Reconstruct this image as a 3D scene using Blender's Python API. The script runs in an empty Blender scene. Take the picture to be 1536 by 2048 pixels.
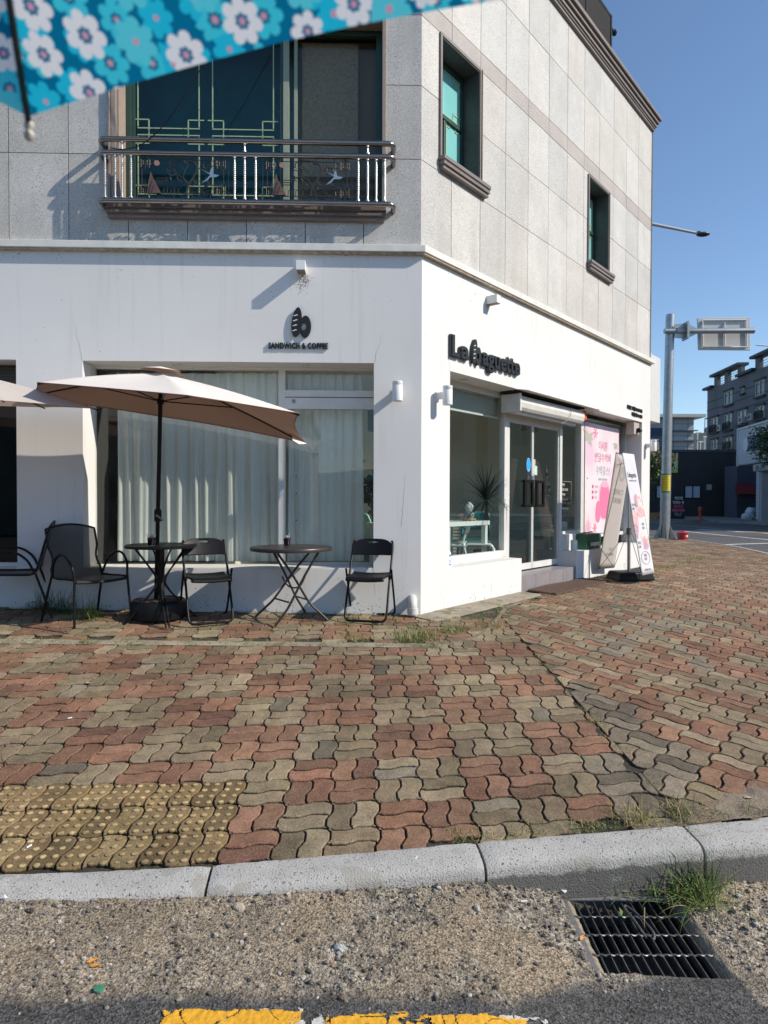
import bpy, bmesh, math, random
import numpy as np
from mathutils import Vector, Matrix, noise
R_ = math.radians
rnd = random.Random(7)
S = bpy.context.scene
COL = S.collection

# ------------------------------------------------------------------ camera
cam_d = bpy.data.cameras.new('camera'); cam = bpy.data.objects.new('camera', cam_d); COL.objects.link(cam)
S.camera = cam
EYE = 1.176
cam.location = (0, 0, EYE)
cam_d.sensor_fit = 'VERTICAL'; cam_d.sensor_height = 36.0; cam_d.sensor_width = 27.0
cam_d.lens = 1350.0 / 2048 * 36.0
PIT = 25 / 1350.0
cam.matrix_world = Matrix.Translation((0, 0, EYE)) @ Matrix.Rotation(R_(90) - PIT, 4, 'X') @ Matrix.Rotation(0.003, 4, 'Z')
cam_d.clip_start = 0.02; cam_d.clip_end = 3000
cam_d.dof.use_dof = True; cam_d.dof.focus_distance = 4.2; cam_d.dof.aperture_fstop = 5.6
S.render.resolution_x = 768; S.render.resolution_y = 1024

# ------------------------------------------------------------------ sun, sky
SUN = Vector((3.228, -0.91, 2.5)).normalized()       # direction towards the sun
w = bpy.data.worlds.new('World'); S.world = w; w.use_nodes = True
nt = w.node_tree
bg = nt.nodes['Background']
sky = nt.nodes.new('ShaderNodeTexSky'); sky.sky_type = 'NISHITA'; sky.sun_disc = False
sky.sun_elevation = math.asin(SUN.z)
sky.sun_rotation = math.atan2(SUN.x, SUN.y)
sky.air_density = 1.0; sky.dust_density = 0.1; sky.ozone_density = 3.6; sky.altitude = 0
nt.links.new(sky.outputs[0], bg.inputs[0]); bg.inputs[1].default_value = 0.15
sd = bpy.data.lights.new('sun', 'SUN'); sd.energy = 4.75; sd.angle = R_(0.53); sd.color = (1.0, 0.915, 0.79)
so = bpy.data.objects.new('sun', sd); COL.objects.link(so); so.location = (12, -4, 14)
so.rotation_euler = SUN.to_track_quat('Z', 'Y').to_euler()
S.view_settings.view_transform = 'Standard'; S.view_settings.look = 'None'
S.view_settings.exposure = 0.12; S.view_settings.gamma = 1.0; S.view_settings.use_curve_mapping = False
S.cycles.max_bounces = 10; S.cycles.transparent_max_bounces = 24; S.cycles.diffuse_bounces = 5
S.cycles.caustics_reflective = False; S.cycles.caustics_refractive = False
S.cycles.use_denoising = True
S.cycles.sample_clamp_indirect = 6.0

# ------------------------------------------------------------------ materials
MATS = {}
def mat(name, col, rough=0.6, metal=0.0, var=0.0, vs=8.0, bump=0.0, bs=60.0, spec=0.5, detail=4.0,
        speck=None, trans=0.0, coat=0.0, aniso=None):
    """principled material: base colour with a two-scale noise variation, optional specks and bump"""
    if name in MATS: return MATS[name]
    m = bpy.data.materials.new(name); m.use_nodes = True; MATS[name] = m
    t = m.node_tree; N = t.nodes; Lk = t.links
    p = N['Principled BSDF']
    p.inputs['Roughness'].default_value = rough; p.inputs['Metallic'].default_value = metal
    p.inputs['Specular IOR Level'].default_value = spec
    p.inputs['Coat Weight'].default_value = coat
    p.inputs['Transmission Weight'].default_value = trans
    p.inputs['Base Color'].default_value = (*col, 1)
    tc = N.new('ShaderNodeTexCoord')
    cur = None
    if var > 0:
        n = N.new('ShaderNodeTexNoise'); n.inputs['Scale'].default_value = vs; n.inputs['Detail'].default_value = detail
        n.inputs['Roughness'].default_value = 0.65
        Lk.new(tc.outputs['Object'], n.inputs['Vector'])
        r = N.new('ShaderNodeMapRange'); r.inputs[1].default_value = 0.3; r.inputs[2].default_value = 0.7
        r.inputs[3].default_value = 1 - var; r.inputs[4].default_value = 1 + var
        Lk.new(n.outputs['Fac'], r.inputs[0])
        mx = N.new('ShaderNodeVectorMath'); mx.operation = 'SCALE'; mx.inputs[0].default_value = col
        Lk.new(r.outputs[0], mx.inputs['Scale']); cur = mx.outputs[0]
        Lk.new(cur, p.inputs['Base Color'])
    if speck:
        # speck = [(scale, threshold, colour), ...]
        for sc, th, c in speck:
            n = N.new('ShaderNodeTexNoise'); n.inputs['Scale'].default_value = sc; n.inputs['Detail'].default_value = 2
            Lk.new(tc.outputs['Object'], n.inputs['Vector'])
            r = N.new('ShaderNodeMapRange'); r.inputs[1].default_value = th; r.inputs[2].default_value = th + 0.05
            Lk.new(n.outputs['Fac'], r.inputs[0])
            mx = N.new('ShaderNodeMix'); mx.data_type = 'RGBA'
            Lk.new(r.outputs[0], mx.inputs['Factor'])
            if cur is None: mx.inputs[6].default_value = (*col, 1)
            else: Lk.new(cur, mx.inputs[6])
            mx.inputs[7].default_value = (*c, 1); cur = mx.outputs[2]
        Lk.new(cur, p.inputs['Base Color'])
    if bump > 0:
        n = N.new('ShaderNodeTexNoise'); n.inputs['Scale'].default_value = bs; n.inputs['Detail'].default_value = 5
        Lk.new(tc.outputs['Object'], n.inputs['Vector'])
        b = N.new('ShaderNodeBump'); b.inputs['Strength'].default_value = bump; b.inputs['Distance'].default_value = 0.01
        Lk.new(n.outputs['Fac'], b.inputs['Height']); Lk.new(b.outputs[0], p.inputs['Normal'])
    return m

def glass(name, tint=(1, 1, 1), ior=1.52, bump=0.0, refl=1.0):
    """thin window pane: clear straight-through light plus Fresnel reflection"""
    if name in MATS: return MATS[name]
    m = bpy.data.materials.new(name); m.use_nodes = True; MATS[name] = m
    t = m.node_tree; N = t.nodes; Lk = t.links
    N.remove(N['Principled BSDF']); out = N['Material Output']
    tr = N.new('ShaderNodeBsdfTransparent'); tr.inputs[0].default_value = (*tint, 1)
    gl = N.new('ShaderNodeBsdfGlossy'); gl.inputs['Roughness'].default_value = 0.004
    ge = N.new('ShaderNodeNewGeometry'); dt = N.new('ShaderNodeVectorMath'); dt.operation = 'DOT_PRODUCT'
    Lk.new(ge.outputs['Incoming'], dt.inputs[0]); Lk.new(ge.outputs['Normal'], dt.inputs[1])
    def M(op, x, y):
        n = N.new('ShaderNodeMath'); n.operation = op; n.use_clamp = op == 'MULTIPLY'
        for i, q in enumerate((x, y)):
            if q is None: continue
            if isinstance(q, (int, float)): n.inputs[i].default_value = q
            else: Lk.new(q, n.inputs[i])
        return n.outputs[0]
    c = M('ABSOLUTE', dt.outputs['Value'], None); k = M('POWER', M('SUBTRACT', 1.0, c), 5.0)
    mu = N.new('ShaderNodeMath'); mu.operation = 'MULTIPLY'; mu.use_clamp = True; mu.inputs[1].default_value = refl
    Lk.new(M('ADD', M('MULTIPLY', k, .96), .042), mu.inputs[0])
    mx = N.new('ShaderNodeMixShader')
    Lk.new(mu.outputs[0], mx.inputs[0]); Lk.new(tr.outputs[0], mx.inputs[1]); Lk.new(gl.outputs[0], mx.inputs[2])
    Lk.new(mx.outputs[0], out.inputs[0])
    if bump > 0:
        tc = N.new('ShaderNodeTexCoord'); n = N.new('ShaderNodeTexNoise'); n.inputs['Scale'].default_value = 1.3
        Lk.new(tc.outputs['Object'], n.inputs['Vector'])
        b = N.new('ShaderNodeBump'); b.inputs['Strength'].default_value = bump; b.inputs['Distance'].default_value = 0.02
        Lk.new(n.outputs['Fac'], b.inputs['Height']); Lk.new(b.outputs[0], gl.inputs['Normal'])
    return m

def cloth(name, col, tr_col, tfac=0.5, var=0.03, sheer=0.0):
    if name in MATS: return MATS[name]
    m = mat(name, col, 0.85, var=var, vs=5, spec=0.2)
    t = m.node_tree; N = t.nodes; Lk = t.links; p = N['Principled BSDF']; out = N['Material Output']
    tl = N.new('ShaderNodeBsdfTranslucent'); tl.inputs[0].default_value = (*tr_col, 1)
    mx = N.new('ShaderNodeMixShader'); mx.inputs[0].default_value = tfac
    Lk.new(p.outputs[0], mx.inputs[1]); Lk.new(tl.outputs[0], mx.inputs[2])
    last = mx.outputs[0]
    if sheer > 0:
        tr = N.new('ShaderNodeBsdfTransparent'); m2 = N.new('ShaderNodeMixShader'); m2.inputs[0].default_value = sheer
        Lk.new(last, m2.inputs[1]); Lk.new(tr.outputs[0], m2.inputs[2]); last = m2.outputs[0]
    Lk.new(last, out.inputs[0])
    return m

def wall_paint():
    m = mat('white_wall_paint', (0.79, 0.79, 0.78), 0.75, spec=0.25)
    t = m.node_tree; N = t.nodes; Lk = t.links; p = N['Principled BSDF']
    tc = N.new('ShaderNodeTexCoord')
    n1 = N.new('ShaderNodeTexNoise'); n1.inputs['Scale'].default_value = 1.1; n1.inputs['Detail'].default_value = 6
    Lk.new(tc.outputs['Object'], n1.inputs['Vector'])
    r1 = N.new('ShaderNodeMapRange'); r1.inputs[1].default_value = .35; r1.inputs[2].default_value = .7; r1.inputs[3].default_value = 0; r1.inputs[4].default_value = .28
    Lk.new(n1.outputs['Fac'], r1.inputs[0])
    mx = N.new('ShaderNodeMix'); mx.data_type = 'RGBA'; mx.inputs[6].default_value = (.74, .735, .72, 1); mx.inputs[7].default_value = (.60, .59, .555, 1)
    Lk.new(r1.outputs[0], mx.inputs['Factor'])
    # rain streaks: noise stretched along z
    mp = N.new('ShaderNodeMapping'); mp.inputs['Scale'].default_value = (14, 14, .7)
    Lk.new(tc.outputs['Object'], mp.inputs['Vector'])
    n2 = N.new('ShaderNodeTexNoise'); n2.inputs['Scale'].default_value = 1; n2.inputs['Detail'].default_value = 4
    Lk.new(mp.outputs[0], n2.inputs['Vector'])
    r2 = N.new('ShaderNodeMapRange'); r2.inputs[1].default_value = .56; r2.inputs[2].default_value = .75; r2.inputs[4].default_value = .34
    Lk.new(n2.outputs['Fac'], r2.inputs[0])
    mx2 = N.new('ShaderNodeMix'); mx2.data_type = 'RGBA'; mx2.inputs[7].default_value = (.55, .54, .50, 1)
    Lk.new(r2.outputs[0], mx2.inputs['Factor']); Lk.new(mx.outputs[2], mx2.inputs[6])
    # splash dirt and mould specks near the pavement and under the ledge
    sep = N.new('ShaderNodeSeparateXYZ'); Lk.new(tc.outputs['Object'], sep.inputs[0])
    n3 = N.new('ShaderNodeTexNoise'); n3.inputs['Scale'].default_value = 42; n3.inputs['Detail'].default_value = 3
    Lk.new(tc.outputs['Object'], n3.inputs['Vector'])
    lo = N.new('ShaderNodeMapRange'); lo.inputs[1].default_value = .02; lo.inputs[2].default_value = .34; lo.inputs[3].default_value = .13; lo.inputs[4].default_value = 0
    Lk.new(sep.outputs[2], lo.inputs[0])
    hi = N.new('ShaderNodeMapRange'); hi.inputs[1].default_value = 3.35; hi.inputs[2].default_value = 3.68; hi.inputs[3].default_value = 0; hi.inputs[4].default_value = .09
    Lk.new(sep.outputs[2], hi.inputs[0])
    ad = N.new('ShaderNodeMath'); ad.operation = 'ADD'; Lk.new(lo.outputs[0], ad.inputs[0]); Lk.new(hi.outputs[0], ad.inputs[1])
    ad2 = N.new('ShaderNodeMath'); ad2.operation = 'ADD'; Lk.new(ad.outputs[0], ad2.inputs[0]); Lk.new(n3.outputs['Fac'], ad2.inputs[1])
    n4 = N.new('ShaderNodeTexNoise'); n4.inputs['Scale'].default_value = 3.0; n4.inputs['Detail'].default_value = 3
    Lk.new(tc.outputs['Object'], n4.inputs['Vector'])
    r4 = N.new('ShaderNodeMapRange'); r4.inputs[1].default_value = .4; r4.inputs[2].default_value = .65; r4.inputs[3].default_value = -.06; r4.inputs[4].default_value = .05
    Lk.new(n4.outputs['Fac'], r4.inputs[0])
    ad3 = N.new('ShaderNodeMath'); ad3.operation = 'ADD'; Lk.new(ad2.outputs[0], ad3.inputs[0]); Lk.new(r4.outputs[0], ad3.inputs[1])
    r3 = N.new('ShaderNodeMapRange'); r3.inputs[1].default_value = .745; r3.inputs[2].default_value = .79; r3.inputs[4].default_value = .75
    Lk.new(ad3.outputs[0], r3.inputs[0])
    mx3 = N.new('ShaderNodeMix'); mx3.data_type = 'RGBA'; mx3.inputs[7].default_value = (.13, .11, .085, 1)
    Lk.new(r3.outputs[0], mx3.inputs['Factor']); Lk.new(mx2.outputs[2], mx3.inputs[6])
    Lk.new(mx3.outputs[2], p.inputs['Base Color'])
    b = N.new('ShaderNodeBump'); b.inputs['Strength'].default_value = .12; b.inputs['Distance'].default_value = .01
    Lk.new(n1.outputs['Fac'], b.inputs['Height']); Lk.new(b.outputs[0], p.inputs['Normal'])
    return m

def attr_mat(name, rough=0.85, bump=0.25, bs=260.0, light=0.35, spec=0.25):
    """per-stone colour from the mesh, with aggregate grains and grime"""
    m = bpy.data.materials.new(name); m.use_nodes = True; MATS[name] = m
    t = m.node_tree; N = t.nodes; Lk = t.links; p = N['Principled BSDF']
    p.inputs['Roughness'].default_value = rough; p.inputs['Specular IOR Level'].default_value = spec
    a = N.new('ShaderNodeAttribute'); a.attribute_name = 'col'
    tc = N.new('ShaderNodeTexCoord')
    n = N.new('ShaderNodeTexNoise'); n.inputs['Scale'].default_value = 110; n.inputs['Detail'].default_value = 4; n.inputs['Roughness'].default_value = .7
    Lk.new(tc.outputs['Object'], n.inputs['Vector'])
    r = N.new('ShaderNodeMapRange'); r.inputs[1].default_value = .3; r.inputs[2].default_value = .7; r.inputs[3].default_value = .55; r.inputs[4].default_value = 1.45
    Lk.new(n.outputs['Fac'], r.inputs[0])
    n5 = N.new('ShaderNodeTexNoise'); n5.inputs['Scale'].default_value = 9; n5.inputs['Detail'].default_value = 6; n5.inputs['Roughness'].default_value = .7
    Lk.new(tc.outputs['Object'], n5.inputs['Vector'])
    r5 = N.new('ShaderNodeMapRange'); r5.inputs[1].default_value = .3; r5.inputs[2].default_value = .7; r5.inputs[3].default_value = .62; r5.inputs[4].default_value = 1.25
    Lk.new(n5.outputs['Fac'], r5.inputs[0])
    mm = N.new('ShaderNodeMath'); mm.operation = 'MULTIPLY'; Lk.new(r.outputs[0], mm.inputs[0]); Lk.new(r5.outputs[0], mm.inputs[1])
    n6 = N.new('ShaderNodeTexNoise'); n6.inputs['Scale'].default_value = 1.1; n6.inputs['Detail'].default_value = 5; Lk.new(tc.outputs['Object'], n6.inputs['Vector'])
    r6 = N.new('ShaderNodeMapRange'); r6.inputs[1].default_value = .3; r6.inputs[2].default_value = .7; r6.inputs[3].default_value = .78; r6.inputs[4].default_value = 1.2; Lk.new(n6.outputs['Fac'], r6.inputs[0])
    m6 = N.new('ShaderNodeMath'); m6.operation = 'MULTIPLY'; Lk.new(mm.outputs[0], m6.inputs[0]); Lk.new(r6.outputs[0], m6.inputs[1])
    # trodden-in gum spots
    vg = N.new('ShaderNodeTexVoronoi'); vg.inputs['Scale'].default_value = 2.3; Lk.new(tc.outputs['Object'], vg.inputs['Vector'])
    rg_ = N.new('ShaderNodeMapRange'); rg_.inputs[1].default_value = .030; rg_.inputs[2].default_value = .042; rg_.inputs[3].default_value = .22; rg_.inputs[4].default_value = 1.0; Lk.new(vg.outputs['Distance'], rg_.inputs[0])
    m7 = N.new('ShaderNodeMath'); m7.operation = 'MULTIPLY'; Lk.new(m6.outputs[0], m7.inputs[0]); Lk.new(rg_.outputs[0], m7.inputs[1]); mm = m7
    v = N.new('ShaderNodeVectorMath'); v.operation = 'SCALE'; Lk.new(a.outputs['Color'], v.inputs[0]); Lk.new(mm.outputs[0], v.inputs['Scale'])
    vo = N.new('ShaderNodeTexVoronoi'); vo.inputs['Scale'].default_value = 125
    Lk.new(tc.outputs['Object'], vo.inputs['Vector'])
    r2 = N.new('ShaderNodeMapRange'); r2.inputs[1].default_value = .27; r2.inputs[2].default_value = .17; r2.inputs[3].default_value = 0; r2.inputs[4].default_value = light
    Lk.new(vo.outputs['Distance'], r2.inputs[0])
    mx = N.new('ShaderNodeMix'); mx.data_type = 'RGBA'; mx.inputs[7].default_value = (.50, .44, .35, 1)
    Lk.new(r2.outputs[0], mx.inputs['Factor']); Lk.new(v.outputs[0], mx.inputs[6])
    Lk.new(mx.outputs[2], p.inputs['Base Color'])
    b = N.new('ShaderNodeBump'); b.inputs['Strength'].default_value = bump; b.inputs['Distance'].default_value = .006
    n2 = N.new('ShaderNodeTexNoise'); n2.inputs['Scale'].default_value = bs; n2.inputs['Detail'].default_value = 4
    Lk.new(tc.outputs['Object'], n2.inputs['Vector'])
    Lk.new(n2.outputs['Fac'], b.inputs['Height']); Lk.new(b.outputs[0], p.inputs['Normal'])
    return m

# ------------------------------------------------------------------ mesh helpers
class MB:
    def __init__(s): s.v = []; s.f = []; s.mi = []; s.cur = 0
    def add(s, vs, fs):
        o = len(s.v); s.v += [tuple(p) for p in vs]
        for f in fs: s.f.append([o + i for i in f]); s.mi.append(s.cur)
    def box(s, x0, x1, y0, y1, z0, z1, fr=None):
        P = [(x, y, z) for z in (z0, z1) for y in (y0, y1) for x in (x0, x1)]
        if fr: P = [fr(*p) for p in P]
        s.add(P, [(0, 2, 3, 1), (4, 5, 7, 6), (0, 1, 5, 4), (2, 6, 7, 3), (0, 4, 6, 2), (1, 3, 7, 5)]); return s
    def prism(s, poly, z0, z1, fr=None):
        n = len(poly)
        P = [(x, y, z0) for x, y in poly] + [(x, y, z1) for x, y in poly]
        if fr: P = [fr(*p) for p in P]
        s.add(P, [list(range(n))[::-1], [n + i for i in range(n)]] + [(i, (i + 1) % n, n + (i + 1) % n, n + i) for i in range(n)]); return s
    def plate(s, pts, nrm, th):
        """flat outline given in 3D, thickened along nrm"""
        n = len(pts); q = [Vector(p) for p in pts]; d = Vector(nrm) * th
        s.add([*q, *[p + d for p in q]], [list(range(n))[::-1], [n + i for i in range(n)]] + [(i, (i + 1) % n, n + (i + 1) % n, n + i) for i in range(n)]); return s
    def tube(s, pts, r, n=8, closed=False, caps=True):
        pts = [Vector(p) for p in pts]; m = len(pts)
        rr = r if isinstance(r, (list, tuple)) else [r] * m
        tan = []
        for i in range(m):
            if closed: a, b = pts[i - 1], pts[(i + 1) % m]
            else: a, b = pts[max(i - 1, 0)], pts[min(i + 1, m - 1)]
            t = (b - a); t = t.normalized() if t.length > 1e-9 else Vector((0, 0, 1)); tan.append(t)
        up = Vector((0, 0, 1)) if abs(tan[0].z) < .9 else Vector((1, 0, 0))
        X = tan[0].cross(up).normalized()
        vs = []
        for i in range(m):
            X = (X - tan[i] * X.dot(tan[i]))
            if X.length < 1e-6: X = tan[i].orthogonal()
            X.normalize(); Y = tan[i].cross(X)
            for k in range(n):
                a = 2 * math.pi * k / n; vs.append(pts[i] + (X * math.cos(a) + Y * math.sin(a)) * rr[i])
        fs = []
        for i in range(m - 1 + (1 if closed else 0)):
            j = (i + 1) % m
            for k in range(n):
                l = (k + 1) % n; fs.append((i * n + k, i * n + l, j * n + l, j * n + k))
        if caps and not closed:
            fs.append([k for k in range(n)][::-1]); fs.append([(m - 1) * n + k for k in range(n)])
        s.add(vs, fs); return s
    def lathe(s, prof, c=(0, 0, 0), n=24, axis=None):
        """profile [(r,z)...] turned round z through c"""
        vs = []; m = len(prof)
        for r, z in prof:
            for k in range(n):
                a = 2 * math.pi * k / n; vs.append((c[0] + r * math.cos(a), c[1] + r * math.sin(a), c[2] + z))
        fs = []
        for i in range(m - 1):
            for k in range(n):
                l = (k + 1) % n; fs.append((i * n + k, i * n + l, (i + 1) * n + l, (i + 1) * n + k))
        fs.append([k for k in range(n)][::-1]); fs.append([(m - 1) * n + k for k in range(n)])
        s.add(vs, fs); return s
    def grid(s, fn, nu, nv):
        vs = [fn(i / nu, j / nv) for j in range(nv + 1) for i in range(nu + 1)]
        s.add(vs, [(j * (nu + 1) + i, j * (nu + 1) + i + 1, (j + 1) * (nu + 1) + i + 1, (j + 1) * (nu + 1) + i) for j in range(nv) for i in range(nu)]); return s
    def build(s, name, m, parent=None, smooth=False, bevel=0.0, recalc=True, sharp=35, solid=0.0):
        me = bpy.data.meshes.new(name); me.from_pydata(s.v, [], s.f)
        for x in (m if isinstance(m, (list, tuple)) else [m]): me.materials.append(x)
        if max(s.mi, default=0) > 0: me.polygons.foreach_set('material_index', s.mi)
        if recalc:
            bm = bmesh.new(); bm.from_mesh(me); bmesh.ops.recalc_face_normals(bm, faces=bm.faces); bm.to_mesh(me); bm.free()
        if smooth:
            me.polygons.foreach_set('use_smooth', [True] * len(me.polygons)); me.set_sharp_from_angle(angle=R_(sharp))
        me.update()
        o = bpy.data.objects.new(name, me); COL.objects.link(o)
        if bevel > 0:
            b = o.modifiers.new('bevel', 'BEVEL'); b.width = bevel; b.segments = 2; b.limit_method = 'ANGLE'
        if solid > 0:
            b = o.modifiers.new('solid', 'SOLIDIFY'); b.thickness = solid; b.offset = 0
        if parent: par(o, parent)
        return o

def root_of(p):
    v = Vector((0, 0, 0))
    while p: v = v + p.location; p = p.parent
    return v
def par(o, p, world=True):
    o.parent = p
    if world and not p.get('_local'):
        if p.type == 'EMPTY': o.matrix_parent_inverse = Matrix.Translation(-Vector(p.get('_base', (0, 0, 0))))
    elif p.get('_local'): o['_local'] = 1
    return o
def tag(o, label=None, cat=None, group=None, kind=None):
    if label: o['label'] = label
    if cat: o['category'] = cat
    if group: o['group'] = group
    if kind: o['kind'] = kind
    return o
def thing(name, label, cat, loc=(0, 0, 0), group=None, local=False, rz=0):
    """Empty at the base of a thing. local=True: its parts are modelled round the origin and may be copied"""
    o = bpy.data.objects.new(name, None); COL.objects.link(o); o.location = loc; o.rotation_euler.z = rz
    o.empty_display_size = .1
    if local: o['_local'] = 1
    else: o['_base'] = tuple(loc)
    return tag(o, label, cat, group)
def origin(o, loc):
    """move a top-level mesh's origin to its base without moving the mesh"""
    l = Vector(loc); o.data.transform(Matrix.Translation(-l)); o.location = l; return o
def copy_tree(o, parent=None):
    c = o.copy(); COL.objects.link(c)
    if parent: c.parent = parent
    for ch in list(o.children): copy_tree(ch, c)
    return c

# wall frames: a along the wall, o outwards to the street, z up
CX, CY = .38, 6.93
a_ = R_(1.6); ULx, ULy = math.cos(a_), math.sin(a_); NLx, NLy = math.sin(a_), -math.cos(a_)
b_ = R_(39.3); URx, URy = math.sin(b_), math.cos(b_); NRx, NRy = math.cos(b_), -math.sin(b_)
def LW(s, o, z): return Vector((CX + ULx * s + NLx * o, CY + ULy * s + NLy * o, z))
def RW(t, o, z): return Vector((CX + URx * t + NRx * o, CY + URy * t + NRy * o, z))
NL = Vector((NLx, NLy, 0)); NR = Vector((NRx, NRy, 0))
def mitre(o):
    """(s, t) of the point where both faces offset by o meet"""
    # C + NL*o + UL*s = C + NR*o + UR*t
    A = np.array([[ULx, -URx], [ULy, -URy]]); b = np.array([(NRx - NLx) * o, (NRy - NLy) * o])
    s, t = np.linalg.solve(A, b); return float(s), float(t)
def at(px, py, Y):
    """point at depth Y seen through the lens at a pixel of the photograph (used only to measure real positions)"""
    x = (px - 768) / 1350; y = -(py - 1024) / 1350; c, s = math.cos(.003), math.sin(.003)
    x2 = x * c - y * s; y2 = x * s + y * c
    r = Vector((x2, math.cos(PIT) + y2 * math.sin(PIT), -math.sin(PIT) + y2 * math.cos(PIT)))
    return Vector((0, 0, EYE)) + r * (Y / r.y)
def Gv(x, y):
    """height of the pavement"""
    x = np.asarray(x, float); y = np.asarray(y, float)
    px, py = x - CX, y - CY
    dL = px * NLx + py * NLy; dR = px * NRx + py * NRy; k = .35
    D = np.maximum(0, .5 * (dL + dR + np.sqrt((dL - dR) ** 2 + k * k)))
    wgt = np.clip(dL / 4.1, 0, 1)
    z = -np.interp(y, [6, 10], [.086, .035]) * D + .018 * np.maximum(0, -px) * (1 - wgt)
    z = z + np.interp(x, [-1.7, .33, 1.5], [-.05, 0, .035]) * wgt * wgt
    return z
def G(x, y): return float(Gv(x, y))

TXT = {}
def text_mesh(txt, size, depth=.0, offset=0.0, align='LEFT', bevel=0.0, spacing=1.0):
    cu = bpy.data.curves.new('t', 'FONT'); cu.body = txt; cu.size = size; cu.extrude = depth / 2; cu.offset = offset
    cu.align_x = align; cu.bevel_depth = bevel; cu.space_character = spacing; cu.resolution_u = 3
    ob = bpy.data.objects.new('t', cu); COL.objects.link(ob)
    dg = bpy.context.evaluated_depsgraph_get(); dg.update()
    me = bpy.data.meshes.new_from_object(ob.evaluated_get(dg), depsgraph=dg)
    bpy.data.objects.remove(ob); bpy.data.curves.remove(cu)
    return me
def add_text(mb, txt, size, org, U, V, depth=.002, offset=0.0, align='LEFT', sx=1.0, mirror=False, spacing=1.0):
    """adds text as geometry: org = baseline point, U = reading direction, V = up"""
    me = text_mesh(txt, size, depth, offset, align, spacing=spacing)
    U = Vector(U).normalized(); V = Vector(V).normalized(); W = U.cross(V)
    sg = -1 if mirror else 1
    vs = [Vector(org) + U * (v.co.x * sx * sg) + V * v.co.y + W * (v.co.z + depth / 2) for v in me.vertices]
    mb.add(vs, [list(p.vertices) for p in me.polygons]); bpy.data.meshes.remove(me); return mb
def fit_text(mb, txt, size, org, U, V, width, depth=.002, offset=0.0, spacing=1.0):
    """text squeezed or stretched to an exact width, starting at org"""
    me = text_mesh(txt, size, .01, offset, spacing=spacing); xs_ = [v.co.x for v in me.vertices]; w0, w1 = min(xs_), max(xs_); bpy.data.meshes.remove(me)
    k = width / (w1 - w0); return add_text(mb, txt, size, Vector(org) - Vector(U).normalized() * w0 * k, U, V, depth, offset, sx=k, spacing=spacing)
Z = Vector((0, 0, 1)); UL3 = Vector((ULx, ULy, 0)); UR3 = Vector((URx, URy, 0))

# ------------------------------------------------------------------ material list
M_wall = wall_paint()
M_white = mat('white_metal', (.78, .78, .76), .38, var=.04, vs=3)
M_whiteold = mat('aged_white_metal', (.70, .69, .64), .5, var=.10, vs=6, bump=.05)
M_granite = mat('granite', (.58, .565, .535), .8, var=.10, vs=2.2, bump=.25, bs=220, speck=[(150, .56, (.25, .245, .235)), (120, .60, (.74, .73, .70))])
M_granite2 = mat('brown_granite', (.45, .41, .38), .75, var=.12, vs=2.2, bump=.25, bs=220, speck=[(210, .56, (.20, .18, .165)), (170, .60, (.50, .46, .43))])
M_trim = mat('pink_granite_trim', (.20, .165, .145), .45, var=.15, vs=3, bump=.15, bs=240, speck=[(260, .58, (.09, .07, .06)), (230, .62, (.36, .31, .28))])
M_trimdk = mat('shaded_granite_reveal', (.075, .066, .062), .5, var=.2, vs=12, bump=.1, speck=[(260, .60, (.16, .145, .135))])  # shade of the deep reveal put into the granite colour
M_joint = mat('mortar_joint', (.07, .068, .062), .9)
M_green = mat('green_aluminium', (.035, .085, .065), .35, metal=.35, var=.1, vs=6)
M_pale = mat('pale_green_bead', (.36, .50, .30), .5)
M_steel = mat('bronze_steel', (.34, .30, .27), .24, metal=1.0, var=.12, vs=5)
M_chrome = mat('bright_steel', (.58, .55, .51), .36, metal=1.0, var=.12, vs=20)
M_iron = mat('cast_iron', (.075, .068, .06), .5, metal=.6, var=.25, vs=30, bump=.3, bs=120)
M_ironred = mat('rust_brown_casting', (.17, .10, .085), .6, metal=.3, var=.2, vs=40, bump=.3, bs=120)
M_black = mat('black_powder_coat', (.005, .005, .0052), .42, spec=.28, var=.2, vs=20, bump=.03, bs=300)
M_blackpl = mat('black_plastic', (.006, .006, .0064), .45, spec=.28, var=.15, vs=12, bump=.02, bs=200)
M_sign = mat('sign_black', (.008, .010, .010), .5, var=.1, vs=9)
M_signedge = mat('sign_edge', (.028, .036, .038), .4)
M_frame = mat('shop_frame_white', (.66, .66, .63), .42, var=.06, vs=4, speck=[(60, .70, (.30, .28, .24))])
M_room = mat('room_paint', (.55, .54, .45), .85, var=.04, vs=1)
M_roomdk = mat('room_floor', (.42, .40, .36), .5, var=.1, vs=3)
M_curt = cloth('sheer_curtain', (.93, .93, .86), (.8, .8, .74), .2, sheer=.02)
M_pane = glass('shop_glass', (.955, .975, .965))
M_pane2 = glass('tinted_glass', (.30, .42, .42), refl=1.1)
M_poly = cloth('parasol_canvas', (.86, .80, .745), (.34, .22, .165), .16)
def two_sided(m, col):
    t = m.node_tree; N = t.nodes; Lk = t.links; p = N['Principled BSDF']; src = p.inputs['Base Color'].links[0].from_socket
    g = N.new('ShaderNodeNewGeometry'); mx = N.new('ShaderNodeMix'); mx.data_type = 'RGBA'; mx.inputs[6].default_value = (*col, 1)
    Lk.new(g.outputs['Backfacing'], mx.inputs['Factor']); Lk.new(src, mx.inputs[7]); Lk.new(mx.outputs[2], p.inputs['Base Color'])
two_sided(M_poly, (.27, .165, .12))       # brown on the underside, pale canvas above
M_poly2 = cloth('parasol_canvas_lining', (.80, .735, .68), (.50, .38, .32), .40)
M_foil = mat('leaf_green', (.055, .10, .025), .6, var=.4, vs=9)

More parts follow.
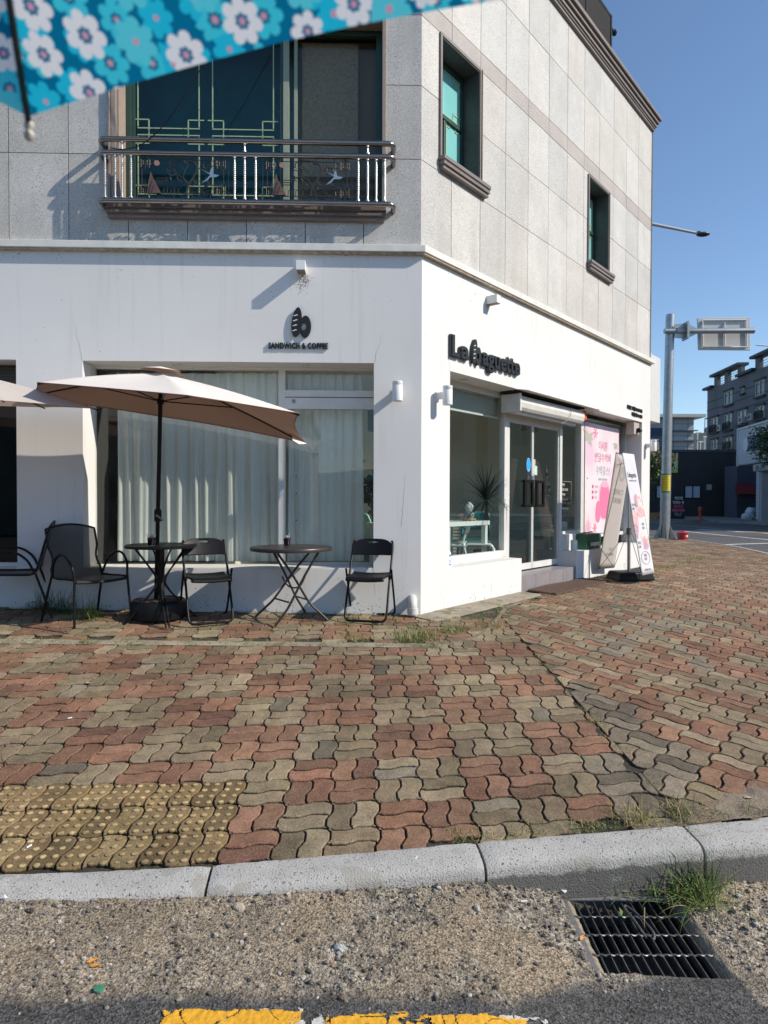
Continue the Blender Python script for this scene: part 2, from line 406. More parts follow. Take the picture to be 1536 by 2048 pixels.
# ------------------------------------------------------------------ ground sheet, road
KERB = [(-9, 2.80), (-6, 2.775), (-3, 2.765), (-1.6, 2.787), (-.73, 2.825), (.34, 2.944), (1.45, 3.062), (1.80, 3.13), (2.6, 3.42), (3.8, 4.35), (5.3, 6.6),
        (7.0, 10.0), (8.3, 13.4), (8.85, 16.2), (9.05, 19.0), (9.05, 20.4), (8.9, 21.6), (8.1, 22.6), (6.2, 23.2), (0, 23.6)]
def resample(pts, step):
    out = [Vector(pts[0])]
    P = [Vector(p) for p in pts]
    # Catmull-Rom
    dense = []
    for i in range(len(P) - 1):
        p0 = P[max(i - 1, 0)]; p1 = P[i]; p2 = P[i + 1]; p3 = P[min(i + 2, len(P) - 1)]
        for k in range(24):
            t = k / 24
            dense.append(.5 * ((2 * p1) + (p2 - p0) * t + (2 * p0 - 5 * p1 + 4 * p2 - p3) * t * t + (3 * p1 - p0 - 3 * p2 + p3) * t ** 3))
    dense.append(P[-1]); out = [dense[0]]; acc = 0
    for a, b in zip(dense, dense[1:]):
        L = (b - a).length
        while acc + L >= step:
            f = (step - acc) / L; a = a + (b - a) * f; out.append(a.copy()); L = (b - a).length; acc = 0
        acc += L
    out.append(dense[-1]); return out
KD = resample([(x, y) for x, y in KERB], .06)
KDa = np.array([(p.x, p.y) for p in KD])
def kerb_y(x):      # back line of the kerb for the near stretch
    return np.interp(x, [p[0] for p in KERB[:10]], [p[1] for p in KERB[:10]])

def roadz(x, y):
    x = np.asarray(x, float); y = np.asarray(y, float)
    z = np.interp(x, [-9, -1.6, .3, .7, 1.3, 1.9, 3.2, 6, 12], [-.42, -.425, -.435, -.485, -.505, -.50, -.46, -.36, -.14])
    near = np.clip((3.4 - y) / 3.0, 0, 1)
    z = z + .02 * (1 - near) * 0 + np.clip((2.2 - y) * .02, -.0, .05) + np.where(y < 2.2, 0, 0)
    far = np.clip((y - 3.6) / 8.0, 0, 1)
    z = z * (1 - far) + (-.17) * far
    return z

# far ground to the horizon
mb = MB(); mb.add([(-900, -400, -.75), (900, -400, -.75), (900, 1500, -.75), (-900, 1500, -.75)], [(0, 1, 2, 3)])
tag(mb.build('ground', mat('far_ground', (.14, .13, .10), .95, var=.2, vs=.2)), kind='structure')

# asphalt, everywhere round the block
M_asph = mat('old_asphalt', (.085, .083, .080), .88, var=.18, vs=.9, bump=.5, bs=170, speck=[(150, .60, (.19, .185, .175)), (260, .62, (.03, .03, .03)), (5, .63, (.12, .115, .105))])
xs = np.concatenate([np.arange(-30, -3, 1.5), np.arange(-3, 4, .25), np.arange(4, 40.1, 1.5)])
ys = np.concatenate([np.arange(-20, 1.2, 1.0), np.arange(1.2, 4, .2), np.arange(4, 40.1, 1.0)])
# one quad sheet with a hole cut out where the fine near strip lies
NX0, NX1, NY0, NY1 = -2.6, 2.8, 1.35, 3.35
mb = MB()
idx = {}
xs = np.unique(np.round(np.concatenate([xs, [NX0, NX1]]), 4)); ys = np.unique(np.round(np.concatenate([ys, [NY0, NY1]]), 4))
for j, y in enumerate(ys):
    for i, x in enumerate(xs):
        idx[i, j] = len(mb.v); mb.v.append((x, y, float(roadz(x, y))))
for j in range(len(ys) - 1):
    for i in range(len(xs) - 1):
        xc = (xs[i] + xs[i + 1]) / 2; yc = (ys[j] + ys[j + 1]) / 2
        if NX0 < xc < NX1 and NY0 < yc < NY1: continue
        mb.f.append([idx[i, j], idx[i + 1, j], idx[i + 1, j + 1], idx[i, j + 1]]); mb.mi.append(0)
o = mb.build('road', M_asph, recalc=False); tag(o, kind='structure')

# near gutter strip: broken asphalt, sand and grit, modelled finely
GX0, GX1, GY0, GY1 = .747, 1.262, 2.345, 2.842      # drain opening
def fbm(x, y, s, o=4): return noise.fractal(Vector((x * s, y * s, 3.3)), .9, 2.1, o)
def sandiness(x, y):
    """1 = sandy grit, 0 = bare asphalt"""
    edge = 2.125 + .05 * fbm(x, 0, 1.7) + .03 * fbm(x, y, 9)
    if x > .45: edge = 2.16 + (min(x, 1.0) - .45) * .35 + .05 * fbm(x, 0, 2.0) + .03 * fbm(x, y, 9)
    return max(0, min(1, (y - edge) / .06))
M_grit = bpy.data.materials.new('gutter_grit'); M_grit.use_nodes = True
t = M_grit.node_tree; N = t.nodes; Lk = t.links; p = N['Principled BSDF']; p.inputs['Roughness'].default_value = .95; p.inputs['Specular IOR Level'].default_value = .2
a = N.new('ShaderNodeAttribute'); a.attribute_name = 'col'; tc = N.new('ShaderNodeTexCoord')
vo = N.new('ShaderNodeTexVoronoi'); vo.inputs['Scale'].default_value = 150; Lk.new(tc.outputs['Object'], vo.inputs['Vector'])
sx = N.new('ShaderNodeSeparateColor'); Lk.new(vo.outputs['Color'], sx.inputs[0])
r = N.new('ShaderNodeMapRange'); r.inputs[3].default_value = .38; r.inputs[4].default_value = 1.6; Lk.new(sx.outputs[0], r.inputs[0])
n = N.new('ShaderNodeTexNoise'); n.inputs['Scale'].default_value = 45; n.inputs['Detail'].default_value = 6; n.inputs['Roughness'].default_value = .75; Lk.new(tc.outputs['Object'], n.inputs['Vector'])
r2 = N.new('ShaderNodeMapRange'); r2.inputs[1].default_value = .3; r2.inputs[2].default_value = .7; r2.inputs[3].default_value = .6; r2.inputs[4].default_value = 1.35; Lk.new(n.outputs['Fac'], r2.inputs[0])
mm = N.new('ShaderNodeMath'); mm.operation = 'MULTIPLY'; Lk.new(r.outputs[0], mm.inputs[0]); Lk.new(r2.outputs[0], mm.inputs[1])
v = N.new('ShaderNodeVectorMath'); v.operation = 'SCALE'; Lk.new(a.outputs['Color'], v.inputs[0]); Lk.new(mm.outputs[0], v.inputs['Scale']); Lk.new(v.outputs[0], p.inputs['Base Color'])
b = N.new('ShaderNodeBump'); b.inputs['Strength'].default_value = .8; b.inputs['Distance'].default_value = .004
ad = N.new('ShaderNodeMath'); ad.operation = 'ADD'; Lk.new(vo.outputs['Distance'], ad.inputs[0]); Lk.new(n.outputs['Fac'], ad.inputs[1]); Lk.new(ad.outputs[0], b.inputs['Height']); Lk.new(b.outputs[0], p.inputs['Normal'])

def gutter_h(x, y):
    sd_ = sandiness(x, y)
    ky = float(kerb_y(x)) - .17
    rub = max(0, min(1, (fbm(x, y, 2.3) + .30) * 1.7)) * sd_          # rubbly patches of crumbled asphalt
    if x < -.3: rub *= .45
    z = float(roadz(x, y)) + .004 + sd_ * (.006 + .006 * fbm(x, y, 5)) + .0022 * fbm(x, y, 60, 3)
    z += rub * .013 * fbm(x, y, 24, 5)
    z += .016 * max(0, 1 - (ky - y) / .09) * sd_ if y < ky else 0
    # sunk towards the drain
    dx = max(GX0 - x, 0, x - GX1); dy = max(GY0 - y, 0, y - GY1); d = math.hypot(dx, dy)
    z -= .010 * max(0, 1 - d / .10)
    return z, sd_, rub
st = .0125
nx = int(round((NX1 - NX0) / st)); ny = int(round((NY1 - NY0) / st))
gxs = np.linspace(NX0, NX1, nx + 1); gys = np.linspace(NY0, NY1, ny + 1)
mb = MB(); colr = []
def snap(x, y):
    for g in (GX0, GX1):
        if abs(x - g) < st / 2 and GY0 - st < y < GY1 + st: x = g
    for g in (GY0, GY1):
        if abs(y - g) < st / 2 and GX0 - st < x < GX1 + st: y = g
    return x, y
for y in gys:
    for x in gxs:
        x_, y_ = snap(float(x), float(y)); z, sdn, rub = gutter_h(x_, y_)
        edge = x_ in (NX0, NX1) or y_ in (NY0, NY1)
        mb.v.append((x_, y_, z if not edge else float(roadz(x_, y_)) + .001))
        f = fbm(x_, y_, 3.1); f2 = fbm(x_, y_, 14)
        sand = np.array([.265, .212, .150]) * (1 + .16 * f + .12 * f2)
        gr = np.array([.25, .22, .175]) * (1 + .45 * f2 + .5 * fbm(x_, y_, 32, 3))
        c = sand * (1 - rub) + gr * rub
        asp = np.array([.085, .083, .080]) * (1 + .3 * f2)
        c = asp * (1 - sdn) + c * sdn
        if x_ > 1.26 and y_ > 2.2: c = c * .5 + np.array([.34, .28, .21]) * .5 * (1 + .15 * f2)
        colr.append((*np.clip(c, .02, .8), 1))
for j in range(ny):
    for i in range(nx):
        xc = (gxs[i] + gxs[i + 1]) / 2; yc = (gys[j] + gys[j + 1]) / 2
        if GX0 < xc < GX1 and GY0 < yc < GY1: continue
        q = j * (nx + 1) + i; mb.f.append([q, q + 1, q + nx + 2, q + nx + 1]); mb.mi.append(0)
o = mb.build('gutter', M_grit, smooth=False, recalc=False); tag(o, kind='structure')
ca = o.data.color_attributes.new('col', 'FLOAT_COLOR', 'POINT'); ca.data.foreach_set('color', np.array(colr, dtype=np.float32).ravel())
o.data.polygons.foreach_set('use_smooth', [True] * len(o.data.polygons))

# loose stones and grit: one object of many small faceted stones
def stones(name, n, region, size, cols, mat_, seed, dens=None):
    rg = random.Random(seed)
    ico = [Vector(v) for v in ((0, 0, 1), (.894, 0, .447), (.276, .851, .447), (-.724, .526, .447), (-.724, -.526, .447), (.276, -.851, .447),
                               (.724, .526, -.447), (-.276, .851, -.447), (-.894, 0, -.447), (-.276, -.851, -.447), (.724, -.526, -.447), (0, 0, -1))]
    fc = [(0, 1, 2), (0, 2, 3), (0, 3, 4), (0, 4, 5), (0, 5, 1), (1, 6, 2), (2, 7, 3), (3, 8, 4), (4, 9, 5), (5, 10, 1), (2, 6, 7), (3, 7, 8), (4, 8, 9), (5, 9, 10), (1, 10, 6), (11, 7, 6), (11, 8, 7), (11, 9, 8), (11, 10, 9), (11, 6, 10)]
    mb = MB(); cc = []; k = 0
    while k < n:
        x, y = region(rg)
        if GX0 - .01 < x < GX1 + .01 and GY0 - .01 < y < GY1 + .01: continue
        if y > kerb_y(x) - .175: continue
        if dens and rg.random() > dens(x, y): continue
        k += 1
        s = size[0] * (size[1] / size[0]) ** (rg.random() ** 2.6)
        z = gutter_h(x, y)[0] + s * .25
        sc = Vector((s * rg.uniform(.7, 1.3), s * rg.uniform(.7, 1.2), s * rg.uniform(.45, .8)))
        rot = Matrix.Rotation(rg.uniform(0, 6.28), 3, 'Z') @ Matrix.Rotation(rg.uniform(-.4, .4), 3, 'X')
        c = rg.choice(cols); q = rg.uniform(.7, 1.25)
        mb.add([Vector((x, y, z)) + rot @ Vector((p.x * sc.x * rg.uniform(.75, 1.2), p.y * sc.y * rg.uniform(.75, 1.2), p.z * sc.z)) for p in ico], fc)
        cc += [(c[0] * q, c[1] * q, c[2] * q, 1)] * 12
    o = mb.build(name, mat_, recalc=False)
    ca = o.data.color_attributes.new('col', 'FLOAT_COLOR', 'POINT'); ca.data.foreach_set('color', np.array(cc, dtype=np.float32).ravel())
    return tag(o, kind='stuff')
M_stone = attr_mat('loose_stone', bump=.2, light=0.0)
SC = [(.24, .21, .17), (.34, .31, .26), (.17, .16, .15), (.12, .11, .10), (.22, .20, .17), (.42, .39, .34), (.26, .19, .14), (.07, .065, .06), (.30, .26, .20), (.36, .33, .28)]
def dens(x, y):
    _, s_, r_ = gutter_h(x, y); return .12 * s_ + .88 * r_ + (.5 if kerb_y(x) - .17 - y < .07 else 0) + .03
stones('gravel', 6500, lambda g: (g.uniform(-2.4, 2.2), g.uniform(2.0, 2.95)), (.0022, .0120), SC, M_stone, 3, dens)
o = bpy.data.objects['gravel']; tag(o, 'loose grit and small broken stones in the gutter between kerb and asphalt', 'gravel')

# single bigger stones
def rock(x, y, s, c, label, seed, zz=None):
    rg = random.Random(seed); bm = bmesh.new(); bmesh.ops.create_icosphere(bm, subdivisions=2, radius=1)
    for v in bm.verts:
        d = noise.noise(v.co * 1.3 + Vector((seed, 0, 0))); v.co *= (1 + .45 * d)
        v.co = Vector((v.co.x * s * 1.25, v.co.y * s * .85, v.co.z * s * .62))
    me = bpy.data.meshes.new('stone'); bm.to_mesh(me); bm.free(); me.materials.append(mat('stone_%d' % seed, c, .9, var=.2, vs=60, bump=.5, bs=150))
    o = bpy.data.objects.new('stone', me); COL.objects.link(o)
    z = zz if zz is not None else gutter_h(x, y)[0]
    o.location = (x, y, z + s * .35); o.rotation_euler.z = rg.uniform(0, 6)
    return tag(o, label, 'stone')
rock(-.152, 2.36, .020, (.42, .43, .42), 'pale grey angular stone lying alone in the grit near the yellow line', 11)
rock(-.56, 2.605, .022, (.44, .37, .28), 'tan flat stone at the foot of the kerb left of the middle', 12)
rock(.37, 2.62, .016, (.40, .37, .32), 'light stone near the kerb joint above the grit', 13)

# ------------------------------------------------------------------ kerb: stones cast in lengths, dropped at the left
M_kerb = mat('concrete_kerb', (.42, .41, .385), .9, var=.16, vs=4, bump=.55, bs=130, speck=[(95, .625, (.11, .10, .09)), (190, .63, (.13, .12, .105)), (7, .60, (.34, .325, .29))])
def kerb_dirty():
    m = M_kerb; t = m.node_tree; N = t.nodes; Lk = t.links; p = N['Principled BSDF']
    src = p.inputs['Base Color'].links[0].from_socket
    a = N.new('ShaderNodeAttribute'); a.attribute_name = 'grime'
    tc = N.new('ShaderNodeTexCoord'); n = N.new('ShaderNodeTexNoise'); n.inputs['Scale'].default_value = 11; n.inputs['Detail'].default_value = 8; n.inputs['Roughness'].default_value = .75
    Lk.new(tc.outputs['Object'], n.inputs['Vector'])
    ad = N.new('ShaderNodeMath'); ad.operation = 'ADD'; Lk.new(a.outputs['Fac'], ad.inputs[0]); Lk.new(n.outputs['Fac'], ad.inputs[1])
    r = N.new('ShaderNodeMapRange'); r.inputs[1].default_value = .95; r.inputs[2].default_value = 1.12; r.inputs[4].default_value = .85; Lk.new(ad.outputs[0], r.inputs[0])
    mx = N.new('ShaderNodeMix'); mx.data_type = 'RGBA'; mx.inputs[7].default_value = (.105, .098, .088, 1)
    Lk.new(r.outputs[0], mx.inputs['Factor']); Lk.new(src, mx.inputs[6]); Lk.new(mx.outputs[2], p.inputs['Base Color'])
kerb_dirty()
def nrm_at(i):
    a = KD[max(i - 1, 0)]; b = KD[min(i + 1, len(KD) - 1)]; d = (b - a).normalized(); return Vector((d.y, -d.x))   # to the road
arc = [0.0]
for a, b in zip(KD, KD[1:]): arc.append(arc[-1] + (b - a).length)
# cut positions at the joints seen in the photograph
def arc_at(x):
    i = int(np.argmin([abs(p.x - x) + (0 if p.y < 4 else 99) for p in KD])); return arc[i]
cuts = sorted([arc_at(-2.9), arc_at(-1.75), arc_at(-.74), arc_at(.385), arc_at(1.36)] + [arc_at(1.36) + 1.0 * k for k in range(1, 26)] + [arc_at(-2.9) - 1.0 * k for k in range(1, 6)])
cuts = [0.0] + [c for c in cuts if .2 < c < arc[-1] - .2] + [arc[-1]]
kd = np.array(arc)
def kpos(s):
    x = float(np.interp(s, arc, KDa[:, 0])); y = float(np.interp(s, arc, KDa[:, 1]))
    x1 = float(np.interp(s + .05, arc, KDa[:, 0])); y1 = float(np.interp(s + .05, arc, KDa[:, 1])); x0 = float(np.interp(s - .05, arc, KDa[:, 0])); y0 = float(np.interp(s - .05, arc, KDa[:, 1]))
    d = Vector((x1 - x0, y1 - y0)).normalized(); return x, y, Vector((d.y, -d.x))
for ci, (c0, c1) in enumerate(zip(cuts, cuts[1:])):
    mb = MB(); gr = []; m_ = max(2, int((c1 - c0) / .035)); W = .172
    prof = [(0.0, -.12), (0.0, -.006), (.006, .004), (.02, .006), (.06, .006), (.10, .005), (.135, .003), (.155, -.003), (.166, -.012), (.172, -.026), (.174, -.07), (.175, -.13), (.176, -.30)]
    g0 = .006
    for i in range(m_ + 1):
        s = c0 + g0 + (c1 - c0 - 2 * g0) * i / m_; x, y, nn = kpos(s)
        end = min(i, m_ - i)
        for (o_, z_) in prof:
            X = x + nn.x * o_; Y = y + nn.y * o_
            zb = G(x, y) + .004
            e = 0
            if z_ > -.2:
                e = .0035 * noise.fractal(Vector((X * 22, Y * 22, z_ * 22)), .8, 2, 3)
                if end == 0: e -= .006; 
                if o_ > .14 and z_ > -.03: e -= .007 * max(0, noise.noise(Vector((s * 6, 1.7, 0))) + .1)
            mb.v.append((X, Y, zb + z_ - (.010 * (o_ / .17)) + e))
            # dirt climbs the road side of the stone
            xx = x
            q = (.05 if o_ > .15 else 0) + max(0, min(1, (-z_ - .012) / .05)) * (.64 if xx > .1 else .22) + (.14 * max(0, noise.noise(Vector((s * 2.2, 7, 0)))) if o_ > .12 else 0)
            gr.append(q)
    k_ = len(prof)
    for i in range(m_):
        for j in range(k_ - 1):
            q = i * k_ + j; mb.f.append([q, q + k_, q + k_ + 1, q + 1]); mb.mi.append(0)
    mb.f.append(list(range(k_))); mb.mi.append(0); mb.f.append([m_ * k_ + j for j in range(k_)][::-1]); mb.mi.append(0)
    o = mb.build('kerb', M_kerb, smooth=True, sharp=50); tag(o, kind='structure')
    at_ = o.data.attributes.new('grime', 'FLOAT', 'POINT'); at_.data.foreach_set('value', gr)

# ------------------------------------------------------------------ pavement bed and pavers
inner = []
Mx, My = RW(7.0, -.25, 0).x, RW(7.0, -.25, 0).y
ip = [(-9, 7.1), tuple(LW(-.1, -.15, 0))[:2], tuple(RW(1.0, -.2, 0))[:2], (Mx, My), (4.2, 13.2), (2.5, 16.5), (0, 20)]
ia = [0.0]
for p_, q_ in zip(ip, ip[1:]): ia.append(ia[-1] + math.dist(p_, q_))
fr_k = [0, arc_at(.6), arc_at(2.1), arc[-1] * 1.0]
ka = [0, arc_at(.9), arc_at(2.9), float(np.interp(13.4, KDa[:, 1], arc)), float(np.interp(17, KDa[:, 1], arc)), float(np.interp(21, KDa[:, 1], arc)), arc[-1]]
mb = MB(); NI = 170; NJ = 34
for i in range(NI + 1):
    s = arc[-1] * i / NI; x0, y0, _ = kpos(s); k = float(np.interp(s, ka, ia))
    x1 = float(np.interp(k, ia, [p_[0] for p_ in ip])); y1 = float(np.interp(k, ia, [p_[1] for p_ in ip]))
    for j in range(NJ + 1):
        f = j / NJ; x = x0 + (x1 - x0) * f; y = y0 + (y1 - y0) * f
        mb.v.append((x, y, G(x, y) - .0135 + .004 * noise.noise(Vector((x * 7, y * 7, 0)))))
for i in range(NI):
    for j in range(NJ):
        q = i * (NJ + 1) + j; mb.f.append([q, q + NJ + 1, q + NJ + 2, q + 1]); mb.mi.append(0)
M_bed = mat('joint_sand', (.045, .037, .026), .95, var=.45, vs=2.5, bump=.8, bs=120, speck=[(70, .62, (.10, .08, .055)), (6, .62, (.06, .07, .02))])
o = mb.build('sidewalk_bed', M_bed, recalc=False, smooth=True, sharp=80); tag(o, kind='structure')

def inpoly(x, y, P):
    c = False; n = len(P); j = n - 1
    for i in range(n):
        xi, yi = P[i]; xj, yj = P[j]
        if (yi > y) != (yj > y) and x < (xj - xi) * (y - yi) / (yj - yi) + xi: c = not c
        j = i
    return c
side = [(p.x, p.y) for p in KD[::3]] + [tuple(LW(-9, 0, 0))[:2]]
side_poly = [(p.x, p.y) for p in KD[::3]] + [(0, 20), (2.5, 16.5), (4.6, 13.2), tuple(RW(7.12, .02, 0))[:2], tuple(RW(0, 0.02, 0))[:2], tuple(LW(0, .02, 0))[:2], tuple(LW(-9, .02, 0))[:2]]

def wv(u):
    u = u % 1.0; s = 1 if u < .5 else -1; u = (u % .5) / .5
    f = min(1, u / .22, (1 - u) / .26)
    return s * f
A_ = .056
def outline(kind, ns=14):
    """closed outline of one wavy paver in its unit square"""
    P = []
    BP = [0, .055, .11, .25, .37, .435, .5, .565, .61, .75, .87, .935, 1.0]
    def st(a, b): q = [t for t in BP if min(a, b) <= t <= max(a, b)]; return (q if b > a else q[::-1])[:-1]
    def hb(y0, u0, u1, n): return [(u, y0 + A_ * wv(u)) for u in st(u0, u1)]
    def vb(x0, v0, v1, n): return [(x0 + A_ * wv(v), v) for v in st(v0, v1)]
    h = 8
    if kind == 0: P = hb(0, 0, 1, ns) + vb(1, 0, .5, h) + hb(.5, 1, 0, ns) + vb(0, .5, 0, h)
    if kind == 1: P = hb(.5, 0, 1, ns) + vb(1, .5, 1, h) + hb(1, 1, 0, ns) + vb(0, 1, .5, h)
    if kind == 2: P = vb(0, 1, 0, ns) + hb(0, 0, .5, h) + vb(.5, 0, 1, ns) + hb(1, .5, 0, h)
    if kind == 3: P = vb(.5, 1, 0, ns) + hb(0, .5, 1, h) + vb(1, 0, 1, ns) + hb(1, 1, .5, h)
    return np.array(P)
def shrink(P, d):
    n = len(P); out = []
    for i in range(n):
        a = P[i - 1]; b = P[(i + 1) % n]; t = b - a; t = t / (np.linalg.norm(t) + 1e-9); nr = np.array([-t[1], t[0]])
        out.append(P[i] + nr * d * (1 + .45 * abs(nr[1])))
    return np.array(out)
def area(P): return .5 * sum(P[i][0] * P[(i + 1) % len(P)][1] - P[(i + 1) % len(P)][0] * P[i][1] for i in range(len(P)))
OUT = []
for k in range(4):
    P = outline(k)
    if area(P) < 0: P = P[::-1]
    OUT.append(P)
RED = [(.222, .124, .082), (.202, .110, .072), (.240, .142, .096), (.172, .102, .070), (.214, .128, .086)]
GRN = [(.222, .180, .120), (.243, .199, .134), (.200, .163, .108), (.258, .212, .147), (.180, .146, .096)]
GRY = [(.180, .155, .118), (.205, .178, .138), (.155, .134, .104), (.125, .108, .084)]
def pave(name, frame, us, un, i0, i1, j0, j1, keep, colour, seed, mat_, clip=0, allv=False, gap=.0039):
    rg = np.random.RandomState(seed); V = []; F = []; CC = []; base = 0
    rings = [(gap + .004, 0.0), (gap + .0012, -.0022), (gap, -.006), (gap, -.020)]
    T = []
    for k in range(4):
        Pm = OUT[k] * np.array([us, un]); T.append([shrink(Pm, r[0]) for r in rings])
    for i in range(i0, i1):
        for j in range(j0, j1):
            vert = allv or (i + j) % 2 == 1
            for k in ((2, 3) if vert else (0, 1)):
                cen = T[k][0].mean(axis=0) + np.array([i * us, j * un])
                ok, X0, Y0 = keep(cen[0], cen[1])
                if not ok: continue
                c = np.array(colour(i, j, cen, rg)) * np.array([1.03, .975, .90]) * rg.uniform(.84, 1.24) * (1 + rg.uniform(-.025, .025, 3))
                n = len(T[k][0]); dz = rg.uniform(-.0022, .0022); tx, ty = rg.uniform(-.012, .012, 2)
                jit = rg.uniform(-.0012, .0012, 2); wob = rg.uniform(-.0007, .0007, (n, 2)) - (rg.rand(n, 1) < .04) * rg.uniform(-.004, .004, (n, 2))
                for (ins, z_), R in zip(rings, T[k]):
                    Q = R + np.array([i * us, j * un]) + jit + wob
                    X, Y = frame(Q[:, 0], Q[:, 1])
                    if clip:      # blocks cut to the straight seam between the two paving fields
                        s_ = (X - CX) * ULx + (Y - CY) * ULy; n_ = (X - CX) * NLx + (Y - CY) * NLy; lim = .858 + .012 * n_ + (-.003 if clip < 0 else .003)
                        e_ = (np.minimum(0, lim - s_) if clip < 0 else np.maximum(0, lim - s_)); X = X + ULx * e_; Y = Y + ULy * e_
                    Zz = Gv(X, Y) + z_ + dz + (Q[:, 0] - cen[0]) * tx + (Q[:, 1] - cen[1]) * ty
                    V.append(np.stack([X, Y, Zz], 1))
                F.append(list(range(base, base + n)))
                for r_ in range(3):
                    a0 = base + r_ * n; b0 = a0 + n
                    for q in range(n):
                        q2 = (q + 1) % n; F.append((a0 + q2, a0 + q, b0 + q, b0 + q2))
                CC += [(*c, 1)] * n + [(*(c * .9), 1)] * n + [(*(c * .42), 1)] * n + [(*(c * .22), 1)] * n  # lower rings darker: the shadow of the gap put into the colour
                base += 4 * n
    V = np.concatenate(V); me = bpy.data.meshes.new(name); me.from_pydata(V.tolist(), [], F); me.materials.append(mat_)
    ca = me.color_attributes.new('col', 'FLOAT_COLOR', 'POINT'); ca.data.foreach_set('color', np.array(CC, dtype=np.float32).ravel())
    # make every top face look up
    nz = me.polygons[0].normal.z
    if nz < 0: me.flip_normals()
    o = bpy.data.objects.new(name, me); COL.objects.link(o); return tag(o, kind='structure')
M_pav = attr_mat('paver_concrete', bump=.45, light=.50)
U_S, U_N = .2285, .2255
def frL(q, n): return CX + ULx * q + NLx * n, CY + ULy * q + NLy * n
def frR(q, n): return CX + URx * q + NRx * n, CY + URy * q + NRy * n
S0 = -.513 - 40 * U_S * 1; N0 = 1.345 - 6 * U_N
def seam(x_s, n): return .858 + .012 * n
def keepL(zone):
    def f(u, v):
        s, n = S0 + u, N0 + v
        x, y = frL(s, n)
        if s > seam(s, n) + .035: return False, 0, 0
        # diagonal edge of the private strip by the wall
        strip = .968 < n < 1.10
        if strip and s < .14: return False, 0, 0
        if 1.10 < n and n - U_N * .25 < 1.10 and s < .12 and False: return False, 0, 0
        if not inpoly(x, y, side_poly): return False, 0, 0
        if n < .06: return False, 0, 0
        if zone == 'tact': return (s < -1.199 and n > 3.36), 0, 0
        if s < -1.199 and n > 3.36: return False, 0, 0
        return True, 0, 0
    return f
def colL(i, j, cen, rg):
    s = S0 + cen[0]; n = N0 + cen[1]
    red = ((i // 2) + (j // 2)) % 2 == 0
    if n < 1.0:
        c = RED[rg.randint(5)] if ((i // 2) + (j // 2)) % 2 == 0 else GRN[rg.randint(5)]
        return np.array(c) * .92 + np.array([.02, .02, .015])
    if s > .62 and n > 3.25: return GRY[rg.randint(4)]
    r_ = rg.rand()
    if not red and r_ < .04: return GRY[rg.randint(4)]
    if red and r_ < .07: return (.150, .084, .060)
    return RED[rg.randint(5)] if red else GRN[rg.randint(5)]
fL = lambda u, v: frL(S0 + u, N0 + v)
# colour phase: the block between s=-.513 and -.056, n=1.79..2.23 is red -> i=40,41 ; j=8,9
pave('sidewalk', fL, U_S, U_N, 0, 48, -1, 26, keepL('pav'), colL, 5, M_pav, clip=-1)
T0, M0 = -6.0, 2.68 - 16 * .228
def keepR(u, v):
    tt, n = T0 + u, M0 + v
    x, y = frR(tt, n); dx, dy = x - CX, y - CY
    s_ = dx * ULx + dy * ULy; nL = dx * NLx + dy * NLy
    if s_ < seam(s_, nL) - .035: return False, 0, 0
    if n < (.34 if tt < 2.2 else .12) and tt < 7.1: return False, 0, 0
    return inpoly(x, y, side_poly), 0, 0
def warm(c): return np.array(c) * np.array([1.08, 1.08, 1.08])
def colR(i, j, cen, rg):
    x, y = frR(T0 + cen[0], M0 + cen[1]); tt = T0 + cen[0]; n = M0 + cen[1]
    red = ((i // 2) + (j // 2)) % 2 == 0
    g = noise.noise(Vector((x * .9, y * .9, 5)))
    if (x - 1.35) ** 2 / .12 + (y - 4.0) ** 2 / .9 < 1 and rg.rand() < .75: return GRY[rg.randint(4)]
    if tt < 1.6 and n < 2.0 and g > -.15 and rg.rand() < .6: return np.array(GRY[rg.randint(3)]) * 1.1
    p_ = .24 if n < 3 else .15
    if rg.rand() < p_: red = not red
    if g > .35 and rg.rand() < .4: return GRY[rg.randint(3)]
    c = np.array(RED[rg.randint(5)] if red else GRN[rg.randint(5)])
    if y > 7.5: c = c * .85 + np.array([.05, .035, .025])
    return c
fR = lambda u, v: frR(T0 + u, M0 + v)
pave('sidewalk', fR, .228, .228, 0, 130, -40, 24, keepR, colR, 9, M_pav, clip=1)
# yellow tactile pavers with domes
M_tac = attr_mat('tactile_concrete', bump=.4, light=.12)
ot = pave('tactile_paving', fL, U_S, U_N, 0, 48, 14, 26, keepL('tact'), lambda i, j, c, rg: [(.215, .155, .080), (.185, .132, .068), (.24, .178, .096), (.16, .115, .062)][rg.randint(4)], 15, M_tac, allv=True)
mb = MB(); cc = []; rg = random.Random(4)
for j in range(15, 20):
    n_base = N0 + j * U_N
    for col_ in range(-48, 0):
        s_base = -1.199 + col_ * U_S / 2
        if s_base < -5.5: continue
        for a in range(2):
            for b2 in range(4):
                s = s_base + U_S / 2 * (.27 + .46 * a) + A_ * U_S * wv(b2 / 4 + .125) * .25; n = n_base + U_N * (.125 + .25 * b2) + .002
                if n < 3.375: continue
                x, y = frL(s, n)
                if y < kerb_y(x) + .02: continue
                z = G(x, y); r0 = .0165 * rg.uniform(.9, 1.08); hh = .0048 * rg.uniform(.6, 1.1)
                if rg.random() < .05: hh = .001; r0 *= .8
                q = rg.uniform(.8, 1.2); c = (.40 * q, .31 * q, .16 * q, 1); c1 = (.20 * q, .145 * q, .068 * q, 1)
                mb.lathe([(r0, -.004), (r0 * .96, .0015), (r0 * .75, hh * .75), (r0 * .42, hh), (.0015, hh * 1.04)], (x, y, z + .0005), n=12)
                cc += [c1] * 12 + [c1] * 12 + [c] * 36
o = mb.build('tactile_paving', M_tac, smooth=True, recalc=False, sharp=80); tag(o, kind='structure')
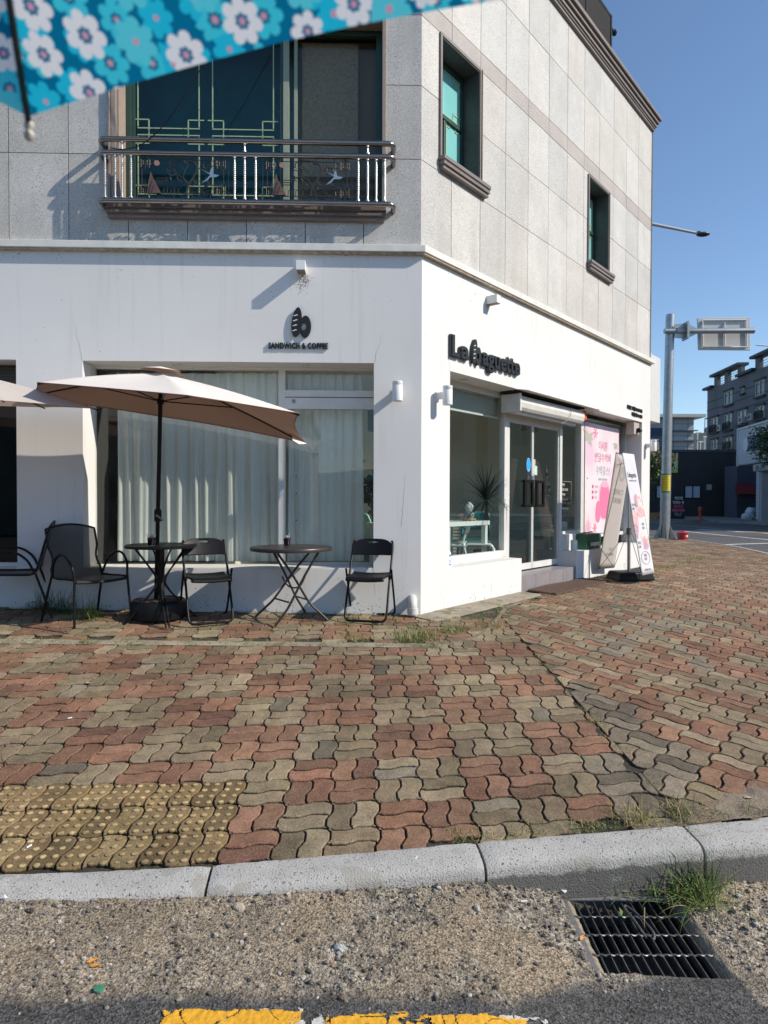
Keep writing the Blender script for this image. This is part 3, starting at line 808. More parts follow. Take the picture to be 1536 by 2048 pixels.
ca = o.data.color_attributes.new('col', 'FLOAT_COLOR', 'POINT'); ca.data.foreach_set('color', np.array(cc, dtype=np.float32).ravel())

# concrete edging strip parallel to the wall and the apron by the right-hand wall
M_conc = mat('worn_concrete', (.30, .26, .195), .92, var=.25, vs=3, bump=.6, bs=90, speck=[(60, .60, (.16, .13, .085)), (5, .58, (.17, .155, .09))])
mb = MB()
def st_fn(u, v):
    s = -6.5 + 6.65 * u; n = .972 + .124 * v + .006 * noise.noise(Vector((s * 5, 0, 0)))
    x, y = frL(s, n); return (x, y, G(x, y) + .001 + .002 * noise.noise(Vector((s * 9, n * 9, 0))) - (.010 if v in (0, 1) else 0))
mb.grid(st_fn, 120, 4)
tag(mb.build('path_edging', M_conc, recalc=False, smooth=True), kind='structure')
mb = MB()
def ap_fn(u, v):
    tt = -.12 + 2.32 * u; wdt = .30 - .02 * u + .02 * noise.noise(Vector((tt * 4, 3, 0)))
    n = -.03 + (wdt + .03) * v
    x, y = frR(tt, n)
    if v == 0: pass
    return (x, y, G(x, y) + .006 + .003 * noise.noise(Vector((tt * 8, n * 8, 0))) - (.014 if v == 1 else 0))
mb.grid(ap_fn, 60, 8)
tag(mb.build('concrete_apron', M_conc, recalc=False, smooth=True), kind='structure')
mb = MB()   # worn concrete fillet running from the strip round to the apron
def fil_fn(u, v):
    # curve from (s=.05,n=1.03) to the apron edge
    p0 = Vector(frL(.1, 1.03)); p1 = Vector(frL(.75, .78)); p2 = Vector(frR(.75, .34)); p3 = Vector(frR(1.5, .33))
    p = p0 * (1 - u) ** 3 + 3 * p1 * u * (1 - u) ** 2 + 3 * p2 * u * u * (1 - u) + p3 * u ** 3
    d = (-3 * p0 * (1 - u) ** 2 + 3 * p1 * ((1 - u) ** 2 - 2 * u * (1 - u)) + 3 * p2 * (2 * u * (1 - u) - u * u) + 3 * p3 * u * u).normalized()
    q = p + Vector((-d.y, d.x)) * ((.06 + .03 * noise.noise(Vector((u * 9, 2, 0)))) * (v - .5)); return (q.x, q.y, G(q.x, q.y) + .0025 - (.012 if v in (0, 1) else 0))
mb.grid(fil_fn, 50, 4)
tag(mb.build('path_edging', mat('worn_fillet', (.19, .16, .115), .95, var=.3, vs=6, bump=.7, bs=90), recalc=False, smooth=True), kind='structure')

# dried mud lying over the pavers behind the kerb
mb = MB()
def mud(u, v):
    x = 1.35 + .75 * u; y0 = float(kerb_y(x)) + .005; wd = (.05 + .24 * math.sin(min(1, u * 1.5) * 1.5)) * (1 + .5 * noise.noise(Vector((x * 6, 1, 0)))); y = y0 + wd * v
    e = min(u * 8, 1, (1 - v) * 3)
    return (x, y, G(x, y) - .006 + .011 * e + .004 * noise.fractal(Vector((x * 14, y * 14, 0)), .8, 2, 4))
mb.grid(mud, 70, 30)
tag(mb.build('mud', mat('dried_mud', (.21, .165, .12), .95, var=.3, vs=8, bump=.8, bs=90, speck=[(90, .62, (.32, .28, .22)), (60, .64, (.09, .07, .05))]), recalc=False, smooth=True), 'dried mud spread over the pavers behind the kerb joint', 'mud', kind='stuff')

# ------------------------------------------------------------------ yellow line with flaking paint
M_yel = mat('yellow_road_paint', (.72, .37, .025), .6, var=.10, vs=30, bump=.3, bs=60)
M_wp = mat('white_road_paint', (.56, .54, .49), .7, var=.15, vs=20, bump=.3, bs=60)
def paint(name, x0, x1, y0, y1, m, seed, th, rough=.5):
    st = .004; mb = MB(); vid = {}
    nx, ny = int((x1 - x0) / st), int((y1 - y0) / st)
    def inside(x, y):
        e = .012 * fbm(x, seed, 14, 4); f = .012 * fbm(x, seed + 3, 9, 4)
        if y > y1 - .012 + e or x < x0 + .03 + .03 * fbm(y, seed, 12) or x > x1 - .03 + .03 * fbm(y, seed + 1, 12): return False
        crack = abs(noise.noise(Vector((x * 7, y * 7, seed)))) < .012 or abs(noise.noise(Vector((x * 4 + 7, y * 9, seed)))) < .010
        return fbm(x, y, 8 + seed * .01, 5) + .2 * fbm(x, y, 50) > -rough and not crack
    def vtx(i, j):
        if (i, j) not in vid:
            x = x0 + i * st; y = y0 + j * st
            x += .0025 * noise.noise(Vector((x * 90, y * 90, 1))); y += .0025 * noise.noise(Vector((x * 90, y * 90, 7)))
            vid[i, j] = len(mb.v); mb.v.append((x, y, gutter_h(x, y)[0] + th))
        return vid[i, j]
    for i in range(nx):
        for j in range(ny):
            if inside(x0 + (i + .5) * st, y0 + (j + .5) * st):
                mb.f.append([vtx(i, j), vtx(i + 1, j), vtx(i + 1, j + 1), vtx(i, j + 1)]); mb.mi.append(0)
    o = mb.build(name, m, recalc=False, smooth=True); return tag(o, kind='structure')
paint('road_marking', -.60, -.17, 1.91, 2.100, M_wp, 3, .0035, -.02)
paint('road_marking', .16, .76, 1.91, 2.094, M_wp, 9, .0035, .0)
paint('road_marking', -.715, -.225, 1.90, 2.088, M_yel, 5, .0065, .55)
paint('road_marking', -.205, .485, 1.90, 2.080, M_yel, 7, .0065, .5)

# ================================================================== the cafe building
TL_, TR_ = -9.0, 7.12
HB = 3.68
bld = thing('cafe_building', 'corner building with white painted shop floor and grey granite upper floor', 'building', tuple(LW(0, -2, 0)))
m1s, m1t = mitre(-.30)
Lh = [(-7.9, -4.087, .462, 2.572), (-3.427, -.487, .462, 2.568)]
mb = MB()
def segs_lower(frame, a0, a1, holes, o0, o1, z0, z1, cut0=None, cut1=None):
    """wall slab split round its openings"""
    cur = a0
    for (h0, h1, b, t) in holes:
        yield (cur, h0, z0, z1); yield (h0, h1, z0, b); yield (h0, h1, t, z1); cur = h1
    yield (cur, a1, z0, z1)
for (p0, p1, z0, z1) in segs_lower(LW, TL_, 0, Lh, 0, -.3, -.3, HB):
    if z1 - z0 < .001: continue
    q1 = m1s if p1 == 0 else p1
    mb.prism([(p0, 0), (p1, 0), (q1, -.3), (p0, -.3)], z0, z1, LW)
# right-hand wall: left part, low wall under window, head, low block right of the door, far pier
for (p0, p1, z0, z1) in [(0, .523, -.3, HB), (.523, 2.18, -.3, .43), (.523, 6.675, 2.57, HB), (3.885, 6.675, -.3, .415), (6.675, TR_, -.3, HB)]:
    q0 = m1t if p0 == 0 else p0
    mb.prism([(p0, 0), (p1, 0), (p1, -.3), (q0, -.3)], z0, z1, RW)
wallL = mb.build('wall', M_wall, bld)
# building core above and behind: solid side/back walls and roof slab so that the sky does not shine through
core = MB()
def cz(P, z0, z1): core.prism([tuple(p)[:2] for p in P], z0, z1)
far_in = RW(TR_, -.3, 0); far_out = RW(TR_, 0, 0)
B1 = Vector((-8.0, 13.6, 0)); B0 = LW(TL_, 0, 0); far_b = Vector((4.1, 14.0, 0))
cz([far_out + Vector((0, 0, 0)), far_b, far_b + Vector((-.3, -.1, 0)), far_in], -.3, 7.9)
cz([far_b, B1, B1 + Vector((0, -.3, 0)), far_b + Vector((-.3, -.3, 0))], -.3, 7.9)
cz([B1, B0, B0 + Vector((.3, 0, 0)), B1 + Vector((.3, 0, 0))], -.3, 7.9)
core.build('rear_wall', mat('rear_render', (.52, .51, .43), .85, var=.1, vs=1), bld)
inA = LW(TL_ + .1, -.35, 0); inB = LW(m1s, -.35, 0); inC = RW(TR_ - .2, -.35, 0)
mb = MB(); mb.box(-7.5, 3.6, 12.15, 12.3, .1, 3.0); mb.box(-1.9, -1.8, 7.6, 12.15, .1, 3.0); mb.build('added_partition', mat('added_partition_cream', (.74, .71, .60), .85, var=.04, vs=1), bld)  # back wall and side partition added to concentrate daylight in the room
pl = [tuple(p)[:2] for p in (inA, inB, inC, far_b + Vector((-.35, -.35, 0)), B1 + Vector((.4, -.4, 0)))]
mb = MB(); mb.prism(pl, 3.0, 3.3); mb.build('ceiling', mat('ceiling_paint', (.8, .79, .74), .9), bld)
mb = MB(); mb.prism(pl, 7.55, 7.8); mb.build('roof', mat('roof_membrane', (.22, .24, .22), .9), bld)
mb = MB(); mb.prism(pl, -.1, .175); mb.build('floor', M_roomdk, bld)

# rusty dirt under the box lamp and hairline cracks in the paint
mb = MB(); rg = random.Random(12)
for k in range(150):
    r_ = abs(rg.gauss(0, .5)); x_ = -1.205 + rg.gauss(0, .045) * (1 - .3 * r_); z_ = 3.452 - abs(rg.gauss(0, .05)) - (rg.random() ** 3) * .10; s_ = rg.uniform(.001, .0042)
    mb.plate([LW(x_ + s_ * math.cos(q * 1.05) * rg.uniform(.6, 1.2), .0006, z_ + s_ * 1.3 * math.sin(q * 1.05)) for q in range(6)], NL, .0008)
tag(mb.build('dirt_specks', mat('rusty_dirt', (.16, .085, .045), .9), bld), kind='stuff')
for (fr_, x0, z0, dx, dz, n_, sd_) in ((LW, -.487, .46, .02, -.30, 9, 1), (LW, -.487, 2.57, .10, .35, 9, 2), (LW, -3.427, 2.57, -.08, .40, 9, 3), (RW, .523, 2.57, -.05, .22, 7, 4), (RW, 1.4, .0, .06, .36, 9, 5), (LW, -2.2, .02, .03, .3, 8, 6), (LW, -.20, .9, .05, .6, 10, 7)):
    rg = random.Random(sd_); P = []
    for k in range(n_): P.append(fr_(x0 + dx * k / n_ + rg.uniform(-.008, .008), .0004, z0 + dz * k / n_))
    mb = MB(); mb.tube(P, [.0011 * (1 - k / n_) + .0002 for k in range(n_)], n=4); mb.build('crack', mat('crack_dark', (.30, .29, .27), .9), bld)

# coping ledge between the floors
mb = MB(); e1 = mitre(.062); e0 = mitre(-.05)
mb.prism([(TL_, .062), (e1[0], .062), (e0[0], -.05), (TL_, -.05)], HB, 3.752, LW)
mb.prism([(e1[1], .062), (TR_ + .06, .062), (TR_ + .06, -.05), (e0[1], -.05)], HB, 3.752, RW)
mb.build('coping', M_whiteold, bld, bevel=.005)
# flashing line under the ledge
mb = MB(); e2 = mitre(.05)
mb.prism([(TL_, .048), (e2[0], .048), (0, .002), (TL_, .002)], HB - .018, HB - .0005, LW)
mb.prism([(e2[1], .048), (TR_, .048), (TR_, .002), (0, .002)], HB - .018, HB - .0005, RW)
mb.build('drip_edge', mat('rusty_drip', (.40, .33, .24), .8, var=.4, vs=20), bld)

# granite floor: dark backing with slabs laid on it
UO = -.022
HL2 = [(-3.16, -.371, 4.13, 6.09)]
HR2 = [(.322, 1.16, 4.80, 6.095), (4.222, 5.055, 4.78, 6.065)]
def cutrects(r, holes):
    out = [r]
    for (h0, h1, b, t) in holes:
        nx_ = []
        for (a0, a1, z0, z1) in out:
            if h1 <= a0 or h0 >= a1 or t <= z0 or b >= z1: nx_.append((a0, a1, z0, z1)); continue
            if a0 < h0: nx_.append((a0, h0, z0, z1))
            if a1 > h1: nx_.append((h1, a1, z0, z1))
            c0, c1 = max(a0, h0), min(a1, h1)
            if z0 < b: nx_.append((c0, c1, z0, b))
            if z1 > t: nx_.append((c0, c1, t, z1))
        out = nx_
    return [q for q in out if q[1] - q[0] > .012 and q[3] - q[2] > .012]
TOPZ = 7.93
mb = MB()
ub = mitre(UO - .03); ub2 = mitre(UO - .28)
for (a0, a1, z0, z1) in cutrects((TL_, ub[0] - .02, HB + .05, TOPZ), HL2):
    mb.prism([(a0, UO - .03), (a1, UO - .03), (a1, UO - .28), (a0, UO - .28)], z0, z1, LW)
for (a0, a1, z0, z1) in cutrects((ub[1] + .02, TR_, HB + .05, TOPZ), HR2):
    mb.prism([(a0, UO - .03), (a1, UO - .03), (a1, UO - .28), (a0, UO - .28)], z0, z1, RW)
mb.build('slab_backing', M_joint, bld)
rowsz = [(3.755, 4.645, 0), (4.645, 5.39, 0), (5.39, 6.10, 0), (6.10, 6.31, 1), (6.31, 7.165, 0), (7.165, TOPZ, 0)]
mA = MB(); mB2 = MB(); g = .0040; mm_s, mm_t = mitre(UO)
mi_s, mi_t = mitre(UO - .028)
jl = [mm_s] + [-.597 - .5935 * k for k in range(0, 15)]
jr = [mm_t, .565, 1.158] + [1.158 + .5865 * k for k in range(1, 10)] + [TR_ + .02]
rg = random.Random(2)
for (z0, z1, band) in rowsz:
    T = mB2 if band else mA
    for k in range(len(jl) - 1):
        dd = rg.uniform(-.0012, .0012)
        T.cur = 0 if band else rg.randrange(4)
        for (a0, a1, b0, b1) in cutrects((jl[k + 1], jl[k], z0, z1), HL2):
            e_in = mi_s if abs(a1 - mm_s) < 1e-6 else a1 - g
            e_out = mm_s if abs(a1 - mm_s) < 1e-6 else a1 - g
            if a1 < jl[k] - 1e-6: e_in = e_out = a1
            T.prism([(a0 + (g if abs(a0 - jl[k + 1]) < 1e-6 else 0), UO + dd), (e_out, UO + dd), (e_in, UO - .028), (a0 + (g if abs(a0 - jl[k + 1]) < 1e-6 else 0), UO - .028)], b0 + (g if abs(b0 - z0) < 1e-6 else 0), b1 - (g if abs(b1 - z1) < 1e-6 else 0), LW)
    for k in range(len(jr) - 1):
        dd = rg.uniform(-.0012, .0012)
        T.cur = 0 if band else rg.randrange(4)
        for (a0, a1, b0, b1) in cutrects((jr[k], jr[k + 1], z0, z1), HR2):
            s_out = mm_t if k == 0 and abs(a0 - mm_t) < 1e-6 else a0 + (g if abs(a0 - jr[k]) < 1e-6 else 0)
            s_in = mi_t if k == 0 and abs(a0 - mm_t) < 1e-6 else s_out
            ae = a1 - (g if abs(a1 - jr[k + 1]) < 1e-6 else 0)
            T.prism([(s_out, UO + dd), (ae, UO + dd), (ae, UO - .028), (s_in, UO - .028)], b0 + (g if abs(b0 - z0) < 1e-6 else 0), b1 - (g if abs(b1 - z1) < 1e-6 else 0), RW)
def granite_streaks(m, z0_, z1_):
    t = m.node_tree; N = t.nodes; Lk = t.links; p = N['Principled BSDF']; src = p.inputs['Base Color'].links[0].from_socket
    tc = N.new('ShaderNodeTexCoord'); mp = N.new('ShaderNodeMapping'); mp.inputs['Scale'].default_value = (3.5, 3.5, .5); Lk.new(tc.outputs['Object'], mp.inputs[0])
    n = N.new('ShaderNodeTexNoise'); n.inputs['Scale'].default_value = 1; n.inputs['Detail'].default_value = 5; Lk.new(mp.outputs[0], n.inputs['Vector'])
    sp = N.new('ShaderNodeSeparateXYZ'); Lk.new(tc.outputs['Object'], sp.inputs[0])
    r = N.new('ShaderNodeMapRange'); r.inputs[1].default_value = z0_; r.inputs[2].default_value = z1_; r.inputs[3].default_value = .16; r.inputs[4].default_value = -.04; Lk.new(sp.outputs[2], r.inputs[0])
    ad = N.new('ShaderNodeMath'); Lk.new(r.outputs[0], ad.inputs[0]); Lk.new(n.outputs['Fac'], ad.inputs[1])
    r2 = N.new('ShaderNodeMapRange'); r2.inputs[1].default_value = .5; r2.inputs[2].default_value = .78; r2.inputs[4].default_value = .32; Lk.new(ad.outputs[0], r2.inputs[0])
    mx = N.new('ShaderNodeMix'); mx.data_type = 'RGBA'; mx.inputs[7].default_value = (.32, .295, .25, 1); Lk.new(r2.outputs[0], mx.inputs['Factor']); Lk.new(src, mx.inputs[6]); Lk.new(mx.outputs[2], p.inputs['Base Color'])
granite_streaks(M_granite, 3.7, 4.3)
gv = [M_granite]
for q, (k, w_) in enumerate(((.90, 1.0), (1.07, .98), (.97, .94))):
    m2 = M_granite.copy(); m2.name = 'granite_tone'
    for nd in m2.node_tree.nodes:
        if nd.type == 'VECT_MATH' and nd.operation == 'SCALE': v = nd.inputs[0].default_value; nd.inputs[0].default_value = (v[0] * k, v[1] * k * (1 + w_) / 2, v[2] * k * w_)
    gv.append(m2)
mA.build('granite_cladding', gv, bld)
mB2.build('granite_band', M_granite2, bld)

# roof cornice: stepped stone moulding round both faces
def moulding(mb, frame, a0, a1, prof, o_base, ext0=0, ext1=0, mit=None):
    """prof: list of (o0, z0, z1) courses"""
    for (oo, z0, z1) in prof:
        if mit == 'L':
            m = mitre(oo)[0]; n_ = mitre(o_base)[0]
            mb.prism([(a0, oo), (m, oo), (n_, o_base), (a0, o_base)], z0, z1, frame)
        elif mit == 'R':
            m = mitre(oo)[1]; n_ = mitre(o_base)[1]
            mb.prism([(m, oo), (a1 + ext1 * oo, oo), (a1 + ext1 * oo, o_base), (n_, o_base)], z0, z1, frame)
        else: mb.prism([(a0 - ext0 * oo, oo), (a1 + ext1 * oo, oo), (a1 + ext1 * oo, o_base), (a0 - ext0 * oo, o_base)], z0, z1, frame)
cp = [(.02, 7.905, 7.945), (.035, 7.945, 7.975), (.055, 7.975, 8.02), (.04, 8.02, 8.035), (.085, 8.035, 8.085), (.07, 8.085, 8.095), (.12, 8.095, 8.15)]
mb = MB(); moulding(mb, LW, TL_, 0, cp, -.28, mit='L'); moulding(mb, RW, 0, TR_, cp, -.28, ext1=1, mit='R')
mb.build('cornice', M_trim, bld, bevel=.004)
mb = MB(); q = mitre(.10)
mb.prism([(.6, .10), (5.3, .10), (5.3, .02), (.6, .02)], 8.151, 8.185, RW)
mb.build('roof_flashing', mat('copper_flashing', (.42, .22, .09), .4, metal=.6, var=.3, vs=8), bld)

# rooftop screen of black mesh
rs = thing('rooftop_screen', 'black mesh screen standing on the roof edge against the blue sky', 'screen', tuple(RW(3, -.15, 8.15)))
mb = MB()
for t_ in (-.3, .9, 2.1, 3.3, 4.4, 5.41): mb.box(t_ - .02, t_ + .02, -.17, -.13, 8.15, 9.12, RW)
for z_ in (8.56, 9.10): mb.box(-.3, 5.43, -.165, -.135, z_ - .02, z_ + .02, RW)
mb.tube([RW(5.43, -.15, 8.93), RW(5.56, -.15, 8.93)], .02); mb.lathe([(.03, -.04), (.045, 0), (.03, .04)], tuple(RW(5.58, -.15, 8.93)), n=10)
mb.build('frame', M_black, rs)
mb = MB()
for k in range(int(5.7 / .028)): t_ = -.3 + k * .028; mb.box(t_, t_ + .010, -.158, -.150, 8.2, 9.09, RW)
for k in range(int(.9 / .028)): z_ = 8.2 + k * .028; mb.box(-.3, 5.4, -.149, -.143, z_, z_ + .011, RW)
mb.build('mesh', mat('dark_mesh', (.03, .024, .02), .6), rs)

# ---- first floor window over the terrace
M_revL = mat('pink_granite_lit', (.36, .29, .24), .5, var=.12, vs=20, speck=[(230, .60, (.20, .15, .13))])  # brighter copy of the trim granite, sunlight put into its colour
def fwin(frame, a0, a1, z0, z1, dep, name='window'):
    return thing(name, None, None)
win = MB()
# stone jambs with two rolls
def jamb(mb, frame, a, sgn, z0, z1):
    for k, (w0, w1, oo) in enumerate([(0, .022, .012), (.022, .03, .0), (.03, .075, .006), (.075, .083, -.004), (.083, .105, -.012)]):
        x0, x1 = (a + w0, a + w1) if sgn > 0 else (a - w1, a - w0)
        mb.box(x0, x1, oo, -.20, z0, z1, frame)
def window_trim(frame, a0, a1, z0, z1, lab, left=True):
    mb = MB()
    jamb(mb, frame, a0, 1, z0, z1); jamb(mb, frame, a1, -1, z0, z1)
    mb.box(a0, a1, .012, -.20, z1 - .03, z1, frame)
    return mb.build('window_surround', M_revL if lab == 'L' else M_trimdk, bld, bevel=.003)
wL = MB(); jamb(wL, LW, -3.16, 1, 4.13, 6.09); wL.box(-3.16, -.371, .010, -.20, 6.05, 6.09, LW)
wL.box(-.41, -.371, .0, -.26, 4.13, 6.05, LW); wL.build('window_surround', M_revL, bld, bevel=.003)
for (a0, a1, z0, z1) in HR2:
    mb = MB(); mb.box(a0, a0 + .03, .004, -.27, z0, z1, RW); mb.box(a1 - .014, a1 - .002, .012, -.27, z0, z1, RW); mb.box(a1 - .04, a1 - .014, .0, -.27, z0, z1, RW)
    mb.box(a1 - .052, a1 - .04, .008, -.27, z0, z1, RW); mb.box(a0 + .03, a1 - .052, .006, -.27, z1 - .035, z1, RW)
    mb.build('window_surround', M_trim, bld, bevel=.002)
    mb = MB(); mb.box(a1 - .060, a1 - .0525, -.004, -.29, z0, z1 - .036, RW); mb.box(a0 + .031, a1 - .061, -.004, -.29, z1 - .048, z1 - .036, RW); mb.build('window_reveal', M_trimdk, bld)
# stepped sills
def sill(frame, a0, a1, zt, mt):
    mb = MB()
    for (oo, z0, z1, ex) in [(.062, zt - .045, zt, .008), (.050, zt - .060, zt - .045, 0), (.052, zt - .092, zt - .060, 0), (.034, zt - .104, zt - .092, -.005), (.036, zt - .135, zt - .104, -.01)]:
        mb.box(a0 - ex, a1 + ex, oo, -.22, z0, z1, frame)
    return mb.build('window_sill', mt, bld, bevel=.008)
sill(LW, -3.17, -.375, 4.13, M_trim)
for (a0, a1, z0, z1) in HR2: sill(RW, a0 - .0, a1 + .10, z0, M_trim)

def lattice(mb, frame, a0, a1, z0, z1, o, s=.16, w=.011):
    """pale fret bead on the glass: double rectangle with interlocked square corners"""
    def bar(x0, y0, x1, y1):
        mb.box(min(x0, x1) - w / 2, max(x0, x1) + w / 2, o, o + .007, min(y0, y1) - w / 2, max(y0, y1) + w / 2, frame)
    m_ = .045
    x0, x1, y0, y1 = a0 + m_, a1 - m_, z0 + m_, z1 - m_
    for (cx, sx_) in ((x0, 1), (x1, -1)):
        for (cy, sy_) in ((y0, 1), (y1, -1)):
            bar(cx, cy + sy_ * s * 1.2, cx, cy + sy_ * .02); bar(cx, cy + sy_ * .0, cx + sx_ * s, cy); bar(cx + sx_ * s * .7, cy - sy_ * .045, cx + sx_ * s * .7, cy + sy_ * s * .55)
            bar(cx - sx_ * .045, cy + sy_ * s * .55, cx + sx_ * s * .7, cy + sy_ * s * .55)
    bar(x0, y0 + s * 1.2, x0, y1 - s * 1.2); bar(x1, y0 + s * 1.2, x1, y1 - s * 1.2)
    bar(x0 + s, y0, x1 - s, y0); bar(x0 + s, y1, x1 - s, y1)
# window over the terrace: frames, sashes, glass
wd = MB(); W0, W1 = -3.055, -.41
wd.box(W0, W0 + .055, -.20, -.27, 4.13, 6.05, LW); wd.box(W1 - .06, W1, -.20, -.27, 4.13, 6.05, LW); wd.box(W0 + .055, W1 - .06, -.20, -.27, 4.13, 4.19, LW); wd.box(W0 + .055, W1 - .06, -.20, -.27, 6.0, 6.05, LW)
for x_ in (W0 + .055, -1.47): wd.box(x_, x_ + .035, -.212, -.262, 4.19, 6.0, LW)
wf = wd.build('window', M_green, bld, bevel=.003)
# pale stiles of the sliding sash
mb = MB(); mb.box(-1.435, -1.375, -.205, -.26, 4.19, 6.0, LW); mb.box(-1.325, -1.29, -.23, -.265, 4.19, 6.0, LW)
o = mb.build('sash_stile', mat('pale_sash', (.33, .36, .27), .5, var=.1, vs=30), wf)
mb = MB(); mb.box(-2.966, -1.471, -.235, -.243, 4.19, 6.0, LW); mb.build('pane', glass('window_glass_teal', (.42, .62, .62), refl=1.0), wf)
mb = MB(); mb.box(-1.289, W1 - .061, -.240, -.248, 4.19, 6.0, LW); mb.build('pane', glass('window_glass_grey', (.86, .84, .78), refl=.7), wf)
mb = MB()
for (x0, x1) in ((-2.985, -2.265), (-2.215, -1.495)): 
    lattice(mb, LW, x0, x1, 4.98, 6.2, -.2345); lattice(mb, LW, x0, x1, 4.30, 5.0, -.2345)
mb.build('fret_bead', M_pale, wf)
# room behind, blinds and boxes
mb = MB(); mb.box(-3.1, -.38, -.62, -.64, 4.0, 6.2, LW); mb.box(-3.1, -.38, -.29, -.64, 4.0, 4.12, LW)
mb.build('back_panel', mat('dim_blue_board', (.30, .48, .50), .8, var=.25, vs=1.5), wf)
mb = MB(); mb.box(-1.29, -.41, -.40, -.41, 4.15, 6.05, LW); mb.build('blind_shade', mat('brown_shade', (.30, .27, .22), .9), wf)
mb = MB()
mb.box(-1.25, -.66, -.33, -.335, 4.6, 6.0, LW)
mb.build('blind', mat('woven_blind', (.46, .42, .35), .9, var=.25, vs=30, bump=.3), wf)
mb = MB(); mb.box(-1.28, -.50, -.34, -.6, 4.2, 4.62, LW); mb.build('carton', mat('stored_carton', (.24, .235, .23), .8), wf)
mb = MB(); add_text(mb, 'SAMS', .085, LW(-.78, -.338, 4.33), UL3, Z, .002, .003); mb.build('carton_text', mat('carton_ink', (.05, .05, .10), .8), wf)

# right-hand first-floor windows
for wi, (a0, a1, z0, z1) in enumerate(HR2):
    mb = MB(); f0, f1 = a0 + .03, a1 + .33    # frame sits deeper; its far side runs behind the reveal
    f1 = a1 - .052
    OD = -.215
    mb.box(f0, f0 + .045, OD, OD - .06, z0, z1 - .05, RW); mb.box(f1 - .05, f1, OD, OD - .06, z0, z1 - .05, RW)
    mb.box(f0 + .045, f1 - .05, OD, OD - .06, z0, z0 + .045, RW); mb.box(f0 + .045, f1 - .05, OD, OD - .06, z1 - .10, z1 - .05, RW)
    zm = z0 + .62
    mb.box(f0 + .045, f1 - .05, OD + .004, OD - .05, zm, zm + .05, RW)
    xm = f0 + (f1 - f0) * .47; mb.box(xm, xm + .04, OD - .004, OD - .045, z0 + .045, zm, RW)
    wf = mb.build('window', M_green, bld, bevel=.003)
    mb = MB(); mb.box(f0 + .045, f1 - .05, OD - .025, OD - .031, zm + .05, z1 - .10, RW); mb.build('pane', mat('teal_film_glass', (.24, .60, .58), .12, var=.08, vs=1.2, coat=.6), wf)
    mb = MB(); mb.box(f0 + .045, xm, OD - .030, OD - .036, z0 + .045, zm, RW); mb.build('pane', M_pane2, wf)
    mb = MB(); mb.box(xm + .04, f1 - .05, OD - .025, OD - .031, z0 + .045, zm, RW); mb.build('pane', MATS['teal_film_glass'], wf)
    mb = MB(); lattice(mb, RW, f0 + .03, f1 - .05, zm + .03, z1 - .08, OD - .0245, s=.14); lattice(mb, RW, xm + .02, f1 - .04, z0 + .03, zm + .06, OD - .0245, s=.09); mb.build('fret_bead', M_pale, wf)
    mb = MB(); mb.box(f0 - .05, f1 + .4, OD - .12, OD - .13, z0 - .1, z1 + .1, RW); mb.build('back_panel', mat('teal_lining', (.22, .50, .50), .7, var=.1, vs=3), wf)

# ------------------------------------------------------------------ shop front glazing, terrace side (frame at o=-.3)
fr = MB(); O0, O1 = -.30, -.36
def fbox(mb, a0, a1, z0, z1, frame=LW, o0=O0, o1=O1): mb.box(a0, a1, o0, o1, z0, z1, frame)
wf = MB()
fbox(wf, -3.52, -3.427, .42, 2.62); fbox(wf, -3.427, -.42, 2.545, 2.60); fbox(wf, -3.427, -.42, .40, .480); fbox(wf, -1.498, -1.425, .48, 2.545)
fbox(wf, -1.425, -.40, 2.265, 2.335); fbox(wf, -1.425, -.40, 2.135, 2.255, o0=-.295); fbox(wf, -.475, -.40, .48, 2.545)
fbox(wf, -1.425, -.475, .480, .500, o0=-.31)
wl = wf.build('shop_window', M_frame, bld, bevel=.003)
mb = MB(); mb.box(-3.43, -1.49, -.335, -.341, .48, 2.55, LW); mb.build('pane', M_pane, wl)
mb = MB(); mb.box(-1.43, -.47, -.335, -.341, 2.33, 2.55, LW); mb.build('pane', M_pane, wl)
mb = MB(); mb.box(-1.43, -.47, -.330, -.336, .495, 2.14, LW); mb.build('pane', M_pane, wl)
for z_ in (.95, 1.24, 1.42):
    mb = MB(); mb.lathe([(.008, 0), (.008, .006), (.002, .008)], (0, 0, 0), n=8); mb.v = [tuple(LW(-1.31 + v[0], -.329 + v[2], z_ + v[1])) for v in mb.v]
    mb.build('screw', mat('screw_grey', (.12, .13, .13), .5), wl)
mb = MB(); mb.lathe([(.020, 0), (.020, .012), (.012, .016), (.002, .016)], (0, 0, 0), n=16); mb.v = [tuple(LW(-1.335 + v[0], -.294 + v[2], 2.215 + v[1])) for v in mb.v]
mb.build('lock', mat('lock_metal', (.30, .28, .25), .35, metal=1), wl, smooth=True)
# sill board of the terrace window
mb = MB(); mb.box(-3.427, -.487, -.004, -.30, .462, .474, LW); mb.build('window_sill', M_whiteold, bld)
# ceiling spot fittings in the soffits
def soffit_spot(frame, a, o, z):
    mb = MB(); mb.lathe([(.045, 0), (.045, -.008), (.036, -.010), (.034, -.002), (.002, -.002)], tuple(frame(a, o, z)), n=24); mb.build('recessed_spot', mat('spot_ring', (.6, .59, .56), .4), bld, smooth=True)
for a in (-2.52, -1.2): soffit_spot(LW, a, -.14, 2.567)
for a in (1.05, 4.75, 5.9): soffit_spot(RW, a, -.15, 2.569)

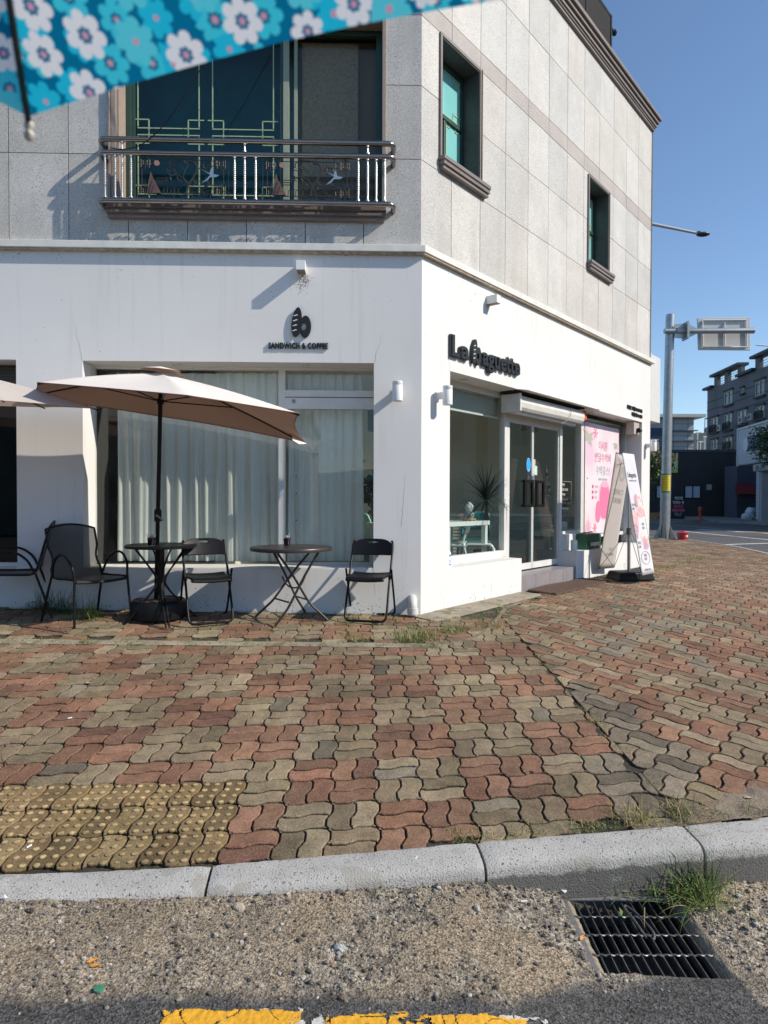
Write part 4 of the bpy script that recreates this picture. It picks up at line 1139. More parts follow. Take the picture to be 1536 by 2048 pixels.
# far-left opening, dark glass with a rolled shutter
fr = MB(); fbox(fr, -7.9, -4.03, 2.36, 2.56, o0=-.28); fr.build('shutter_housing', mat('dark_shutter', (.06, .057, .05), .6, var=.1, vs=3), bld, bevel=.004)
mb = MB()
for k in range(5): mb.box(-7.9, -4.03, -.268, -.28, 2.385 + k * .034, 2.405 + k * .034, LW)
mb.build('shutter_slat', MATS['dark_shutter'], bld)
mb = MB(); fbox(mb, -7.9, -4.03, .40, .50); fbox(mb, -7.9, -4.03, 2.22, 2.36); fbox(mb, -4.075, -4.0, .5, 2.3); wl2 = mb.build('shop_window', M_frame, bld, bevel=.003)
mb = MB(); mb.box(-7.9, -4.07, -.335, -.341, .5, 2.24, LW); mb.build('pane', M_pane2, wl2)
mb = MB(); mb.box(-7.95, -4.0, -.36, -.37, .4, 2.3, LW); mb.build('blackout_film', mat('blackout', (.035, .038, .038), .7), wl2)

# ------------------------------------------------------------------ shop front, street side
f = MB()
fbox(f, .44, 2.30, .43, .515, RW, -.285, -.36)                       # sill rail of the left window
fbox(f, 2.245, 2.375, .19, 2.56, RW, -.29, -.37)                     # post left of the door
fbox(f, .44, 2.25, 2.50, 2.57, RW)
fbox(f, 3.905, 3.985, .19, 2.56, RW, -.28, -.37)                     # post right of the door
fbox(f, 4.655, 4.775, .415, 2.56, RW, -.27, -.37)
fbox(f, 3.985, 4.655, .66, .70, RW, -.29, -.36)
fbox(f, 4.775, 6.76, .56, .62, RW, -.28, -.37)
fbox(f, 6.62, 6.70, .62, 2.50, RW, -.28, -.37)
fbox(f, 2.375, 3.905, 2.235, 2.34, RW, -.285, -.36); fbox(f, 2.375, 3.905, 2.355, 2.42, RW, -.29, -.37)
fs = f.build('shop_window', M_frame, bld, bevel=.003)
for (a0, a1, z0, z1) in ((.43, 2.246, .515, 2.50), (3.98, 4.66, .70, 2.5), (4.77, 6.63, .62, 2.5)):
    mb = MB(); mb.box(a0, a1, -.328, -.334, z0, z1, RW); mb.build('pane', M_pane, fs)
# plinth under the small window
mb = MB(); mb.box(3.985, 4.655, -.20, -.34, .415, .66, RW); mb.build('plinth', M_wall, bld, bevel=.005)
mb = MB(); mb.box(6.7, 7.0, -.30, -.36, .4, 2.57, RW); mb.build('pier', M_wall, bld)
# tiled step in front of the door
M_tile = mat('grey_porcelain_tile', (.27, .25, .255), .35, var=.12, vs=5, speck=[(140, .62, (.19, .18, .18))])
mb = MB()
for k in range(4):
    x0 = 2.183 + k * .425; mb.box(x0 + .002, min(x0 + .423, 3.882), -.012, -.02 - .02, -.12, .187, RW)
for k in range(4):
    x0 = 2.183 + k * .425; mb.box(x0 + .002, min(x0 + .423, 3.882), -.012, -.30, .1875, .197, RW)
st_ = mb.build('door_step', M_tile, bld, bevel=.002)
mb = MB(); mb.box(2.182, 3.884, -.02, -.34, -.12, .186, RW); mb.build('step_core', mat('pale_grout', (.5, .49, .47), .9), bld)

# double glass door
dr = MB()
D0, D1, DZ0, DZ1 = 2.378, 3.900, .215, 2.235
for (a0, a1) in ((D0, 3.058), (3.068, D1)):
    dr.box(a0, a0 + .022, -.30, -.34, DZ0, DZ1, RW); dr.box(a1 - .022, a1, -.30, -.34, DZ0, DZ1, RW)
    dr.box(a0 + .022, a1 - .022, -.30, -.34, DZ0, DZ0 + .085, RW); dr.box(a0 + .022, a1 - .022, -.30, -.34, DZ1 - .025, DZ1, RW)
door = dr.build('door', M_frame, bld, bevel=.002)
for (a0, a1) in ((D0 + .02, 3.036), (3.09, D1 - .02)):
    mb = MB(); mb.box(a0, a1, -.317, -.323, DZ0 + .08, DZ1 - .02, RW); mb.build('pane', glass('door_glass', (.82, .87, .84), refl=1.5), door)
for (a0, a1) in ((2.745, 3.02), (3.105, 3.36)):
    mb = MB()
    for oo in (-.255,):
        mb.box(a0, a0 + .048, oo, oo - .03, 1.075, 1.455, RW); mb.box(a1 - .048, a1, oo, oo - .03, 1.075, 1.455, RW)
        mb.box(a0 + .048, a1 - .048, oo, oo - .03, 1.075, 1.115, RW); mb.box(a0 + .048, a1 - .048, oo, oo - .03, 1.412, 1.455, RW)
    for z_ in (1.10, 1.43): mb.tube([RW(a0 + .02 if a0 < 3 else a1 - .02, -.285, z_), RW(a0 + .02 if a0 < 3 else a1 - .02, -.32, z_)], .01)
    mb.build('handle', M_black, door, bevel=.003)
mb = MB(); mb.box(3.035, 3.095, -.285, -.299, 1.33, 1.52, RW); mb.build('lock', mat('lock_silver', (.5, .5, .5), .35, metal=.8), door, bevel=.006)
# sticker decals, each a thin film on the outer face of the glass
def disc(mb, frame, a, o, z, ra, rz, th=.002, n=28):
    P = [frame(a + ra * math.cos(2 * math.pi * k / n), o, z + rz * math.sin(2 * math.pi * k / n)) for k in range(n)]
    mb.plate(P, NR if frame is RW else NL, th); return mb
mb = MB(); disc(mb, RW, 2.965, -.3165, 1.665, .062, .098); sk = mb.build('door_sticker', mat('blue_sticker', (.02, .38, .85), .4), door)
mb = MB()
P = [RW(2.965 + .054 * math.cos(k * math.pi / 14), -.3140, 1.665 + .088 * math.sin(k * math.pi / 14)) for k in range(28)]; mb.tube(P, .0018, n=4, closed=True)
mb.box(2.95, 2.98, -.3143, -.3145, 1.595, 1.60, RW); mb.build('sticker_ring', mat('sticker_white', (.8, .85, .9), .5), sk)
mb = MB(); disc(mb, RW, 2.965, -.3165, 1.455 + .03, .032, .038); 
for k, z_ in enumerate((1.55, 1.535, 1.43, 1.415, 1.40)): mb.box(2.935, 2.995, -.3165, -.3150, z_, z_ + .007, RW)
mb.build('door_sticker', mat('sticker_dark', (.06, .06, .065), .5), door)
mb = MB(); mb.box(3.075, 3.165, -.3135, -.3165, 1.56, 1.75, RW); mb.box(3.125, 3.225, -.3130, -.3134 - .003, 1.53, 1.66, RW)
sn = mb.build('notice', mat('pale_green_notice', (.55, .66, .58), .6), door)
for k in range(4):
    mb = MB(); mb.box(3.095, 3.15, -.3122, -.3129, 1.735 - k * .033, 1.741 - k * .033, RW); mb.build('text_line', mat('notice_ink', (.12, .16, .15), .8), sn)
# line drawing of a coffee cup on the right leaf
M_line = mat('vinyl_black', (.01, .01, .01), .5)
mb = MB(); cz_ = 1.36
def pl2(pts, r=.0042): mb.tube([RW(3.52 + a, -.3125, cz_ + z) for a, z in pts], r, n=6)
pl2([(-.085 + .0, .06), (-.08, -.02), (-.045, -.085), (0, -.10), (.045, -.085), (.08, -.02), (.085, .06)])
pl2([(.085 * math.cos(a), .06 + .025 * math.sin(a)) for a in [k * math.pi / 10 for k in range(21)]])
pl2([(.065 * math.cos(a), .052 + .015 * math.sin(a)) for a in [k * math.pi / 10 for k in range(21)]])
mb.plate([RW(3.52 + .06 * math.cos(k * math.pi / 8), -.316, cz_ + .048 + .011 * math.sin(k * math.pi / 8)) for k in range(16)], NR, .001)
pl2([(.08, .03), (.115, .03), (.12, -.02), (.085, -.045), (.065, -.045)])
pl2([(.14 * math.cos(a), -.105 + .04 * math.sin(a)) for a in [k * math.pi / 12 for k in range(25)]])
pl2([(-.06, -.07), (-.085, -.10), (-.04, -.125), (.04, -.125), (.085, -.10), (.06, -.07)])
pl2([(.02, .12), (.05, .17), (.055, .215), (.03, .235), (.0, .21), (.0, .17), (-.03, .22), (-.03, .27), (-.01, .315), (.015, .32), (.025, .29), (.015, .26), (-.02, .235)])
mb.build('cup_drawing', M_line, door)
# white opening-hours lettering on the narrow window
M_vw = mat('vinyl_white', (.75, .75, .73), .5)
a0, a1, z0, z1 = 4.02, 4.42, 1.13, 1.46; mb = MB(); mb.tube([RW(a0, -.3265, z0), RW(a1, -.3265, z0), RW(a1, -.3265, z1), RW(a0, -.3265, z1)], .003, n=4, closed=True); mb.build('hours_border', M_vw, fs); mb = MB()
for k, tx in enumerate(('OPEN', '09:00-21:00', 'BREAK', '일요일 휴무')): add_text(mb, tx, .052, RW(4.045, -.3275, 1.395 - k * .075), UR3, Z, .001)
add_text(mb, '043-241-4126', .055, RW(4.0, -.3275, 1.03), UR3, Z, .001, .001)
mb.build('hours_lettering', M_vw, fs)
# venetian blinds rolled up behind the street windows
M_blind = mat('blind_slats', (.60, .66, .62), .5, var=.03, vs=3)
for (a0, a1, zb) in ((.45, 2.24, 2.24), (3.99, 4.65, 2.33), (4.79, 6.62, 2.20)):
    mb = MB(); z_ = zb + .02
    while z_ < 2.50: mb.box(a0 + .02, a1 - .02, -.375, -.40, z_, z_ + .006, RW); z_ += .0125
    mb.box(a0 + .02, a1 - .02, -.37, -.405, zb, zb + .018, RW); mb.box(a0 + .02, a1 - .02, -.365, -.41, 2.485, 2.53, RW)
    mb.build('blind', M_blind, fs)

# soffit hole above the door, its shade put into a dark slab, with the bent white fascia strip
mb = MB(); mb.box(2.08, 4.2, -.03, -.27, 2.545, 2.569, RW); mb.build('soffit_gap', mat('hole_shade', (.02, .018, .015), .9), bld)
mb = MB()
mb.plate([RW(1.98, -.004, 2.561), RW(4.62, -.004, 2.561), RW(4.50, .10, 2.55), RW(2.12, .12, 2.55)], Z, .012)
mb.build('fascia_strip', mat('stained_fascia', (.70, .67, .60), .6, var=.12, vs=5, speck=[(9, .62, (.45, .33, .2))]), bld, bevel=.002)

# ================================================================== things on the building
# wires hang and the railing of the first-floor window
rl = thing('balcony_railing', 'bronze metal railing with cast landscape panels in front of the wide upper window', 'railing', tuple(LW(-1.7, .15, 4.0)))
RO = .15
def ra(a): return (a + .38) * 1.0195 - .38
def rzz(z): return (z - 1.176) * 1.0195 + 1.176
def rail(z, r, x0=ra(-3.14), x1=ra(-.30), oo=RO):
    rb = .06; z = rzz(z)
    pts = [LW(x0, -.02, z), LW(x0, .04, z), LW(x0, oo - rb, z)]
    for k in range(1, 7): a = k * math.pi / 14; pts.append(LW(x0 + rb * (1 - math.cos(a)), oo - rb + rb * math.sin(a), z))
    pts.append(LW(x0 + rb, oo, z)); pts.append(LW(x1 - rb, oo, z))
    for k in range(1, 7): a = k * math.pi / 14; pts.append(LW(x1 - rb + rb * math.sin(a), oo - rb + rb * math.cos(a), z))
    pts += [LW(x1, oo - rb, z), LW(x1, .04, z), LW(x1, -.02, z)]
    mb = MB(); mb.tube(pts, r, n=14); return mb.build('rail', M_steel, rl, smooth=True)
for z_ in (4.640, 4.512, 4.055): rail(z_, .0265)
def baluster(a, z0, z1, turned=True):
    a = ra(a); z0 = rzz(z0); z1 = rzz(z1)
    h = z1 - z0; P = [(.018, 0), (.018, .012), (.0095, .018)]
    if turned:
        P += [(.0095, h * .20)]
        for c in (.26, .50, .74):
            for k in (-2, -1, 0, 1, 2): zc = h * c + k * .021; P += [(.0085, zc - .009), (.0140, zc - .004), (.0140, zc + .004), (.0085, zc + .009)]
            if c < .7: P += [(.0125, h * (c + .12))]
    P += [(.0095, h - .018), (.018, h - .012), (.018, h)]
    mb = MB(); mb.lathe(P, tuple(LW(a, RO, z0)), n=10); return mb.build('baluster', M_chrome, rl, smooth=True)
for a in (-3.083, -2.987, -2.921, -2.835, -1.842, -1.745, -1.639, -.646, -.554, -.471, -.388): baluster(a, 4.08, 4.488)
for a in (-2.921, -1.745, -.554): baluster(a, 4.536, 4.616, False)
def art_panel(a0, a1):
    a0, a1 = ra(a0), ra(a1); z0, z1 = rzz(4.098), rzz(4.478); o_ = RO; W = a1 - a0
    def P(u, v): return LW(a0 + u * W, o_, z0 + v * (z1 - z0))
    mb = MB(); r = .0042
    def ln(*q, r_=r): mb.tube([P(*p) for p in q], r_, n=5)
    def fret(cx, cy, s=.045, t=.12):
        for k in (1, .5): ln((cx - s * k, cy - t * k), (cx + s * k, cy - t * k), (cx + s * k, cy + t * k), (cx - s * k, cy + t * k), (cx - s * k, cy - t * k))
        ln((cx - s * 1.7, cy), (cx + s * 1.7, cy)); ln((cx, cy - t * 1.5), (cx, cy + t * 1.5))
    for cx in (.085, .92):
        for cy in (.15, .85): fret(cx, cy)
    for cx, s in ((.165, 1), (.84, -1)):
        for cy in (.15, .86): ln((cx - .025, cy - .07), (cx + .025, cy - .07), (cx + .025, cy + .05), (cx - .025, cy + .05), (cx - .025, cy - .07))
    ln((.21, .05), (.79, .05)); ln((.2, .93), (.8, .93)); ln((.05, .30), (.05, .70)); ln((.945, .3), (.945, .72))
    for u in (.085, .21, .4, .6, .8, .93): ln((u, -.03), (u, .05)); ln((u, .93), (u, 1.03))
    ln((0, -.04), (0, 1.04), (1, 1.04), (1, -.04), (0, -.04), r_=.005)
    # pine tree
    ln((.53, .05), (.555, .28), (.60, .45), (.645, .62), (.66, .75), (.63, .87), (.56, .9), r_=.010)
    ln((.56, .30), (.50, .48), (.43, .56), (.37, .52), (.33, .60), r_=.008); ln((.50, .48), (.52, .66), (.46, .80), (.40, .78)); ln((.52, .66), (.56, .8), (.50, .92))
    ln((.43, .56), (.40, .70), (.34, .72), (.36, .82)); ln((.61, .47), (.68, .40), (.75, .42), (.79, .34)); ln((.66, .7), (.72, .78), (.80, .78)); ln((.60, .45), (.65, .33)); ln((.42, .56), (.45, .42), (.49, .38))
    for (u, v) in ((.34, .62), (.37, .84), (.42, .80), (.72, .79), (.79, .76), (.75, .44), (.36, .48), (.48, .40), (.62, .30)):
        for k in range(4): a = rnd.uniform(0, 6.28); ln((u, v), (u + .030 * math.cos(a), v + .07 * math.sin(a)))
    # waves, rocks, clouds
    for k in range(3): ln(*[(.55 + .24 * i / 10, .08 + .07 * k + .03 * math.sin(i * 1.3 + k)) for i in range(11)])
    for k in range(3): ln((.21, .34 + k * .06), (.29 + .03 * k, .34 + k * .06), (.33, .37 + k * .05), (.31, .41 + k * .04))
    ln((.37, .9), (.42, .96), (.52, .95), (.60, .93)); ln((.74, .26), (.78, .32), (.84, .30), (.88, .24))
    for k in range(5): ln((.28 + .04 * k, .06), (.29 + .04 * k, .20 + .04 * (k % 2)), (.32 + .04 * k, .22))
    pn = mb.build('cast_panel', M_iron, rl, smooth=True)
    mb = MB()
    for (u0, u1, h) in ((.105, .205, .62), (.135, .24, .44), (.165, .26, .3)):
        w = len(mb.v) * .00002; mb.plate([P(u0, .06) , P(u0 + (u1 - u0) * .18, h * .6), P(u0 + (u1 - u0) * .42, h), P(u0 + (u1 - u0) * .62, h * .8), P(u1, .06)], NL, .006 + w * 40)
    mb.build('mountain', M_ironred, pn)
    mb = MB(); mb.plate([P(.215 + .030 * math.cos(k * math.pi / 10), .835 + .068 * math.sin(k * math.pi / 10)) for k in range(20)], NL, .008); mb.build('sun_disc', mat('copper_disc', (.45, .26, .20), .5, metal=.4), pn)
    mb = MB()
    mb.plate([P(.70, .34), P(.76, .46), P(.80, .56), P(.70, .70), P(.79, .60), P(.815, .75), P(.835, .58), P(.90, .55), P(.86, .50), P(.80, .50), P(.77, .42)], NL, .007)
    mb.build('crane', M_chrome, pn)
art_panel(-2.775, -1.90); art_panel(-1.57, -.705)

# hanging cable
mb = MB(); q0 = LW(-1.95, .34, 5.62); q1 = LW(-3.02, .33, 4.53)
mb.tube([q0 * (1 - t) + q1 * t + Z * (-.42 * math.sin(math.pi * t) * (t * .6 + .4)) for t in [k / 24 for k in range(25)]], .0045, n=6)
mb.tube([LW(-1.95, .34, 5.62), LW(-1.6, .5, 6.4)], .0045, n=6)
o = mb.build('cable', M_black); tag(o, 'thin black cable hanging slack in front of the wide upper window', 'cable')

# box lamps on the white wall
def box_lamp(frame, a, z, label):
    t_ = thing('box_lamp', label, 'lamp', tuple(frame(a, 0, z)), 'square white spotlights under the ledge')
    mb = MB(); mb.box(a - .047, a + .047, .002, .145, z - .047, z + .047, frame); mb.build('housing', M_white, t_, bevel=.003)
    mb = MB(); mb.box(a - .04, a + .04, .012, .135, z - .0505, z - .0475, frame); mb.build('lens', mat('lamp_grill', (.20, .17, .13), .6), t_)
box_lamp(LW, -1.222, 3.505, 'white cube lamp above the black logo on the shaded wall')
box_lamp(RW, 1.31, 3.50, 'white cube lamp above the shop name on the sunlit wall')
# cylinder lamps
def cyl_lamp(frame, a, z, label):
    t_ = thing('wall_lamp', label, 'lamp', tuple(frame(a, 0, z)), 'white cylinder wall lamps')
    c = frame(a, .135, z - .10); mb = MB()
    mb.lathe([(.046, 0), (.052, .003), (.052, .155), (.050, .158), (.052, .161), (.052, .196), (.049, .2)], tuple(c), n=28)
    mb.build('housing', M_white, t_, smooth=True)
    mb = MB(); mb.box(a - .026, a + .026, .012, .095, z - .03, z + .04, frame); mb.build('arm', M_white, t_, bevel=.006)
    mb = MB(); mb.box(a - .034, a + .034, .001, .014, z - .05, z + .05, frame); mb.build('bracket', M_white, t_, bevel=.003)
    mb = MB(); mb.lathe([(.042, -.002), (.042, .001)], tuple(c), n=20); mb.build('lens', mat('lamp_lens', (.5, .48, .44), .3), t_)
cyl_lamp(LW, -.252, 2.262, 'white cylinder lamp on the shaded wall right of the curtained window')
cyl_lamp(RW, .275, 2.262, 'white cylinder lamp on the sunlit wall beside the building corner')
cyl_lamp(RW, 6.90, 2.16, 'white cylinder lamp at the far end of the sunlit wall')

# logo and lettering on the terrace wall
lg = thing('wall_logo', 'black letter b logo shaped like a loaf above the words SANDWICH & COFFEE', 'logo', tuple(LW(-1.25, 0, 2.7)))
def rot_ellipse(cx, cz, ra, rz, tilt, n=40, pinch=0):
    P = []
    for k in range(n):
        a = 2 * math.pi * k / n; x, z = ra * math.cos(a), rz * math.sin(a)
        x *= 1 - pinch * (z / rz)
        P.append((cx + x * math.cos(tilt) + z * math.sin(tilt), cz - x * math.sin(tilt) + z * math.cos(tilt)))
    return P
def loaf_logo(frame, a, z, s, nrm, parent, m, mw, o0=.004, th=.022, holes=True):
    """b mark: a slashed loaf and a round bowl, s = total height"""
    mb = MB(); P = rot_ellipse(a - .13 * s, z + .02 * s, .165 * s, .49 * s, .12, pinch=.08)
    mb.plate([frame(x, o0, y) for x, y in P], nrm, th)
    lf = mb.build('loaf', m, parent)
    mb = MB(); n = 40; c = (a + .155 * s, z - .13 * s); ro = (.19 * s, .365 * s); ri = (.085 * s, .125 * s); cc = (a + .10 * s, z - .13 * s)
    R1 = rot_ellipse(c[0], c[1], ro[0], ro[1], .05, n); R2 = rot_ellipse(cc[0], cc[1], ri[0], ri[1], .1, n)
    th2 = th * .93
    V = [frame(x, o0, y) for x, y in R1] + [frame(x, o0, y) for x, y in R2]; V += [v + nrm * th2 for v in V]
    F = []
    for k in range(n):
        l = (k + 1) % n; F += [(k, l, n + l, n + k), (2 * n + k, 3 * n + k, 3 * n + l, 2 * n + l), (k, 2 * n + k, 2 * n + l, l), (n + k, n + l, 3 * n + l, 3 * n + k)]
    mb.add(V, F); mb.build('bowl', m, parent)
    for k in range(4):
        mb = MB(); zc = z + (.235 - .165 * k) * s; xc = a - (.185 + .012 * k) * s + .02 * s
        mb.tube([frame(xc + .075 * s * u, o0 + th + .0005, zc + .018 * s * math.sin((u) * 2.5)) for u in [-1, -.6, -.2, .2, .6, 1]], [.010 * s, .016 * s, .019 * s, .019 * s, .016 * s, .008 * s], n=6)
        mb.build('slash', mw, lf)
loaf_logo(LW, -1.232, 2.965, .305, NL, lg, M_sign, M_vw)
tm = MB(); fit_text(tm, 'SANDWICH & COFFEE', .080, LW(-1.559, .004, 2.706), UL3, Z, .603, .014, .0030, spacing=1.1)
tm.build('lettering', M_sign, lg)

# shop name on the street wall
sg = thing('shop_sign', 'raised black letters La baguette on the sunlit white wall', 'sign', tuple(RW(1.2, 0, 2.75)))
def letters(txt, a0, a1, z, size, off, depth, o0, m, nm):
    me = text_mesh(txt, size, .01, off, spacing=1.04); xs_ = [v.co.x for v in me.vertices]; w0, w1 = min(xs_), max(xs_); bpy.data.meshes.remove(me)
    sx_ = (a1 - a0) / (w1 - w0); mb = MB(); add_text(mb, txt, size, RW(a0 - w0 * sx_, o0, z), UR3, Z, depth, off, sx=sx_, spacing=1.04); mb.build(nm, m, sg)
for (off, dp, o0, m, nm, e) in ((.013, .030, .004, M_signedge, 'back_letters', 0), (.007, .014, .035, M_sign, 'front_letters', .007)):
    letters('L', .49 + e, .655 - e, 2.735, .31, off, dp, o0, m, nm); letters('a', .665 + e, .845 - e, 2.735, .27, off, dp, o0, m, nm)
    letters('aguette', 1.125 + e, 2.03 - e, 2.735, .285, off, dp, o0, m, nm)
loaf_logo(RW, 1.00, 2.845, .285, NR, sg, M_sign, M_vw, .005, .040)
mb = MB(); fit_text(mb, '라바게트 도래점 041-333-4026', .080, RW(5.90, .003, 2.735), UR3, Z, .76, .012, .002); fit_text(mb, '커피문의 544-1629', .080, RW(6.12, .003, 2.635), UR3, Z, .54, .012, .002)
o = mb.build('phone_lettering', M_sign); origin(o, RW(6.3, 0, 2.65)); tag(o, 'two short lines of small black Korean lettering near the far end of the white wall', 'sign')

# vertical sign box on the far corner
t_ = thing('sign_box', 'tall white light box sign fixed to the far corner of the building', 'sign', tuple(RW(7.15, -.2, 2.68)))
mb = MB(); mb.box(7.14, 8.0, -.10, -.24, 2.68, 3.93, RW); mb.build('face', mat('sign_box_white', (.66, .66, .64), .4, var=.04), t_, bevel=.004)
mb = MB(); mb.box(7.13, 7.42, -.082, -.0995, 2.67, 3.94, RW); mb.build('edge', mat('tan_edge', (.58, .55, .47), .6, var=.15), t_)

# roller shutter housing over the door
t_ = thing('roller_shutter', 'rolled-up white roller shutter housing above the glass door', 'shutter', tuple(RW(2.9, -.1, 2.25)))
mb = MB(); A0, A1 = 2.16, 4.16
P = [(-.02, 2.36), (-.005, 2.42), (-.012, 2.475), (-.045, 2.515), (-.10, 2.53), (-.26, 2.53), (-.26, 2.325), (-.05, 2.325)]
mb.add([RW(A0, o_, z_) for o_, z_ in P] + [RW(A1, o_, z_) for o_, z_ in P], [list(range(8)), [8 + k for k in range(8)][::-1]] + [(k, (k + 1) % 8, 8 + (k + 1) % 8, 8 + k) for k in range(8)])
mb.build('housing', M_whiteold, t_, bevel=.004)
mb = MB(); mb.box(A0 - .045, A0 - .002, .004, -.285, 2.30, 2.535, RW); mb.build('end_plate', M_whiteold, t_, bevel=.015)
mb = MB(); 
for k in range(3): mb.box(A0, A1 - .1, -.10 - .03 * k, -.125 - .03 * k, 2.285 + .004 * k, 2.322, RW)
mb.build('bottom_bar', M_frame, t_, bevel=.003)
mb = MB(); mb.tube([RW(3.6, .002, 2.50), RW(3.63, .012, 2.44), RW(3.60, .008, 2.36), RW(3.5, -.02, 2.29), RW(3.42, -.04, 2.26)], .004, n=6); mb.build('cable', mat('grey_cable', (.3, .3, .3), .5), t_)
# red alarm box
t_ = thing('alarm_box', 'small orange-red alarm box beside the shutter housing', 'alarm', tuple(RW(4.27, -.1, 2.4)))
mb = MB(); mb.box(4.205, 4.30, -.03, -.17, 2.385, 2.53, RW); mb.build('housing', mat('alarm_red', (.75, .09, .02), .35), t_, bevel=.012)
mb = MB(); mb.box(4.19, 4.2045, -.05, -.16, 2.40, 2.51, RW); mb.build('lens', mat('alarm_dark', (.25, .03, .02), .3), t_)
# security camera
t_ = thing('security_camera', 'beige security camera box under the soffit at the far end of the shop front', 'camera', tuple(RW(6.8, -.2, 2.35)))
mb = MB(); mb.box(6.36, 6.62, -.03, -.17, 2.34, 2.566, RW); mb.build('housing', mat('beige_box', (.48, .43, .37), .5), t_, bevel=.006)
mb = MB(); c = RW(6.52, -.0, 2.42)
for k in range(1):
    n = 16; mb.lathe([(.02, -.045), (.05, -.035), (.055, .0), (.04, .03), (.01, .035)], (0, 0, 0), n=n); mb.v = [tuple(c + Vector(v)) for v in mb.v]
cm = mb.build('camera_head', M_blackpl, t_, smooth=True)

# plastic drain elbow at the corner
mb = MB(); b0 = LW(-.088, 0, 0)
pts = [LW(-.088, -.03, .155), LW(-.088, .02, .155)] + [LW(-.088, .02 + .075 * math.sin(a), .08 + .075 * math.cos(a)) for a in [k * math.pi / 16 for k in range(1, 9)]] + [LW(-.088, .095, .05)]
mb.tube(pts, .047, n=18); 
el = mb.build('drain_pipe', mat('pvc_white', (.62, .61, .57), .45, var=.1, vs=14, speck=[(50, .66, (.3, .28, .24))]), smooth=True)
origin(el, (b0.x, b0.y, 0)); tag(el, 'short white plastic drain elbow at the foot of the corner', 'drain pipe')
mb = MB(); c = LW(-.088, .095, 0); mb.lathe([(.056, .015), (.056, .075), (.048, .075)], tuple(c), n=20); mb.lathe([(.044, .0), (.044, .02)], tuple(c), n=20)
o = mb.build('collar', MATS['pvc_white'], smooth=True); o.parent = el; o.matrix_parent_inverse = Matrix.Translation(-el.location)

# ================================================================== curtains and room contents
def curtain(name, a0, a1, z0, z1, o_, label, seed, folds, pinch=.5, amp=.045):
    mb = MB(); rg = random.Random(seed); ph = [rg.uniform(0, 6.28) for _ in range(5)]
    n = int((a1 - a0) / .012)
    def fn(u, v):
        a = a0 + (a1 - a0) * u
        am = amp * (1 - .35 * v)
        w_ = math.sin(u * folds * 6.283 + ph[0] + .8 * math.sin(u * folds * 1.7 + ph[1])) * .65 + .35 * math.sin(u * folds * 2.3 * 6.283 + ph[2] + v * .6)
        w_ += .25 * math.sin(u * folds * .45 * 6.283 + ph[3] + v * 1.3)
        return LW(a + .012 * math.sin(v * 3 + u * 20), o_ + am * w_, z0 + (z1 - z0) * v)
    mb.grid(fn, n, 24); o = mb.build(name, M_curt, smooth=True, recalc=False, sharp=180)
    origin(o, LW((a0 + a1) / 2, o_, z0)); return tag(o, label, 'curtain')
curtain('curtain', -3.27, -2.05, .50, 2.54, -.50, 'left half of the white sheer curtain behind the parasol window', 1, 9)
curtain('curtain', -2.08, -1.47, .50, 2.54, -.46, 'narrow middle length of white sheer curtain left of the mullion', 2, 5)
curtain('curtain', -1.42, -.60, .50, 2.54, -.50, 'pale sheer curtain in the window beside the cylinder lamp', 3, 7)

def room_chair(x, y, rz, m, label):
    t_ = thing('cafe_chair', label, 'chair', (x, y, .176), 'moulded chairs inside the cafe', rz=rz, local=True)
    mb = MB()
    # seat shell curving into the front
    def seat(u, v):
        xx = -.21 + .42 * u; yy = -.20 + .42 * v; e = abs(u - .5) * 2
        return (xx, yy, .445 - .012 * math.sin(math.pi * u) - .05 * max(0, e - .82) / .18 - (.035 * ((v - .85) / .15) ** 2 if v > .85 else 0))
    mb.grid(seat, 20, 14); mb.build('seat', m, t_, smooth=True, solid=.022, recalc=False, sharp=60)
    mb = MB()
    def back(u, v):
        xx = (-.21 + .42 * u) * (1 - .10 * v); e = abs(u - .5) * 2
        return (xx, -.20 - .10 * v + .035 * (e ** 3), .47 + .36 * v - (.03 * ((e - .8) / .2) ** 2 if e > .8 and v > .9 else 0))
    P = MB(); 
    for (v0, v1) in ((.28, 1.0),): mb.grid(lambda u, v: back(u, v0 + (v1 - v0) * v), 18, 8)
    bk = mb.build('backrest', m, t_, smooth=True, solid=.018, recalc=False, sharp=60)
    for s_ in (0, 1):
        mb = MB(); mb.tube([back(s_ * .94 + .03, 0), back(s_ * .94 + .03, .3)], .016, n=8); mb.build('back_post', m, t_, smooth=True)
        for yy, y2 in ((.17, .21), (-.17, -.24)):
            sx_ = 1 if s_ else -1
            mb = MB(); mb.tube([(sx_ * .185, yy, .435), (sx_ * .20, (yy + y2) / 2, .3), (sx_ * .215, y2, 0)], [.02, .017, .013], n=8); mb.build('leg', m, t_, smooth=True)
    return t_
M_mint = mat('mint_plastic', (.30, .62, .56), .4); M_teal = mat('teal_plastic', (.10, .34, .38), .4); M_offw = mat('offwhite_plastic', (.66, .72, .68), .4)
ca_ = at(905, 1060, 8.9); cb_ = at(948, 1050, 9.6); cc_ = at(958, 1100, 8.85); cd_ = at(756, 1080, 8.35)
room_chair(cd_.x, cd_.y, R_(-55), M_mint, 'mint green chair seen in the gap beside the pale curtain')
room_chair(cb_.x, cb_.y, R_(165), M_teal, 'teal chair behind the white table in the street window')
room_chair(ca_.x - .02, ca_.y, R_(80), M_offw, 'off-white chair tucked under the white table in the street window')
